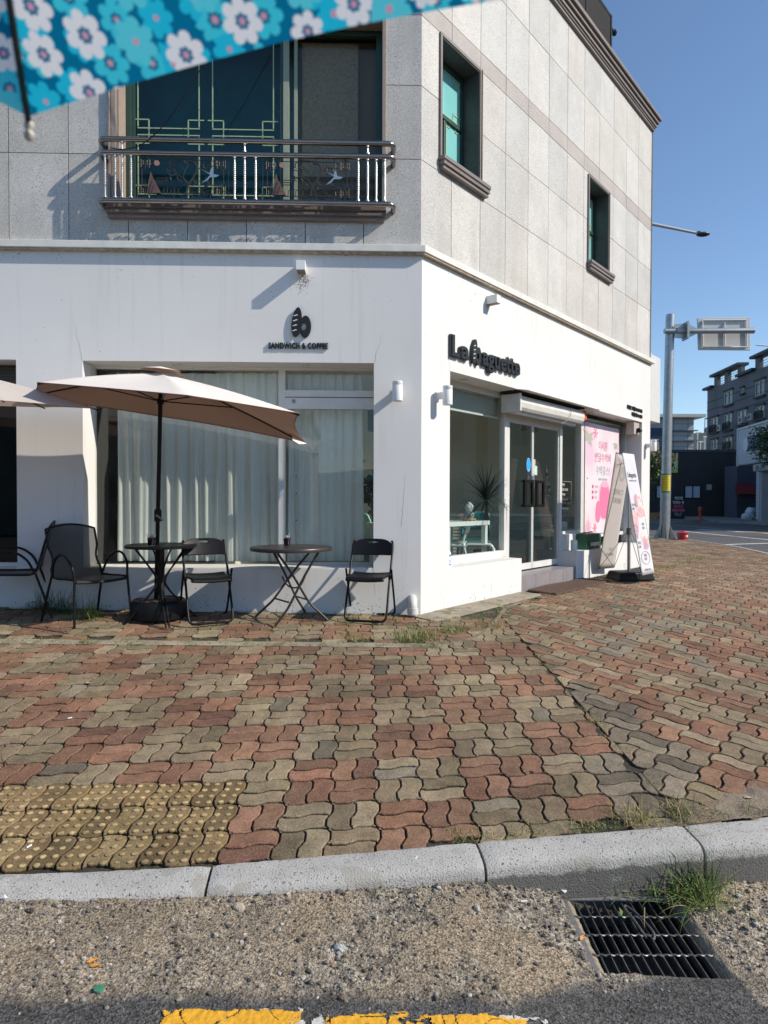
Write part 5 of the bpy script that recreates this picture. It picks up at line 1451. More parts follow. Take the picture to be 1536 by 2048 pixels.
# low stool with arched legs
t_ = thing('stool', 'low white stool with rounded corners in the sunlit street window', 'stool', (cc_.x, cc_.y, .176))
mb = MB(); ang = R_(-8)
def stl(u, v):
    xx = -.19 + .38 * u; e = abs(u - .5) * 2; zz = .42 - (.055 * ((e - .72) / .28) ** 2 if e > .72 else 0); yy = -.15 + .3 * v
    return (cc_.x + xx * math.cos(ang) - yy * math.sin(ang), cc_.y + xx * math.sin(ang) + yy * math.cos(ang), .176 + zz)
mb.grid(stl, 24, 8); mb.build('seat', M_offw, t_, smooth=True, solid=.02, recalc=False, sharp=60)
for sx_ in (-1, 1):
    for sy_ in (-1, 1):
        mb = MB(); q = lambda x_, y_, z_: (cc_.x + x_ * math.cos(ang) - y_ * math.sin(ang), cc_.y + x_ * math.sin(ang) + y_ * math.cos(ang), .176 + z_)
        mb.tube([q(sx_ * .185, sy_ * .13, .375), q(sx_ * .2, sy_ * .135, .2), q(sx_ * .215, sy_ * .14, 0)], [.02, .016, .012], n=8); mb.build('leg', M_offw, t_, smooth=True)
# table in the street window
t_ = thing('cafe_table', 'white table standing in the street window with ornaments on it', 'table', tuple(RW(1.4, -.62, .176)))
tz = .905
mb = MB(); mb.box(.35, 2.10, -.42, -1.05, tz - .055, tz, RW); mb.build('table_top', M_offw, t_, bevel=.004)
for a, o_ in ((1.16, -.46), (2.03, -.46), (2.03, -1.0), (.42, -1.0)):
    mb = MB(); mb.box(a - .03, a + .03, o_ - .03, o_ + .03, .176, tz - .055, RW); mb.build('leg', M_offw, t_, bevel=.003)
# counter seen through the door
t_ = thing('counter', 'long white slatted counter seen through the glass door', 'counter', (2.1, 11.5, .176))
mb = MB(); mb.box(.9, 3.25, 11.2, 11.8, .9, .95); mb.build('counter_top', M_offw, t_, bevel=.005)
mb = MB(); mb.box(.95, 3.2, 11.26, 11.75, .176, .9)
for k in range(12): mb.box(.95, 3.2, 11.235, 11.262, .24 + k * .055, .275 + k * .055)
mb.build('front', mat('counter_slats', (.50, .54, .51), .6), t_)
# pendant lamps
for k, (px_, py_, Y_) in enumerate(((1047, 861, 10.3), (1064, 866, 10.8), (1071, 864, 10.4))):
    q = at(px_, py_, Y_); t_ = thing('pendant_lamp', ['small brass pendant lamp behind the left door leaf', 'small brass pendant lamp seen just left of the door meeting stile', 'small brass pendant lamp just right of the door meeting stile'][k], 'lamp', tuple(q), 'brass pendant lamps in the cafe')
    mb = MB(); mb.lathe([(.05, 0), (.045, .03), (.02, .06), (.008, .07)], tuple(q), n=16); mb.build('shade', mat('brass', (.55, .33, .10), .3, metal=.9), t_, smooth=True)
    mb = MB(); mb.tube([q + Z * .07, Vector((q.x, q.y, 3.0))], .004, n=5); mb.build('cord', M_black, t_)

# plants
def blade(mb, p0, d, L, w, droop, n=7, twist=0):
    d = Vector(d).normalized(); side = d.cross(Z); side = side.normalized() if side.length > .05 else Vector((1, 0, 0))
    p = Vector(p0); V = []; cur = d.copy()
    for i in range(n + 1):
        t = i / n; ww = w * (1 - t ** 1.6) * (.55 + .9 * min(1, t * 3)) * .8
        V += [p - side * ww / 2, p + side * ww / 2]
        cur = (cur + Vector((0, 0, -droop / n))).normalized(); p = p + cur * (L / n)
    F = [(2 * i, 2 * i + 1, 2 * i + 3, 2 * i + 2) for i in range(n)]
    mb.add(V, F)
M_leafd = mat('dark_strap_leaf', (.022, .04, .022), .45, var=.3, vs=10)
q = at(972, 1020, 8.95)
t_ = thing('dracaena_plant', 'spiky dark potted plant behind the window table', 'plant', (q.x, q.y, .176))
mb = MB(); rg = random.Random(8); top = Vector((q.x, q.y, 1.16))
for k in range(95):
    a = rg.uniform(0, 6.283); el_ = rg.uniform(-.35, 1.5); d = Vector((math.cos(a) * math.cos(el_), math.sin(a) * math.cos(el_), math.sin(el_)))
    blade(mb, top + d * .03, d, rg.uniform(.36, .58), .020, rg.uniform(.35, 1.5))
mb.build('foliage', M_leafd, t_, recalc=False)
mb = MB(); mb.tube([(q.x, q.y, .5), (q.x + .02, q.y, .8), tuple(top)], [.03, .025, .022], n=10); mb.build('stem', mat('brown_stem', (.09, .06, .04), .8), t_, smooth=True)
mb = MB(); mb.lathe([(.12, 0), (.15, .05), (.17, .32), (.16, .34), (.14, .33)], (q.x, q.y, .176), n=24); mb.build('pot', mat('dark_pot', (.07, .065, .06), .6), t_, smooth=True)
def leafy(name, label, c, r, h0, pot_r, pot_h, mleaf, mpot, n, seed, base, leaf=.03):
    t_ = thing(name, label, 'plant', (c[0], c[1], base)); rg = random.Random(seed); mb = MB(); cen = Vector((c[0], c[1], base + h0)); st = MB()
    for k in range(9):
        d = Vector((rg.gauss(0, 1), rg.gauss(0, 1), rg.gauss(.4, .8))).normalized(); e_ = cen + d * r * rg.uniform(.6, 1.0)
        st.tube([(c[0], c[1], base + pot_h * .8), tuple(Vector((c[0], c[1], base + h0 - r * .8))), tuple((cen + e_) / 2), tuple(e_)], [.012, .01, .006, .002], n=6)
        for m_ in range(n // 9):
            p = (cen * .35 + e_ * .65) + Vector((rg.gauss(0, 1), rg.gauss(0, 1), rg.gauss(0, 1))) * r * .3
            u_ = Vector((rg.gauss(0, 1), rg.gauss(0, 1), rg.gauss(0, .6))).normalized(); v_ = u_.orthogonal().normalized(); v_ = (Matrix.Rotation(rg.uniform(0, 6.28), 3, u_) @ v_)
            L = leaf * rg.uniform(.6, 1.2); mb.add([p, p + u_ * L * .5 + v_ * L * .3, p + u_ * L, p + u_ * L * .5 - v_ * L * .3], [(0, 1, 2, 3)])
    mb.build('foliage', mleaf, t_, recalc=False); st.build('stem', MATS['brown_stem'], t_, smooth=True)
    mb = MB(); mb.lathe([(pot_r * .75, 0), (pot_r * .95, pot_h * .2), (pot_r, pot_h * .6), (pot_r * .9, pot_h), (pot_r * .8, pot_h * .97)], (c[0], c[1], base), n=24); mb.build('pot', mpot, t_, smooth=True)
q = RW(4.40, -.47, 0)
leafy('bonsai_plant', 'small round-leaved plant in a pale pot on the ledge right of the door', (q.x, q.y), .15, .38, .085, .14, mat('bonsai_leaf', (.03, .06, .025), .5), mat('pale_pot', (.55, .60, .56), .5), 220, 4, .70, .035)
mb = MB(); mb.box(3.95, 4.9, -.37, -.75, .62, .70, RW); o = mb.build('ledge', M_offw, bld)
q = at(745, 990, 9.3)
leafy('rubber_plant', 'tall dark broad-leaved plant behind the mint chair', (q.x, q.y), .34, 1.10, .16, .3, mat('rubber_leaf', (.018, .035, .022), .35), MATS['dark_pot'], 170, 6, .176, .15)
# wall speaker seen in the gap
q = at(743, 840, 9.0); mb = MB(); mb.box(q.x - .05, q.x + .09, q.y - .05, q.y + .1, q.z - .15, q.z + .15); o = mb.build('wall_speaker', M_blackpl, bevel=.02); origin(o, (q.x, q.y, q.z - .15)); tag(o, 'black wall speaker high up behind the gap in the curtain', 'speaker')
# glass dome and glass ball on the table
q = RW(1.80, -.55, 0); t_ = thing('glass_dome', 'glass dome with white cotton on a wooden base on the window table', 'ornament', (q.x, q.y, tz))
mb = MB(); mb.lathe([(.085, 0), (.09, .008), (.088, .022)], (q.x, q.y, tz + .01), n=28)
for a in range(3): mb.lathe([(.012, 0), (.012, .012)], (q.x + .06 * math.cos(a * 2.09), q.y + .06 * math.sin(a * 2.09), tz), n=8)
mb.build('base', mat('light_wood', (.45, .27, .12), .5, var=.15, vs=20), t_, smooth=True)
mb = MB(); mb.lathe([(.070, 0), (.070, .17), (.064, .20), (.048, .225), (.025, .24), (.002, .243)], (q.x, q.y, tz + .033), n=28); mb.build('cover', glass('dome_glass', (.93, .95, .95)), t_, smooth=True)
bm = bmesh.new(); bmesh.ops.create_icosphere(bm, subdivisions=3, radius=1)
for v in bm.verts: d = 1 + .22 * noise.noise(v.co * 2.2); v.co = Vector((v.co.x * .052 * d, v.co.y * .052 * d, v.co.z * .062 * d)) + Vector((q.x, q.y, tz + .175))
me = bpy.data.meshes.new('cotton'); bm.to_mesh(me); bm.free(); me.materials.append(mat('cotton', (.62, .63, .60), .95, bump=.5, bs=60)); o = bpy.data.objects.new('cotton', me); COL.objects.link(o); par(o, t_)
mb = MB()
for k in range(14): a = rnd.uniform(0, 6.28); mb.tube([(q.x + .02 * math.cos(a), q.y + .02 * math.sin(a), tz + .035), (q.x + .045 * math.cos(a), q.y + .045 * math.sin(a), tz + rnd.uniform(.08, .12))], .003, n=5)
mb.build('dried_stems', mat('dried_stems', (.30, .20, .10), .8), t_)
q = RW(1.62, -.50, 0); mb = MB(); mb.lathe([(.025, 0), (.05, .012), (.062, .045), (.058, .08), (.03, .108), (.002, .114)], (q.x, q.y, tz), n=28)
o = mb.build('glass_ball', glass('pinkish_glass', (.92, .80, .84), refl=1.6), smooth=True); origin(o, (q.x, q.y, tz)); tag(o, 'clear pinkish glass ball left of the glass dome', 'ornament')

# little things at the street front
t_ = thing('bottle', 'brown-capped bottle with a blue and white label standing on the end of the window sill', 'bottle', tuple(RW(.60, -.12, .43)))
mb = MB(); q = RW(.575, -.06, .0)
mb.lathe([(.040, 0), (.042, .01), (.042, .155), (.030, .18), (.016, .195), (.016, .205)], (q.x, q.y, .431), n=20); bt = mb.build('body', mat('label_white', (.70, .75, .80), .45), t_, smooth=True)
mb = MB(); mb.lathe([(.018, 0), (.018, .03), (.002, .031)], (q.x, q.y, .636), n=16); mb.build('cap', mat('brown_cap', (.12, .04, .03), .5), t_, smooth=True)
mb = MB()
for z_, h in ((.46, .012), (.49, .006), (.505, .006), (.555, .02)):
    mb.lathe([(.0424, 0), (.0424, h)], (q.x, q.y, z_), n=20)
mb.build('label_stripe', mat('label_blue', (.05, .22, .50), .5), bt)
mb = MB(); q = RW(4.02, -.10, .415); mb.lathe([(.042, 0), (.05, .02), (.05, .15), (.042, .165)], tuple(q), n=18)
o = mb.build('jar', mat('jar_white', (.72, .72, .70), .35), smooth=True); origin(o, tuple(q)); tag(o, 'small white jar on the low white block right of the door', 'jar')

# poster hung outside the far window
ps = thing('poster', 'pink watermelon juice poster with Korean lettering in the far window', 'poster', tuple(RW(5.5, -.25, .62)))
po = -.262
PA0, PA1, PZ0, PZ1 = 4.79, 6.28, .625, 2.425
mb = MB(); mb.box(PA0, PA1, po, po - .003, PZ0, PZ1, RW)
mp = mat('poster_pink', (.80, .60, .70), .5)
t = mp.node_tree; N = t.nodes; Lk = t.links; tc = N.new('ShaderNodeTexCoord'); n_ = N.new('ShaderNodeTexNoise'); n_.inputs['Scale'].default_value = 1.6; n_.inputs['Detail'].default_value = 5
Lk.new(tc.outputs['Object'], n_.inputs['Vector']); cr = N.new('ShaderNodeValToRGB'); cr.color_ramp.elements[0].position = .38; cr.color_ramp.elements[0].color = (.74, .52, .62, 1); cr.color_ramp.elements[1].position = .6; cr.color_ramp.elements[1].color = (.74, .69, .72, 1)
Lk.new(n_.outputs['Fac'], cr.inputs[0]); Lk.new(cr.outputs[0], N['Principled BSDF'].inputs['Base Color'])
mb.build('sheet', mp, ps)
def pp(u, v, e=.0015): return RW(PA0 + (PA1 - PA0) * u, po + e, PZ0 + (PZ1 - PZ0) * v)
M_hot = mat('poster_hot_pink', (.80, .20, .36), .5); M_hotl = mat('poster_light_pink', (.80, .42, .54), .5); M_pgry = mat('poster_grey', (.42, .38, .38), .5); M_pred = mat('poster_red', (.68, .05, .16), .5); M_pleaf = mat('poster_leaf', (.45, .45, .38), .5)
mb = MB(); add_text(mb, '더시원', .175, pp(.5, .775), UR3, Z, .0012, -.0015, 'CENTER', sx=.8); add_text(mb, '반달수박바', .175, pp(.5, .665), UR3, Z, .0012, -.0015, 'CENTER', sx=.9); mb.build('lettering', M_pred, ps)
mb = MB(); add_text(mb, '수박쥬스!', .175, pp(.5, .545), UR3, Z, .0012, .0, 'CENTER', sx=.9); add_text(mb, '시원하고 달콤한 여름', .045, pp(.5, .49), UR3, Z, .001, .0, 'CENTER'); mb.build('lettering', M_pgry, ps)
def blob(cu, cv, ru, rv, m, nm, tilt=0, e=.001, n=28, wob=.0, sq=2.0):
    mb = MB(); P = []
    for k in range(n):
        a = 2 * math.pi * k / n; c, s = math.cos(a), math.sin(a); r_ = (abs(c) ** sq + abs(s) ** sq) ** (-1 / sq)
        x = ru * c * r_; y = rv * s * r_; x *= 1 + wob * math.sin(5 * a)
        P.append(pp(cu + x * math.cos(tilt) - y * math.sin(tilt), cv + x * math.sin(tilt) + y * math.cos(tilt), e))
    mb.plate(P, NR, .0006); return mb.build(nm, m, ps)
blob(.56, .30, .17, .175, M_hotl, 'cup_picture', e=.0012, sq=3.2); blob(.56, .29, .145, .155, M_hot, 'cup_picture', e=.0020, sq=3.2); blob(.56, .455, .10, .03, M_hotl, 'cup_picture', e=.0026, sq=2.4)
blob(.37, .20, .07, .10, M_hot, 'cup_picture', e=.0028, sq=2.6, tilt=-.15); blob(.74, .25, .07, .15, M_hotl, 'cup_picture', e=.0010, sq=3)
for k in range(3): blob(.215, .43 - .05 * k, .022, .017, M_pred, 'badge', e=.001)
mb = MB()
for k, tx in enumerate(('당도 UP', '비타민', '수분')): add_text(mb, tx, .05, pp(.27, .42 - .05 * k), UR3, Z, .0008, 0, sx=.9)
mb.build('lettering', M_pgry, ps)
for (cu, cv, s, m, nn, sd_) in ((.10, .90, .16, M_pleaf, 12, 1), (.88, .86, .10, M_pleaf, 9, 2), (.28, .92, .10, M_hot, 6, 3), (.10, .06, .13, M_hotl, 9, 4), (.28, .05, .07, M_pred, 6, 5)):
    mb = MB(); rg = random.Random(sd_)
    for k in range(nn):
        a = -math.pi / 2 + (k - nn / 2) * .30 + rg.uniform(-.1, .1) if m is M_pleaf else k * 6.28 / nn
        L = s * rg.uniform(.7, 1); w_ = s * .13; c, sn_ = math.cos(a), math.sin(a)
        P = [(0, 0), (L * .5, w_), (L, 0), (L * .5, -w_)]
        mb.plate([pp(cu + (x * c - y * sn_), cv + (x * sn_ + y * c) * .82, .001 + .0003 * (k % 5)) for x, y in P], NR, .0004)
    mb.build('leaf_print', m, ps)
for u in (.06, .94):
    for v in (.985, .5, .015):
        mb = MB(); mb.tube([pp(u, v, .0), pp(u, v, .006)], .010, n=10); mb.build('eyelet', M_steel, ps)

# cooler bag
bg_ = thing('cooler_bag', 'green insulated delivery bag with white lettering on the white block', 'bag', tuple(RW(4.7, -.18, .415)))
mb = MB(); nx_ = 10
def bagf(u, v, w):
    a = 4.32 + .56 * u; o_ = -.03 - .26 * v; z_ = .417 + .235 * w
    bul = math.sin(math.pi * u) * .010; return RW(a, o_, z_)
bm = bmesh.new(); bmesh.ops.create_cube(bm, size=1); bmesh.ops.subdivide_edges(bm, edges=bm.edges, cuts=5, use_grid_fill=True)
for v in bm.verts:
    c = v.co.copy(); n3 = noise.noise(c * 3.1); k = .5 - max(abs(c.x), abs(c.y))
    zz = c.z * (1 - .0) + (.05 * math.cos(c.x * 3.1) * math.cos(c.y * 3) if c.z > .45 else 0)
    p = RW(4.60 + c.x * (.56 + .03 * n3 + .03 * (.5 - c.z)), -.165 + c.y * (.26 + .03 * (.25 - c.z * c.z) * 2), .535 + zz * .235)
    v.co = p
me = bpy.data.meshes.new('body'); bm.to_mesh(me); bm.free(); me.materials.append(mat('green_bag_fabric', (.008, .085, .04), .5, var=.15, vs=8, bump=.5, bs=14)); me.polygons.foreach_set('use_smooth', [True] * len(me.polygons)); me.set_sharp_from_angle(angle=R_(55))
o = bpy.data.objects.new('body', me); COL.objects.link(o); par(o, bg_)
mb = MB(); mb.tube([RW(4.36, -.16, .655), RW(4.48, -.12, .675), RW(4.62, -.15, .662), RW(4.74, -.12, .68), RW(4.86, -.16, .66)], .008, n=6); mb.build('zip', mat('teal_binding', (.03, .16, .14), .5), bg_)
mb = MB(); add_text(mb, 'coupang', .105, RW(4.42, -.008, .475), UR3, Z, .004, .0025); mb.build('lettering', M_vw, bg_)

# doormat
mb = MB()
def matf(u, v):
    t_ = 2.30 + 1.78 * u; n_ = .02 + .40 * v; p = RW(t_, n_, 0)
    h = .016 + .006 * noise.noise(Vector((t_ * 3, n_ * 3, 0))) + .012 * max(0, math.sin(u * 5 + v * 2)) * (1 if v > .85 or v < .1 else .2)
    if u in (0, 1) or v in (0, 1): h = .002
    return (p.x, p.y, G(p.x, p.y) + .004 + h + .0035 * noise.noise(Vector((t_ * 90, n_ * 90, 0))))
mb.grid(matf, 150, 60)
o = mb.build('doormat', mat('coir_brown', (.12, .075, .055), .95, var=.45, vs=70, bump=1.0, bs=260), smooth=True, recalc=False); q = RW(3.1, .45, 0); origin(o, (q.x, q.y, G(q.x, q.y))); tag(o, 'dark brown coir mat on the pavers below the door step', 'doormat')

# ================================================================== terrace furniture
def rz_for(fx, fy): return math.atan2(-fx, fy)
M_meshfab = bpy.data.materials.new('perforated_steel'); M_meshfab.use_nodes = True
t = M_meshfab.node_tree; N = t.nodes; Lk = t.links; p = N['Principled BSDF']; p.inputs['Base Color'].default_value = (.012, .012, .013, 1); p.inputs['Roughness'].default_value = .45
tr = N.new('ShaderNodeBsdfTransparent'); mx = N.new('ShaderNodeMixShader'); mx.inputs[0].default_value = .20
Lk.new(p.outputs[0], mx.inputs[1]); Lk.new(tr.outputs[0], mx.inputs[2]); Lk.new(mx.outputs[0], N['Material Output'].inputs[0])
def smooth_path(pts, n=6, closed=False):
    P = [Vector(p) for p in pts]; out = []
    m = len(P)
    for i in range(m if closed else m - 1):
        if closed: p0, p1, p2, p3 = P[i - 1], P[i], P[(i + 1) % m], P[(i + 2) % m]
        else: p0, p1, p2, p3 = P[max(i - 1, 0)], P[i], P[i + 1], P[min(i + 2, m - 1)]
        for k in range(n):
            t = k / n; out.append(.5 * ((2 * p1) + (p2 - p0) * t + (2 * p0 - 5 * p1 + 4 * p2 - p3) * t * t + (3 * p1 - p0 - 3 * p2 + p3) * t ** 3))
    if not closed: out.append(P[-1])
    return out
def armchair(x, y, fx, fy, label):
    t_ = thing('patio_armchair', label, 'chair', (x, y, G(x, y)), 'black mesh armchairs on the terrace', local=True, rz=rz_for(fx, fy))
    def side_c(v):   # panel centre line: v 0..1 seat front -> back -> top
        pts = [(.235, .415), (.21, .43), (.0, .425), (-.13, .42), (-.185, .445), (-.215, .52), (-.27, .72), (-.315, .88)]
        q = v * (len(pts) - 1); i = min(int(q), len(pts) - 2); f = q - i
        return (pts[i][0] * (1 - f) + pts[i + 1][0] * f, pts[i][1] * (1 - f) + pts[i + 1][1] * f)
    SP = smooth_path([(0, a, b) for a, b in [(.240, .405), (.215, .428), (.05, .425), (-.13, .420), (-.190, .447), (-.218, .53), (-.27, .72), (-.315, .87)]], 5)
    def fn(u, v):
        q = v * (len(SP) - 1); i = min(int(q), len(SP) - 2); c = SP[i].lerp(SP[i + 1], q - i)
        hw = .245 if c.z < .5 else .245 - .045 * math.sin(min(1, (c.z - .5) / .2) * math.pi) * .6
        xx = (u - .5) * 2 * hw; e = abs(u - .5) * 2
        return (xx, c.y - (.022 * (1 - e * e) if c.z > .5 else 0), c.z - (.012 * (1 - e * e) if c.z < .5 else 0) + (.045 * (1 - e * e) * max(0, (c.z - .72) / .15) if c.z > .72 else 0))
    mb = MB(); mb.grid(fn, 14, 40); mb.build('seat', M_meshfab, t_, smooth=True, recalc=False, sharp=180)
    mb = MB(); rim = [fn(0, v / 40) for v in range(0, 41)] + [fn(u / 14, 1) for u in range(1, 15)] + [fn(1, v / 40) for v in range(39, -1, -1)] + [fn(u / 14, 0) for u in range(13, 0, -1)]
    mb.tube(rim, .0105, n=8, closed=True); mb.build('frame', M_black, t_, smooth=True, sharp=60)
    for s_ in (-1, 1):
        mb = MB(); mb.tube(smooth_path([(s_ * .285, .275, .004), (s_ * .270, .245, .28), (s_ * .262, .235, .44), (s_ * .275, .205, .56), (s_ * .285, .10, .645), (s_ * .280, -.02, .635), (s_ * .268, -.12, .56), (s_ * .252, -.175, .45)], 6), .0115, n=9)
        mb.build('armrest', M_black, t_, smooth=True, sharp=60)
        mb = MB(); mb.tube(smooth_path([(s_ * .248, -.175, .47), (s_ * .255, -.20, .40), (s_ * .272, -.285, .15), (s_ * .28, -.33, .004)], 5), .0115, n=9); mb.build('leg', M_black, t_, smooth=True, sharp=60)
        mb = MB(); mb.tube([(s_ * .262, .235, .43), (s_ * .245, .10, .425), (s_ * .247, -.17, .425)], .009, n=8); mb.build('seat_rail', M_black, t_, smooth=True)
    return t_
armchair(-2.80, 6.38, .80, -.60, 'black mesh armchair with arched arms facing the round slatted table')
armchair(-3.55, 6.50, -.92, -.38, 'black mesh armchair seen from behind, its seat cut by the left picture edge')

def folding_chair(x, y, fx, fy, label):
    t_ = thing('folding_chair', label, 'chair', (x, y, G(x, y)), 'black folding chairs on the terrace', local=True, rz=rz_for(fx, fy))
    w_ = .205
    mb = MB()
    pts = [(-w_ * .93, -.205, .765), (-w_, -.19, .70), (-w_, .055, .30), (-w_, .175, .075), (-w_ + .02, .20, .022), (-w_ + .06, .207, .013), (0, .207, .013), (w_ - .06, .207, .013), (w_ - .02, .20, .022), (w_, .175, .075), (w_, .055, .30), (w_, -.19, .70), (w_ * .93, -.205, .765)]
    mb.tube(smooth_path(pts, 4), .0115, n=9); mb.build('front_frame', M_black, t_, smooth=True, sharp=60)
    w2 = .228
    pts = [(-w2, .035, .50), (-w2, .0, .43), (-w2, -.19, .08), (-w2 + .02, -.225, .025), (-w2 + .06, -.235, .013), (0, -.235, .013), (w2 - .06, -.235, .013), (w2 - .02, -.225, .025), (w2, -.19, .08), (w2, .0, .43), (w2, .035, .50)]
    mb = MB(); mb.tube(smooth_path(pts, 4), .0105, n=9); mb.build('rear_frame', M_black, t_, smooth=True, sharp=60)
    mb = MB()
    def st2(u, v):
        e = abs(u - .5) * 2; xx = (u - .5) * 2 * (.190 - .02 * max(0, v - .8)); yy = -.145 + .39 * v
        return (xx, yy, .437 - .006 * math.cos((v - .4) * 3) - .010 * (1 - e * e) - (.030 * ((v - .86) / .14) ** 2 if v > .86 else 0) + (.014 * ((.12 - v) / .12) if v < .12 else 0))
    mb.grid(st2, 16, 20); mb.build('seat', M_blackpl, t_, smooth=True, solid=.016, recalc=False, sharp=60)
    mb = MB(); hole = lambda u, v: ((u - .5) / .13) ** 2 + ((v - .80) / .09) ** 2 < 1
    nu, nv = 40, 18
    def bk(u, v):
        xx = (u - .5) * 2 * .212; e = abs(u - .5) * 2; z0 = .625 + .012 * (1 - e * e) * 0; z1 = .785 - .060 * e ** 4 ; zz = z0 + (z1 - z0) * v
        lean = -.148 - (zz - .625) * .36
        return (xx, lean - .028 * (1 - e * e) + .012, zz)
    vs = [bk(i / nu, j / nv) for j in range(nv + 1) for i in range(nu + 1)]
    fs = [(j * (nu + 1) + i, j * (nu + 1) + i + 1, (j + 1) * (nu + 1) + i + 1, (j + 1) * (nu + 1) + i) for j in range(nv) for i in range(nu) if not hole((i + .5) / nu, (j + .5) / nv)]
    mb.add(vs, fs); mb.build('backrest', M_blackpl, t_, smooth=True, solid=.014, recalc=False, sharp=60)
    mb = MB(); mb.tube([bk(.5 + .13 * math.cos(a), .80 + .09 * math.sin(a)) for a in [k * math.pi / 12 for k in range(24)]], .0045, n=6, closed=True); mb.build('grip_rim', M_blackpl, t_, smooth=True)
    for s_ in (-1, 1):
        mb = MB(); mb.box(s_ * .195, s_ * .222, -.02, .03, .40, .44); mb.build('hinge', M_black, t_, bevel=.004)
    for s_ in (-1, 1):
        mb = MB(); mb.tube([(s_ * .13, .207, .0125), (s_ * .09, .207, .0125)], .0150, n=10); mb.build('foot', M_blackpl, t_, smooth=True)
    return t_
folding_chair(-1.70, 6.49, .42, -.91, 'black folding chair turned right, between the parasol table and the brown table')
folding_chair(-.145, 6.70, -.17, -.985, 'black folding chair on the right of the brown table, near the building corner')

# slatted round table with the parasol through it
tx, ty = -2.135, 6.46; g0 = G(tx, ty)
t_ = thing('slatted_table', 'round black slatted table with the parasol pole through its middle', 'table', (tx, ty, g0))
TT = .738
mb = MB()
mb.lathe([(.328, TT - .028), (.334, TT - .024), (.334, TT - .004), (.328, TT), (.314, TT), (.314, TT - .02)], (tx, ty, 0), n=48)
for k in range(-10, 11):
    o_ = k * .029; L = math.sqrt(max(0, .316 ** 2 - o_ ** 2))
    if abs(o_) < .03: mb.box(tx - L, tx - .04, ty + o_ - .0105, ty + o_ + .0105, TT - .012, TT - .003); mb.box(tx + .04, tx + L, ty + o_ - .0105, ty + o_ + .0105, TT - .012, TT - .003)
    else: mb.box(tx - L, tx + L, ty + o_ - .0105, ty + o_ + .0105, TT - .012, TT - .003)
mb.build('table_top', M_black, t_)
mb = MB(); mb.lathe([(.045, TT - .02), (.045, TT - .001), (.030, TT - .001), (.030, TT - .02)], (tx, ty, 0), n=20); mb.lathe([(.032, g0 + .26), (.032, TT - .02), (.027, TT - .02), (.027, g0 + .26)], (tx, ty, 0), n=20); mb.build('centre_tube', M_black, t_, smooth=True)
for k in range(4):
    a = R_(28) + k * math.pi / 2
    for da in (-.09, .09):
        c, s = math.cos(a + da), math.sin(a + da); cc, ss = math.cos(a), math.sin(a)
        mb = MB(); ft = (tx + .33 * math.cos(a + da * .5), ty + .33 * math.sin(a + da * .5))
        mb.tube(smooth_path([(tx + .25 * math.cos(a + da * 2.2), ty + .25 * math.sin(a + da * 2.2), TT - .02), (tx + .13 * c, ty + .13 * s, g0 + .55), (tx + .045 * cc + da * .05, ty + .045 * ss, g0 + .42), (tx + .045 * cc + da * .05, ty + .045 * ss, g0 + .34), (tx + .16 * c, ty + .16 * s, g0 + .19), (*ft, max(G(*ft), g0 - .02) + .008)], 5), .0085, n=8)
        mb.build('leg', M_black, t_, smooth=True, sharp=60)

# the parasol
bx, by = -2.19, 6.56; gb = G(bx, by)
ps_ = thing('parasol', 'beige parasol over the round slatted table, its near corners drooping', 'parasol', (bx, by, gb))
mb = MB(); mb.lathe([(.235, 0), (.262, .012), (.268, .06), (.262, .150), (.245, .178), (.232, .185), (.222, .172), (.02, .165)], (bx, by, gb), n=48)
mb.build('base', M_blackpl, ps_, smooth=True, sharp=50)
mb = MB(); mb.lathe([(.222, 0), (.15, .012), (.05, .02), (.03, .02)], (bx, by, gb + .166), n=32); mb.build('sand_fill', mat('wet_sand', (.07, .06, .05), .95, var=.4, vs=60, bump=1.0, bs=90), ps_, smooth=True)
ptop = Vector((-2.012, 6.10, 2.325)); pb = Vector((bx - .03, by, gb + .10)); ptop.y = 6.17; ptop.x = -2.035
mb = MB(); mb.tube([pb, pb.lerp(ptop, .99)], .0195, n=16); mb.build('pole', M_black, ps_, smooth=True, sharp=60)
cr0 = pb.lerp(ptop, .405)
mb = MB(); mb.tube([cr0 - Z * .05, cr0 + Z * .055], [.034, .034], n=14); mb.tube([cr0 + Z * .055, cr0 + Z * .07], [.034, .022], n=14); ck = mb.build('crank_housing', M_blackpl, ps_, smooth=True, sharp=40)
mb = MB(); c_ = cr0 + Vector((.0, -.04, .01)); mb.tube([cr0 + Vector((0, -.02, .01)), c_, c_ + Vector((.06, -.008, -.045))], [.008, .010, .007], n=8); mb.tube([c_ + Vector((.06, -.008, -.045)), c_ + Vector((.062, -.035, -.047))], .008, n=8); mb.build('crank_handle', mat('brass_handle', (.45, .36, .20), .35, metal=.8), ck, smooth=True)
mb = MB(); c_ = pb.lerp(ptop, .955); mb.lathe([(.03, -.03), (.034, 0), (.034, .03), (.028, .04)], tuple(c_), n=16); mb.build('hub', M_blackpl, ps_, smooth=True)
tips = [(75, 765, 5.75), (375, 791, 5.25), (598, 827, 5.62), (612, 886, 6.42), (300, 846, 6.74), (38, 795, 6.62)]
TP = [at(*q) for q in tips]; TP[4] = at(318, 832, 6.72)
apex = Vector((-2.03, 6.16, 2.315)); NSEG = 16
def panel(i, scale0=.0, scale1=1.0, dz=0.0, ap=apex, T=TP, sag=.030, arch=.055, down=None):
    A, B = T[i], T[(i + 1) % len(T)]
    def fn(u, v):
        v = scale0 + (scale1 - scale0) * v
        e = A.lerp(B, u); mid = math.sin(math.pi * u)
        e = e.lerp(ap, arch * mid)                                  # scalloped edge
        p = ap.lerp(e, v)
        p = p + Z * (.022 * math.sin(math.pi * min(1, v)) - sag * mid * math.sin(math.pi * v * .9) * .8 + dz)
        return tuple(p)
    return fn
mb = MB()
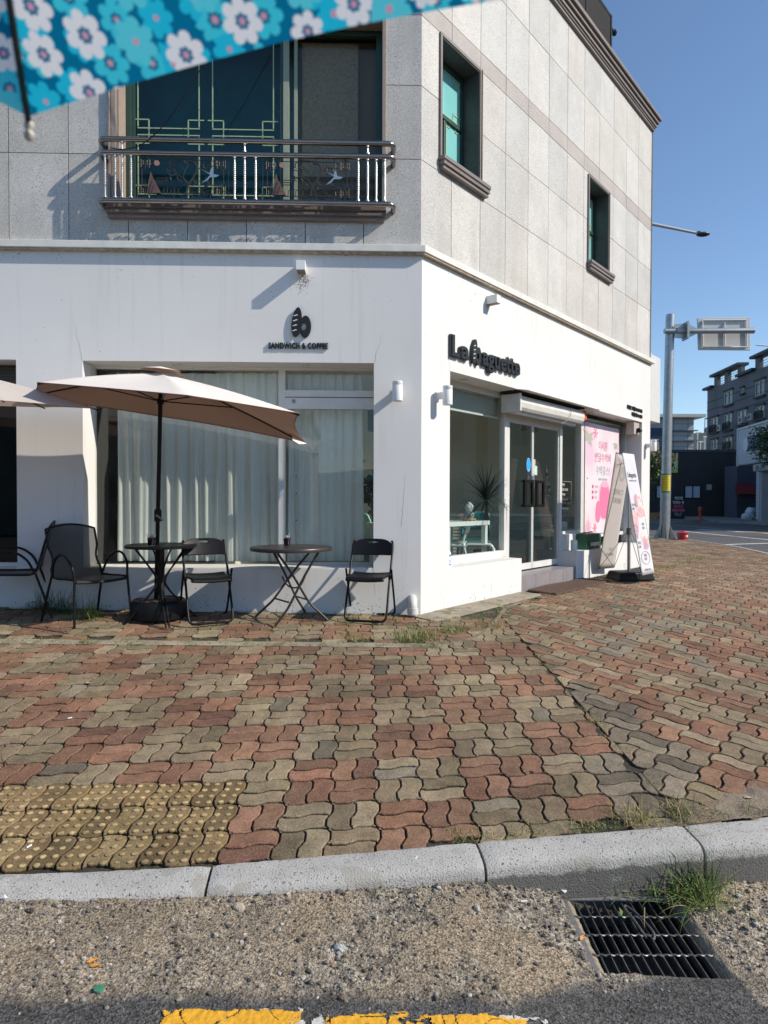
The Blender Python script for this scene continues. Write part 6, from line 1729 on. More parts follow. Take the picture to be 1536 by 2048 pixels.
for i in range(6): mb.grid(panel(i), NSEG, 18)
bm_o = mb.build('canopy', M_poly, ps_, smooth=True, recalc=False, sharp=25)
wm = bmesh.new(); wm.from_mesh(bm_o.data); bmesh.ops.remove_doubles(wm, verts=wm.verts, dist=.0006); wm.to_mesh(bm_o.data); wm.free()
# hem and drooping flap at the far right corner
mb = MB()
for i in range(6):
    f_ = panel(i); mb.tube([f_(u / 16, 1) for u in range(17)], .005, n=5)
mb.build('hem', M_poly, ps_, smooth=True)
mb = MB(); ap2 = apex + Z * .035
for i in range(6): mb.grid(panel(i, 0.0, .155, .030, ap=ap2, sag=.0, arch=.12), 8, 4)
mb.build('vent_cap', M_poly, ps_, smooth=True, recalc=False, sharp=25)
for i in range(6):
    mb = MB(); f_ = panel(i); mb.tube([Vector(f_(0, v / 10)) - Z * .014 for v in range(0, 11)], .0075, n=6); mb.build('rib', M_black, ps_, smooth=True)
    mb = MB(); e = Vector(f_(0, .48)) - Z * .02; mb.tube([pb.lerp(ptop, .885), e], .006, n=6); mb.build('strut', M_black, ps_, smooth=True)
mb = MB(); c_ = pb.lerp(ptop, .885); mb.lathe([(.028, -.03), (.032, 0), (.028, .025)], tuple(c_), n=14); mb.build('runner', M_blackpl, ps_, smooth=True)

mb = MB(); q0_, q1_, q2_, q3_ = at(583, 862, 6.38), at(613, 888, 6.40), at(598, 888, 6.24), at(585, 880, 6.20)
mb.grid(lambda u, v: tuple(q0_.lerp(q1_, u).lerp(q3_.lerp(q2_, u), v)), 4, 4); mb.build('corner_flap', mat('pale_canvas', (.80, .74, .69), .85), ps_, recalc=False, solid=.002)

# second parasol, mostly outside the frame
p2 = thing('parasol', 'second beige parasol, only its right corner in view at the left picture edge', 'parasol', (-4.15, 6.2, G(-4.15, 6.2)))
T2 = [at(-420, 775, 5.7), at(8, 801, 5.45), at(197, 818, 5.95), at(90, 815, 6.62), at(-500, 800, 6.6)]
ap3 = at(-110, 735, 6.05)
mb = MB()
for i in range(5): mb.grid(panel(i, ap=ap3, T=T2, sag=.05, arch=.06), 14, 14)
o = mb.build('canopy', M_poly2, p2, smooth=True, recalc=False, sharp=25)
wm = bmesh.new(); wm.from_mesh(o.data); bmesh.ops.remove_doubles(wm, verts=wm.verts, dist=.0006); wm.to_mesh(o.data); wm.free()
mb = MB(); mb.tube([(-4.15, 6.25, G(-4.15, 6.25)), (ap3.x, ap3.y, ap3.z)], .02, n=12); mb.build('pole', M_black, p2, smooth=True)
for i in range(5):
    mb = MB(); f_ = panel(i, ap=ap3, T=T2, sag=.05, arch=.06); mb.tube([Vector(f_(0, v / 10)) - Z * .012 for v in range(0, 11)], .006, n=6); mb.build('rib', M_black, p2, smooth=True)
mb = MB(); mb.lathe([(.235, 0), (.262, .012), (.262, .150), (.232, .185), (.02, .165)], (-4.15, 6.25, G(-4.15, 6.25)), n=32); mb.build('base', M_blackpl, p2, smooth=True)

# brown folding table
qx, qy = -.905, 6.60; gq = G(qx, qy); TZ = .712
t_ = thing('folding_table', 'round dark brown folding table with crossed bent legs', 'table', (qx, qy, gq))
M_brn = mat('brown_resin', (.040, .028, .024), .38, var=.15, vs=8, bump=.06, bs=60); M_brm = mat('brown_tube', (.035, .024, .020), .4, var=.2, vs=20)
mb = MB(); mb.lathe([(.375, -.038), (.398, -.034), (.402, -.012), (.396, -.001), (.385, .0), (.012, .0005)], (qx, qy, TZ), n=64); mb.build('table_top', M_brn, t_, smooth=True, sharp=50)
def ftp(px_, py_): return None
F = {'fl': (-1.262, 6.64), 'ff': (-1.02, 6.30), 'fr': (-.545, 6.56), 'fb': (-.80, 6.86)}
def leg(fx, fy, mx_, my_, ux, uy):
    mb = MB(); z0 = G(fx, fy) + .012
    mb.tube(smooth_path([(fx, fy, z0), (fx * .45 + mx_ * .55, fy * .45 + my_ * .55, z0 + .10), (mx_, my_, z0 + .19), ((mx_ + ux) / 2, (my_ + uy) / 2, (z0 + .19 + TZ) / 2), (ux, uy, TZ - .035)], 5), .0115, n=9); return mb.build('leg', M_brm, t_, smooth=True, sharp=60)
leg(*F['ff'], -.89, 6.36, -.62, 6.42); leg(*F['fl'], -1.07, 6.62, -.72, 6.78)
leg(*F['fr'], -.73, 6.53, -1.02, 6.40); leg(*F['fb'], -.90, 6.80, -1.13, 6.78)
for (a, b, z_) in (((-.90, 6.37), (-1.065, 6.615), .20), ((-.735, 6.535), (-.895, 6.79), .20)):
    mb = MB(); mb.tube([(*a, z_), (*b, z_)], .009, n=8); mb.build('crossbar', M_brm, t_, smooth=True)
mb = MB(); mb.tube(smooth_path([(-.98, 6.50, .43), (-.93, 6.45, .36), (-.86, 6.43, .33), (-.79, 6.44, .36), (-.74, 6.46, .48)], 4), .008, n=7); mb.build('hook', M_brm, t_, smooth=True)

# iced coffee cups
M_cup = glass('clear_plastic', (.93, .95, .95), refl=1.5); M_cof = mat('iced_coffee', (.022, .008, .006), .15, coat=.5); M_ice = mat('ice', (.70, .72, .72), .15, trans=.4)
def cup(x, y, z, label, seed):
    t_ = thing('iced_coffee_cup', label, 'cup', (x, y, z), 'plastic cups of iced coffee')
    mb = MB(); mb.lathe([(.026, 0), (.029, .004), (.042, .105), (.045, .107), (.045, .112), (.042, .112)], (x, y, z + .001), n=24); 
    mb.f = mb.f[:-1]; mb.mi = mb.mi[:-1]; mb.build('cup', M_cup, t_, smooth=True, recalc=False)
    mb = MB(); mb.lathe([(.0255, .004), (.0285, .008), (.0372, .078), (.003, .0785)], (x, y, z), n=24); mb.build('coffee', M_cof, t_, smooth=True)
    rg = random.Random(seed)
    for k in range(4):
        bm = bmesh.new(); bmesh.ops.create_cube(bm, size=.021); bmesh.ops.rotate(bm, verts=bm.verts, matrix=Matrix.Rotation(rg.uniform(0, 3), 3, Vector((rg.random(), rg.random(), rg.random())).normalized()))
        bmesh.ops.translate(bm, verts=bm.verts, vec=(x + rg.uniform(-.016, .016), y + rg.uniform(-.016, .016), z + .084 + .008 * (k % 2)))
        me = bpy.data.meshes.new('ice_cube'); bm.to_mesh(me); bm.free(); me.materials.append(M_ice); o = bpy.data.objects.new('ice_cube', me); COL.objects.link(o); b = o.modifiers.new('bevel', 'BEVEL'); b.width = .003; b.segments = 2; par(o, t_)
    return t_
cup(-2.172, 6.295, TT + .000, 'iced coffee cup on the slatted table in front of the parasol pole', 1)
t_ = cup(-.96, 6.68, TZ + .001, 'iced coffee cup with a straw on the brown table', 2)
mb = MB(); mb.tube([(-.955, 6.68, TZ + .02), (-.935, 6.672, TZ + .128)], .0035, n=8); mb.build('straw', mat('paper_straw', (.62, .58, .50), .6), t_, smooth=True)

# ================================================================== the umbrella held over the camera
H = Vector((-.12, .0, EYE + .52)); U1 = Vector((-.314, .60, EYE + .336)); U2 = Vector((.278, .507, EYE + .394))
Lr = (U1 - H).length; d1 = (U1 - H).normalized(); d2 = (U2 - H).normalized()
cr_ = d1.cross(d2).normalized(); 
if cr_.z < 0: cr_ = -cr_
bis = (d1 + d2).normalized(); tilt_ = .11
axis = (cr_ * math.cos(tilt_ * .6) - bis * math.sin(tilt_ * .6)).normalized()
def az(d):
    q = d - axis * d.dot(axis); return q.normalized()
e1 = az(d1); e2 = axis.cross(e1).normalized(); a2 = math.atan2(az(d2).dot(e2), az(d2).dot(e1)); hgt = d1.dot(axis)
rest = (2 * math.pi - abs(a2)) / 7; sgn_ = 1 if a2 > 0 else -1
azs = [0, a2] + [a2 + sgn_ * rest * k for k in range(1, 7)]
rad = math.sqrt(1 - hgt * hgt)
UT = [H + ((e1 * math.cos(a) + e2 * math.sin(a)) * rad + axis * hgt) * Lr for a in azs]
um = thing('umbrella', 'open teal umbrella with white flowers held just above the camera', 'umbrella', tuple(H))
mb = MB(); uvw = []
for i in range(8):
    A, B = UT[i], UT[(i + 1) % 8]
    def fn(u, v, A=A, B=B):
        e = A.lerp(B, u); mid = math.sin(math.pi * u); e = e.lerp(H, .035 * mid)
        p = H.lerp(e, v) + axis * (.075 * math.sin(math.pi * v) * (1 - .25 * mid)); return p
    nu, nv = 20, 20
    for j in range(nv + 1):
        for k in range(nu + 1):
            p = fn(k / nu, j / nv); uvw.append(((p - H).dot(e1), (p - H).dot(e2), 0))
    mb.grid(lambda u, v: tuple(fn(u, v)), nu, nv)
M_flo = bpy.data.materials.new('floral_umbrella_cloth'); M_flo.use_nodes = True
t = M_flo.node_tree; N = t.nodes; Lk = t.links; p = N['Principled BSDF']; p.inputs['Roughness'].default_value = .7
def node(tp, **k):
    n = N.new(tp)
    for a, b in k.items(): setattr(n, a, b)
    return n
def mth(op, a, b=None, clamp=False):
    n = node('ShaderNodeMath', operation=op, use_clamp=clamp)
    for i, q in enumerate((a, b)):
        if q is None: continue
        if isinstance(q, (int, float)): n.inputs[i].default_value = q
        else: Lk.new(q, n.inputs[i])
    return n.outputs[0]
at1 = node('ShaderNodeAttribute'); at1.attribute_name = 'cloth'
def flower_layer(scale, off, r0, seed_mul):
    mpn = node('ShaderNodeMapping'); mpn.inputs['Location'].default_value = off; Lk.new(at1.outputs['Vector'], mpn.inputs[0])
    vo = node('ShaderNodeTexVoronoi', voronoi_dimensions='2D'); vo.inputs['Scale'].default_value = scale; vo.inputs['Randomness'].default_value = .75; Lk.new(mpn.outputs[0], vo.inputs['Vector'])
    sc = node('ShaderNodeVectorMath', operation='SUBTRACT'); Lk.new(mpn.outputs[0], sc.inputs[0]); Lk.new(vo.outputs['Position'], sc.inputs[1])
    sp = node('ShaderNodeSeparateXYZ'); Lk.new(sc.outputs[0], sp.inputs[0]); col = node('ShaderNodeSeparateColor'); Lk.new(vo.outputs['Color'], col.inputs[0])
    ang = mth('ARCTAN2', sp.outputs[1], sp.outputs[0]); ang = mth('ADD', ang, mth('MULTIPLY', col.outputs[0], 6.0))
    pet = mth('ABSOLUTE', mth('SINE', mth('MULTIPLY', ang, 3.5)))
    pet = mth('POWER', pet, .55)
    ln = node('ShaderNodeVectorMath', operation='LENGTH'); Lk.new(sc.outputs[0], ln.inputs[0])
    rr = mth('MULTIPLY', mth('ADD', .62, mth('MULTIPLY', pet, .38)), r0)
    rr = mth('MULTIPLY', rr, mth('ADD', .75, mth('MULTIPLY', col.outputs[1], .4)))
    return ln.outputs['Value'], rr, col.outputs[2]
def mixc(f, a, b):
    n = node('ShaderNodeMix', data_type='RGBA'); Lk.new(f, n.inputs['Factor'])
    for i, q in ((6, a), (7, b)):
        if isinstance(q, tuple): n.inputs[i].default_value = (*q, 1)
        else: Lk.new(q, n.inputs[i])
    return n.outputs[2]
base = (.0, .20, .38)
cur = base
for (scale, off, r0, cA, cB) in ((35, (0, 0, 0), .0155, (.02, .62, .86), (.06, .70, .86)), (26, (.37, .19, 0), .0160, (.12, .74, .86), (.95, .96, .98))):
    ln, rr, c3 = flower_layer(scale, off, r0, 1)
    inside = mth('LESS_THAN', ln, rr); sel = mth('GREATER_THAN', c3, .34)
    pc = mixc(sel, cA, cB); cur = mixc(inside, cur, pc)
    dk = mth('LESS_THAN', ln, mth('MULTIPLY', rr, .36)); dk = mth('MULTIPLY', dk, mth('GREATER_THAN', c3, .35)); cur = mixc(dk, cur, (.01, .20, .36))
    pk = mth('LESS_THAN', ln, mth('MULTIPLY', rr, .17)); cur = mixc(pk, cur, (.78, .40, .52))
Lk.new(cur, p.inputs['Base Color']); tl = node('ShaderNodeBsdfTranslucent'); Lk.new(cur, tl.inputs[0]); ms = node('ShaderNodeMixShader'); ms.inputs[0].default_value = .55
Lk.new(p.outputs[0], ms.inputs[1]); Lk.new(tl.outputs[0], ms.inputs[2]); Lk.new(ms.outputs[0], N['Material Output'].inputs[0])
o = mb.build('canopy', M_flo, um, smooth=True, recalc=False, sharp=180)
at_ = o.data.attributes.new('cloth', 'FLOAT_VECTOR', 'POINT'); at_.data.foreach_set('vector', np.array(uvw, dtype=np.float32).ravel())
M_rib = mat('grey_rib', (.06, .07, .065), .4, metal=.5)
for i in range(8):
    A = UT[i]; mb = MB()
    P_ = [H.lerp(A, v) + axis * (.075 * math.sin(math.pi * v) - .004) for v in [k / 14 for k in range(15)]]
    mb.tube(P_, .0028, n=6); rb_ = mb.build('rib', M_rib, um, smooth=True)
    mb = MB(); mb.tube([P_[7], H - axis * .13], .002, n=5); mb.build('stretcher', M_rib, um)
    mb = MB(); dn = (A - P_[13]).normalized(); mb.lathe([(.001, -.005), (.0035, -.003), (.0045, 0), (.0035, .003), (.001, .005)], tuple(A + dn * .004 - Z * .004), n=12); mb.lathe([(.001, -.005), (.0038, -.003), (.005, 0), (.0038, .003), (.001, .005)], tuple(A + dn * .005 - Z * .012), n=12)
    mb.build('tip', mat('pearl_tip', (.62, .56, .50), .3), rb_, smooth=True)
mb = MB(); mb.tube([H + axis * .03, H - axis * .48], .006, n=10); mb.build('shaft', M_rib, um, smooth=True)
mb = MB(); mb.tube([H - axis * .48, H - axis * .56], .014, n=12); mb.build('handle', M_blackpl, um, smooth=True)

# ================================================================== drain
dg_ = thing('drain_grate', 'rusty steel drain grate in the gutter below the kerb', 'drain', (1.0, 2.6, -.52))
DZ = -.506
M_gr = mat('galvanised_rusty', (.17, .165, .16), .45, metal=.75, var=.35, vs=25, bump=.3, bs=120)
M_gr2 = mat('dark_steel', (.055, .053, .05), .5, metal=.6, var=.3, vs=25, bump=.3, bs=120)
mb = MB(); w_ = .028
mb.box(GX0, GX1, GY1 - w_, GY1, DZ - .01, DZ + .001); mb.box(GX0, GX0 + w_, GY0, GY1 - w_, DZ - .01, DZ + .001); mb.box(GX1 - .012, GX1 - .001, GY0, GY1 - w_, DZ - .03, DZ - .004)
mb.build('frame', mat('worn_steel_frame', (.24, .235, .225), .5, metal=.4, var=.3, vs=25, bump=.3, bs=120), dg_, bevel=.003)
mb = MB()
nb = 13
for k in range(nb):
    x_ = GX0 + .062 + k * .0385; b = .004 * math.sin(k * 2.1)
    mb.box(x_ - .0018, x_ + .0018, GY0 + .002, GY1 - w_ - .002, DZ - .040, DZ - .008); mb.build('bar', M_gr, dg_); mb = MB()
for y_ in (2.705, 2.59, 2.475):
    mb = MB(); pts = [(GX0 + .03 + (GX1 - GX0 - .04) * k / 90, y_ + .0020 * math.cos(k * 1.1), DZ - .007 + .0020 * math.sin(k * 1.1)) for k in range(91)]; mb.tube(pts, .0036, n=6); mb.build('cross_rod', M_gr, dg_, smooth=True)
mb = MB(); mb.tube(smooth_path([(1.02, 2.58, DZ - .01), (1.00, 2.66, DZ + .012), (.985, 2.72, DZ + .02), (1.0, 2.735, DZ + .018), (1.03, 2.69, DZ + .010), (1.055, 2.60, DZ - .002), (1.04, 2.565, DZ - .01)], 5), .005, n=8); mb.build('lifting_ring', M_gr, dg_, smooth=True)
mb = MB(); P_ = 0.012
mb.box(GX0 - .03, GX0, GY0 - .03, GY1 + .03, DZ - .7, DZ - .012); mb.box(GX1, GX1 + .03, GY0 - .03, GY1 + .03, DZ - .7, DZ - .012); mb.box(GX0, GX1, GY0 - .03, GY0, DZ - .7, DZ - .012); mb.box(GX0, GX1, GY1, GY1 + .03, DZ - .7, DZ - .012); mb.box(GX0, GX1, GY0, GY1, DZ - .73, DZ - .7)
mb.build('pit', mat('wet_concrete', (.035, .036, .036), .5, var=.3, vs=6, bump=.3), dg_)
# silt bridging both sides of the grate
mb = MB()
def silt(x0, x1, y0, y1, f, nu=24, nv=40):
    def fn(u, v):
        x = x0 + (x1 - x0) * u; y = y0 + (y1 - y0) * v; xx, zz = f(u, v, x, y); return (xx, y, zz)
    mb.grid(fn, nu, nv)
silt(GX0 + .028, GX0 + .062, GY0 + .001, GY1 - .03, lambda u, v, x, y: (x + .012 * noise.noise(Vector((y * 25, 3, u))) * u, DZ - .006 - .034 * u ** 2 + .003 * noise.noise(Vector((x * 90, y * 90, 1)))))
silt(GX1 - .001, GX1 - .055, GY0 + .001, GY1 - .03, lambda u, v, x, y: (x + .015 * noise.noise(Vector((y * 18, 5, u))) * u, DZ + .004 - .040 * u ** 2 + .003 * noise.noise(Vector((x * 90, y * 90, 1)))))
o = mb.build('silt', mat('silt', (.33, .27, .19), .95, var=.3, vs=60, bump=.9, bs=160), recalc=False, smooth=True); tag(o, 'sandy silt spilling over the sides of the drain grate', 'silt', kind='stuff')

# ================================================================== weeds, grass, litter
M_g1 = mat('grass_green', (.13, .20, .04), .6, var=.35, vs=14); M_g2 = mat('grass_dry', (.36, .28, .11), .75, var=.3, vs=14); M_g3 = mat('grass_dark', (.045, .085, .022), .6, var=.35, vs=14)
def tuft(mbs, x, y, z, n, L, spread, rg, w=.004, mix=(1, 0, 0), lay=.9):
    for k in range(n):
        a = rg.uniform(0, 6.283); el = rg.uniform(.25, 1.45); d = Vector((math.cos(a) * math.cos(el), math.sin(a) * math.cos(el), math.sin(el)))
        r = rg.random(); m = 0 if r < mix[0] else (1 if r < mix[0] + mix[1] else 2)
        px_ = x + rg.gauss(0, spread); py_ = y + rg.gauss(0, spread)
        blade(mbs[m], (px_, py_, z - .004), d, L * rg.uniform(.45, 1.15), w * rg.uniform(.6, 1.2), rg.uniform(.3, 1.6) * lay, n=6)
def flush(mbs, name, label, cat, kind=None, loc=None):
    # one mesh with three materials
    M_ = MB()
    for i, q in enumerate(mbs): M_.cur = i; M_.add(q.v, q.f)
    o = M_.build(name, [M_g1, M_g2, M_g3], recalc=False)
    if loc: origin(o, loc)
    return tag(o, label, cat, kind=kind)
rg = random.Random(21); mbs = [MB(), MB(), MB()]
# low weeds in the joints by the wall and along the edging
for k in range(640):
    r_ = rg.random()
    if r_ < .28: s = rg.uniform(-6, .1); n_ = rg.gauss(1.04, .05); x, y = frL(s, n_)
    elif r_ < .55: s = rg.uniform(-1.6, .7) + rg.gauss(0, .2); n_ = abs(rg.gauss(.35, .35)) + .05; x, y = frL(s, n_)
    elif r_ < .68: s = rg.uniform(-5, -.05); n_ = abs(rg.gauss(.03, .03)) + .015; x, y = frL(s, n_)
    elif r_ < .85:
        tt = rg.uniform(.1, 2.4); n_ = .36 + abs(rg.gauss(0, .10)); x, y = frR(tt, n_)
    elif r_ < .88: s = rg.uniform(.80, .96); n_ = rg.uniform(1.2, 4.0); x, y = frL(seam(s, n_) + rg.gauss(0, .02), n_)
    else: x = rg.uniform(.3, 1.9); y = float(kerb_y(x)) + .03 + abs(rg.gauss(0, .03))
    z = G(x, y); tuft(mbs, x, y, z, rg.randint(10, 30), rg.uniform(.020, .055), .024, rg, w=.0032, mix=(.42, .42, .16), lay=1.3)
# denser green patches right of the folding chair and along the far wall foot
for (px_, py_, n_, L_, sp_) in ((815, 1268, 200, .06, .05), (850, 1262, 200, .07, .07), (905, 1250, 160, .06, .06), (870, 1275, 120, .05, .08), (1000, 1235, 120, .05, .08), (600 + 115, 1270, 60, .05, .04), (830, 1248, 60, .05, .05), (690, 1262, 30, .05, .03), (940, 1245, 60, .05, .05)):
    q = at(px_, py_, 6.3); d_ = 1.225 / max(.1, (py_ - 999) / 1350 + .086 * .2); x, y = (px_ - 768) / 1350 * 6.1, 6.05 + (1268 - py_) * .018
    tuft(mbs, x, y, G(x, y), n_ * 2, L_ * 1.15, sp_ * 1.25, rg, w=.0055, mix=(.55, .35, .10), lay=1.2)
for k in range(260):
    tt = rg.uniform(3.9, 9.5); n_ = .10 + abs(rg.gauss(0, .22)) + (.3 if tt > 6 else 0) * rg.random(); x, y = frR(tt, n_)
    tuft(mbs, x, y, G(x, y), rg.randint(8, 20), rg.uniform(.03, .07), .05, rg, w=.006, mix=(.35, .5, .15), lay=1.2)
flush(mbs, 'weeds', 'low green and straw-coloured weeds growing in the joints and along the wall foot', 'weeds', 'stuff')
def clump(px_, py_, Y_, n, L, sp, mix, label, seed, onroad=False, w=.0045):
    rg = random.Random(seed); q = at(px_, py_, Y_); z = (gutter_h(q.x, q.y)[0] if onroad else G(q.x, q.y)); mbs = [MB(), MB(), MB()]
    tuft(mbs, q.x, q.y, z, n, L, sp, rg, w=w, mix=mix, lay=.9)
    return flush(mbs, 'grass_clump', label, 'grass', loc=(q.x, q.y, z))
clump(1392, 1790, 2.82, 360, .21, .050, (.82, .12, .06), 'bright green grass clump growing at the kerb joint above the drain', 31, True)
clump(1285, 1788, 2.83, 60, .13, .05, (.7, .2, .1), 'thin green weed sprigs just left of the big clump at the kerb', 32, True)
clump(1272, 1642, 3.12, 200, .10, .05, (.30, .66, .04), 'half-dry grass clump on the pavement edge behind the kerb', 33, w=.003)
clump(1375, 1628, 3.17, 190, .10, .05, (.25, .7, .05), 'dry straw-coloured clump beside the kerb joint', 34, w=.003)
clump(85, 1222, 6.75, 130, .28, .05, (.15, .1, .75), 'dark green grass clump behind the legs of the left armchair', 35, w=.006)
clump(128, 1225, 6.68, 170, .30, .07, (.3, .08, .62), 'dark green grass between the two armchairs', 36, w=.006)
clump(178, 1232, 6.48, 180, .26, .045, (.62, .12, .26), 'bright grass clump at the rear leg of the armchair by the table', 37, w=.006)
clump(60, 1215, 6.80, 50, .13, .05, (.2, .1, .7), 'small grass clump at the wall foot near the left picture edge', 38, w=.005)
q = at(1280, 1833, 2.78); rg = random.Random(3); mb = MB()
for k in range(7):
    a = k * .9; d = Vector((math.cos(a) * .6, math.sin(a) * .6, .8)); blade(mb, (.985 + .006 * k * .3, 2.735, DZ - .03), d, .045, .018, .8, n=5)
o = mb.build('seedling', M_g1, recalc=False); origin(o, (.985, 2.735, DZ - .03)); tag(o, 'small round-leaved seedling growing up between the bars of the grate', 'seedling')

def litter(px_, py_, Y_, kind, label, ang=0.0, onroad=True):
    q = at(px_, py_, Y_); z = (gutter_h(q.x, q.y)[0] if onroad else G(q.x, q.y)) + .004; mb = MB(); c, s = math.cos(ang), math.sin(ang)
    if kind == 'butt': mb.tube([(q.x - c * .013, q.y - s * .013, z + .004), (q.x + c * .013, q.y + s * .013, z + .005)], .0042, n=8); nm, m, cat = 'cigarette_butt', mat('butt_paper', (.70, .68, .62), .8), 'cigarette butt'
    elif kind == 'leaf':
        P = [(-.028, 0), (-.01, .014), (.012, .012), (.03, 0), (.01, -.012), (-.012, -.013)]
        mb.plate([(q.x + x * c - y * s, q.y + x * s + y * c, z + .003 + .006 * math.sin(i * 1.7)) for i, (x, y) in enumerate(P)], Z, .0012); nm, m, cat = 'dead_leaf', mat('dead_leaf', (.45, .36, .26), .8, var=.2, vs=60), 'leaf'
    elif kind == 'petal':
        P = [(-.022, 0), (-.008, .006), (.012, .005), (.024, 0), (.01, -.005), (-.01, -.006)]
        mb.plate([(q.x + x * c - y * s, q.y + x * s + y * c, z + .003 + .004 * math.sin(i * 2)) for i, (x, y) in enumerate(P)], Z, .001); nm, m, cat = 'yellow_leaf', mat('orange_leaf', (.62, .27, .04), .7, var=.15, vs=60), 'leaf'
    elif kind == 'cap': mb.lathe([(.016, 0), (.017, .003), (.0165, .006), (.012, .007), (.002, .0065)], (q.x, q.y, z - .002), n=20); nm, m, cat = 'plastic_scrap', mat('green_cap', (.05, .22, .13), .5), 'litter'
    elif kind == 'scrap':
        P = [(-.012, -.004), (-.004, .012), (.010, .009), (.012, -.006), (.0, -.012)]
        mb.plate([(q.x + x * c - y * s, q.y + x * s + y * c, z + .004 + .008 * math.sin(i * 2.2)) for i, (x, y) in enumerate(P)], Z, .003); nm, m, cat = 'paper_scrap', mat('white_scrap', (.70, .69, .65), .7), 'litter'
    o = mb.build(nm, m, smooth=kind in ('butt', 'cap')); origin(o, (q.x, q.y, z)); return tag(o, label, cat)
litter(58, 1697, 2.97, 'butt', 'white cigarette butt on the yellow tactile paving', 1.2, False)
litter(833, 1722, 2.845, 'butt', 'cigarette butt on top of the kerb left of the joint', 1.1, False)
litter(140, 1454, 4.27, 'butt', 'pale cigarette butt among the pavers far left', .6, False)
litter(1048, 1810, 2.70, 'butt', 'cigarette butt in the grit left of the drain', .1)
litter(10, 1812, 2.62, 'scrap', 'white scrap at the foot of the kerb by the left picture edge', .4)
litter(1128, 1782, 2.80, 'scrap', 'white crumpled scrap at the top left corner of the drain', 1.3)
litter(1480, 1795, 2.80, 'scrap', 'torn white tissue scrap right of the grass clump', .5)
litter(1497, 1606, 3.30, 'leaf', 'curled tan leaf on the pavement near the right picture edge', .2, False)
litter(176, 1379, 4.85, 'leaf', 'flat pale leaf on the greenish pavers at the left', .3, False)
litter(186, 1936, 2.30, 'petal', 'orange leaf lying in the sand, the upper of a pair', .5)
litter(192, 1950, 2.27, 'petal', 'orange leaf lying in the sand, the lower of a pair', .1)
litter(1165, 1862, 2.52, 'petal', 'orange leaf by the left side of the drain', .9)
litter(198, 2003, 2.16, 'cap', 'flattened green plastic disc near the yellow line')

# ================================================================== banner stands by the entrance
bs_ = thing('banner_stand', 'two-sided white menu banner on a grey pole with a black foot', 'banner stand', (3.69, 10.15, G(3.69, 10.15)))
gz = G(3.69, 10.15)
bm = bmesh.new(); bmesh.ops.create_cube(bm, size=1)
for v in bm.verts:
    k = .86 if v.co.z > 0 else 1; v.co = Vector((v.co.x * .60 * k, v.co.y * .42 * k, v.co.z * .13 + .065))
bmesh.ops.rotate(bm, verts=bm.verts, matrix=Matrix.Rotation(R_(12), 3, 'Z')); bmesh.ops.translate(bm, verts=bm.verts, vec=(3.70, 10.12, gz + .002))
me = bpy.data.meshes.new('foot'); bm.to_mesh(me); bm.free(); me.materials.append(M_blackpl); o = bpy.data.objects.new('foot', me); COL.objects.link(o); b = o.modifiers.new('bevel', 'BEVEL'); b.width = .025; b.segments = 3; par(o, bs_)
mb = MB(); mb.tube([(3.69, 10.15, gz + .1), (3.685, 10.15, .72)], .024, n=14); mb.tube([(3.685, 10.15, .70), (3.66, 10.15, 1.80)], .013, n=10); mb.build('pole', mat('grey_pole', (.33, .33, .33), .4, metal=.5), bs_, smooth=True)
mb = MB(); mb.tube([(3.685, 10.15, .66), (3.685, 10.15, .76)], .036, n=14); mb.build('collar', mat('dark_collar', (.10, .10, .10), .5), bs_, smooth=True)
# banner faces: given by four corners
def sheet(c00, c10, c11, c01, m, name, bow=.02, th=.0015):
    A, B, C_, D_ = [Vector(c) for c in (c00, c10, c11, c01)]; nrm = (B - A).cross(D_ - A).normalized()
    mb = MB()
    def fn(u, v): return tuple(A.lerp(B, u).lerp(D_.lerp(C_, u), v) + nrm * (bow * math.sin(math.pi * v)))
    mb.grid(fn, 8, 20); o = mb.build(name, m, bs_, smooth=True, recalc=False, solid=th)
    return (lambda u, v, e=.002: Vector(fn(u, v)) + nrm * e), nrm, o
M_ban = cloth('banner_vinyl', (.76, .75, .78), (.6, .6, .62), .15); M_banb = cloth('banner_vinyl_back', (.72, .68, .65), (.55, .5, .48), .35)
# right banner faces the camera, left one shows its back
FR = at(1283, 1150, 9.62), at(1306, 1147, 9.80), at(1268, 909, 9.98), at(1243, 904, 9.80)
FRc = (at(1284, 1151, 9.60), at(1309, 1146, 9.86), at(1268, 908, 9.97), at(1244, 905, 9.74))
f1, n1, sh1 = sheet(*FRc, M_ban, 'banner', bow=.0)
BLc = (at(1197, 1138, 10.35), at(1228, 1135, 10.75), at(1262, 915, 10.38), at(1232, 905, 9.98))
f2, n2, sh2 = sheet(*BLc, M_banb, 'banner', bow=.0)
if n1.y > 0: n1f = -1
else: n1f = 1
U1_ = (f1(1, .5, 0) - f1(0, .5, 0)).normalized(); V1_ = (f1(.5, 1, 0) - f1(.5, 0, 0)).normalized(); W1 = (f1(1, .5, 0) - f1(0, .5, 0)).length
mb = MB(); add_text(mb, 'Labaguette', .105, f1(.5, .80, .003 * n1f), U1_, V1_, .001, .001, 'CENTER', sx=.62 * W1 / .42); add_text(mb, 'SANDWICH & COFFEE', .03, f1(.5, .765, .003 * n1f), U1_, V1_, .001, 0, 'CENTER', sx=.8 * W1 / .42)
add_text(mb, '크루아상', .05, f1(.05, .56, .003 * n1f), U1_, V1_, .001, 0, sx=.7); add_text(mb, '2,500', .05, f1(.05, .53, .003 * n1f), U1_, V1_, .001, 0, sx=.7)
add_text(mb, '바게트', .05, f1(.62, .40, .003 * n1f), U1_, V1_, .001, 0, sx=.6); add_text(mb, '4,500', .05, f1(.62, .37, .003 * n1f), U1_, V1_, .001, 0, sx=.6)
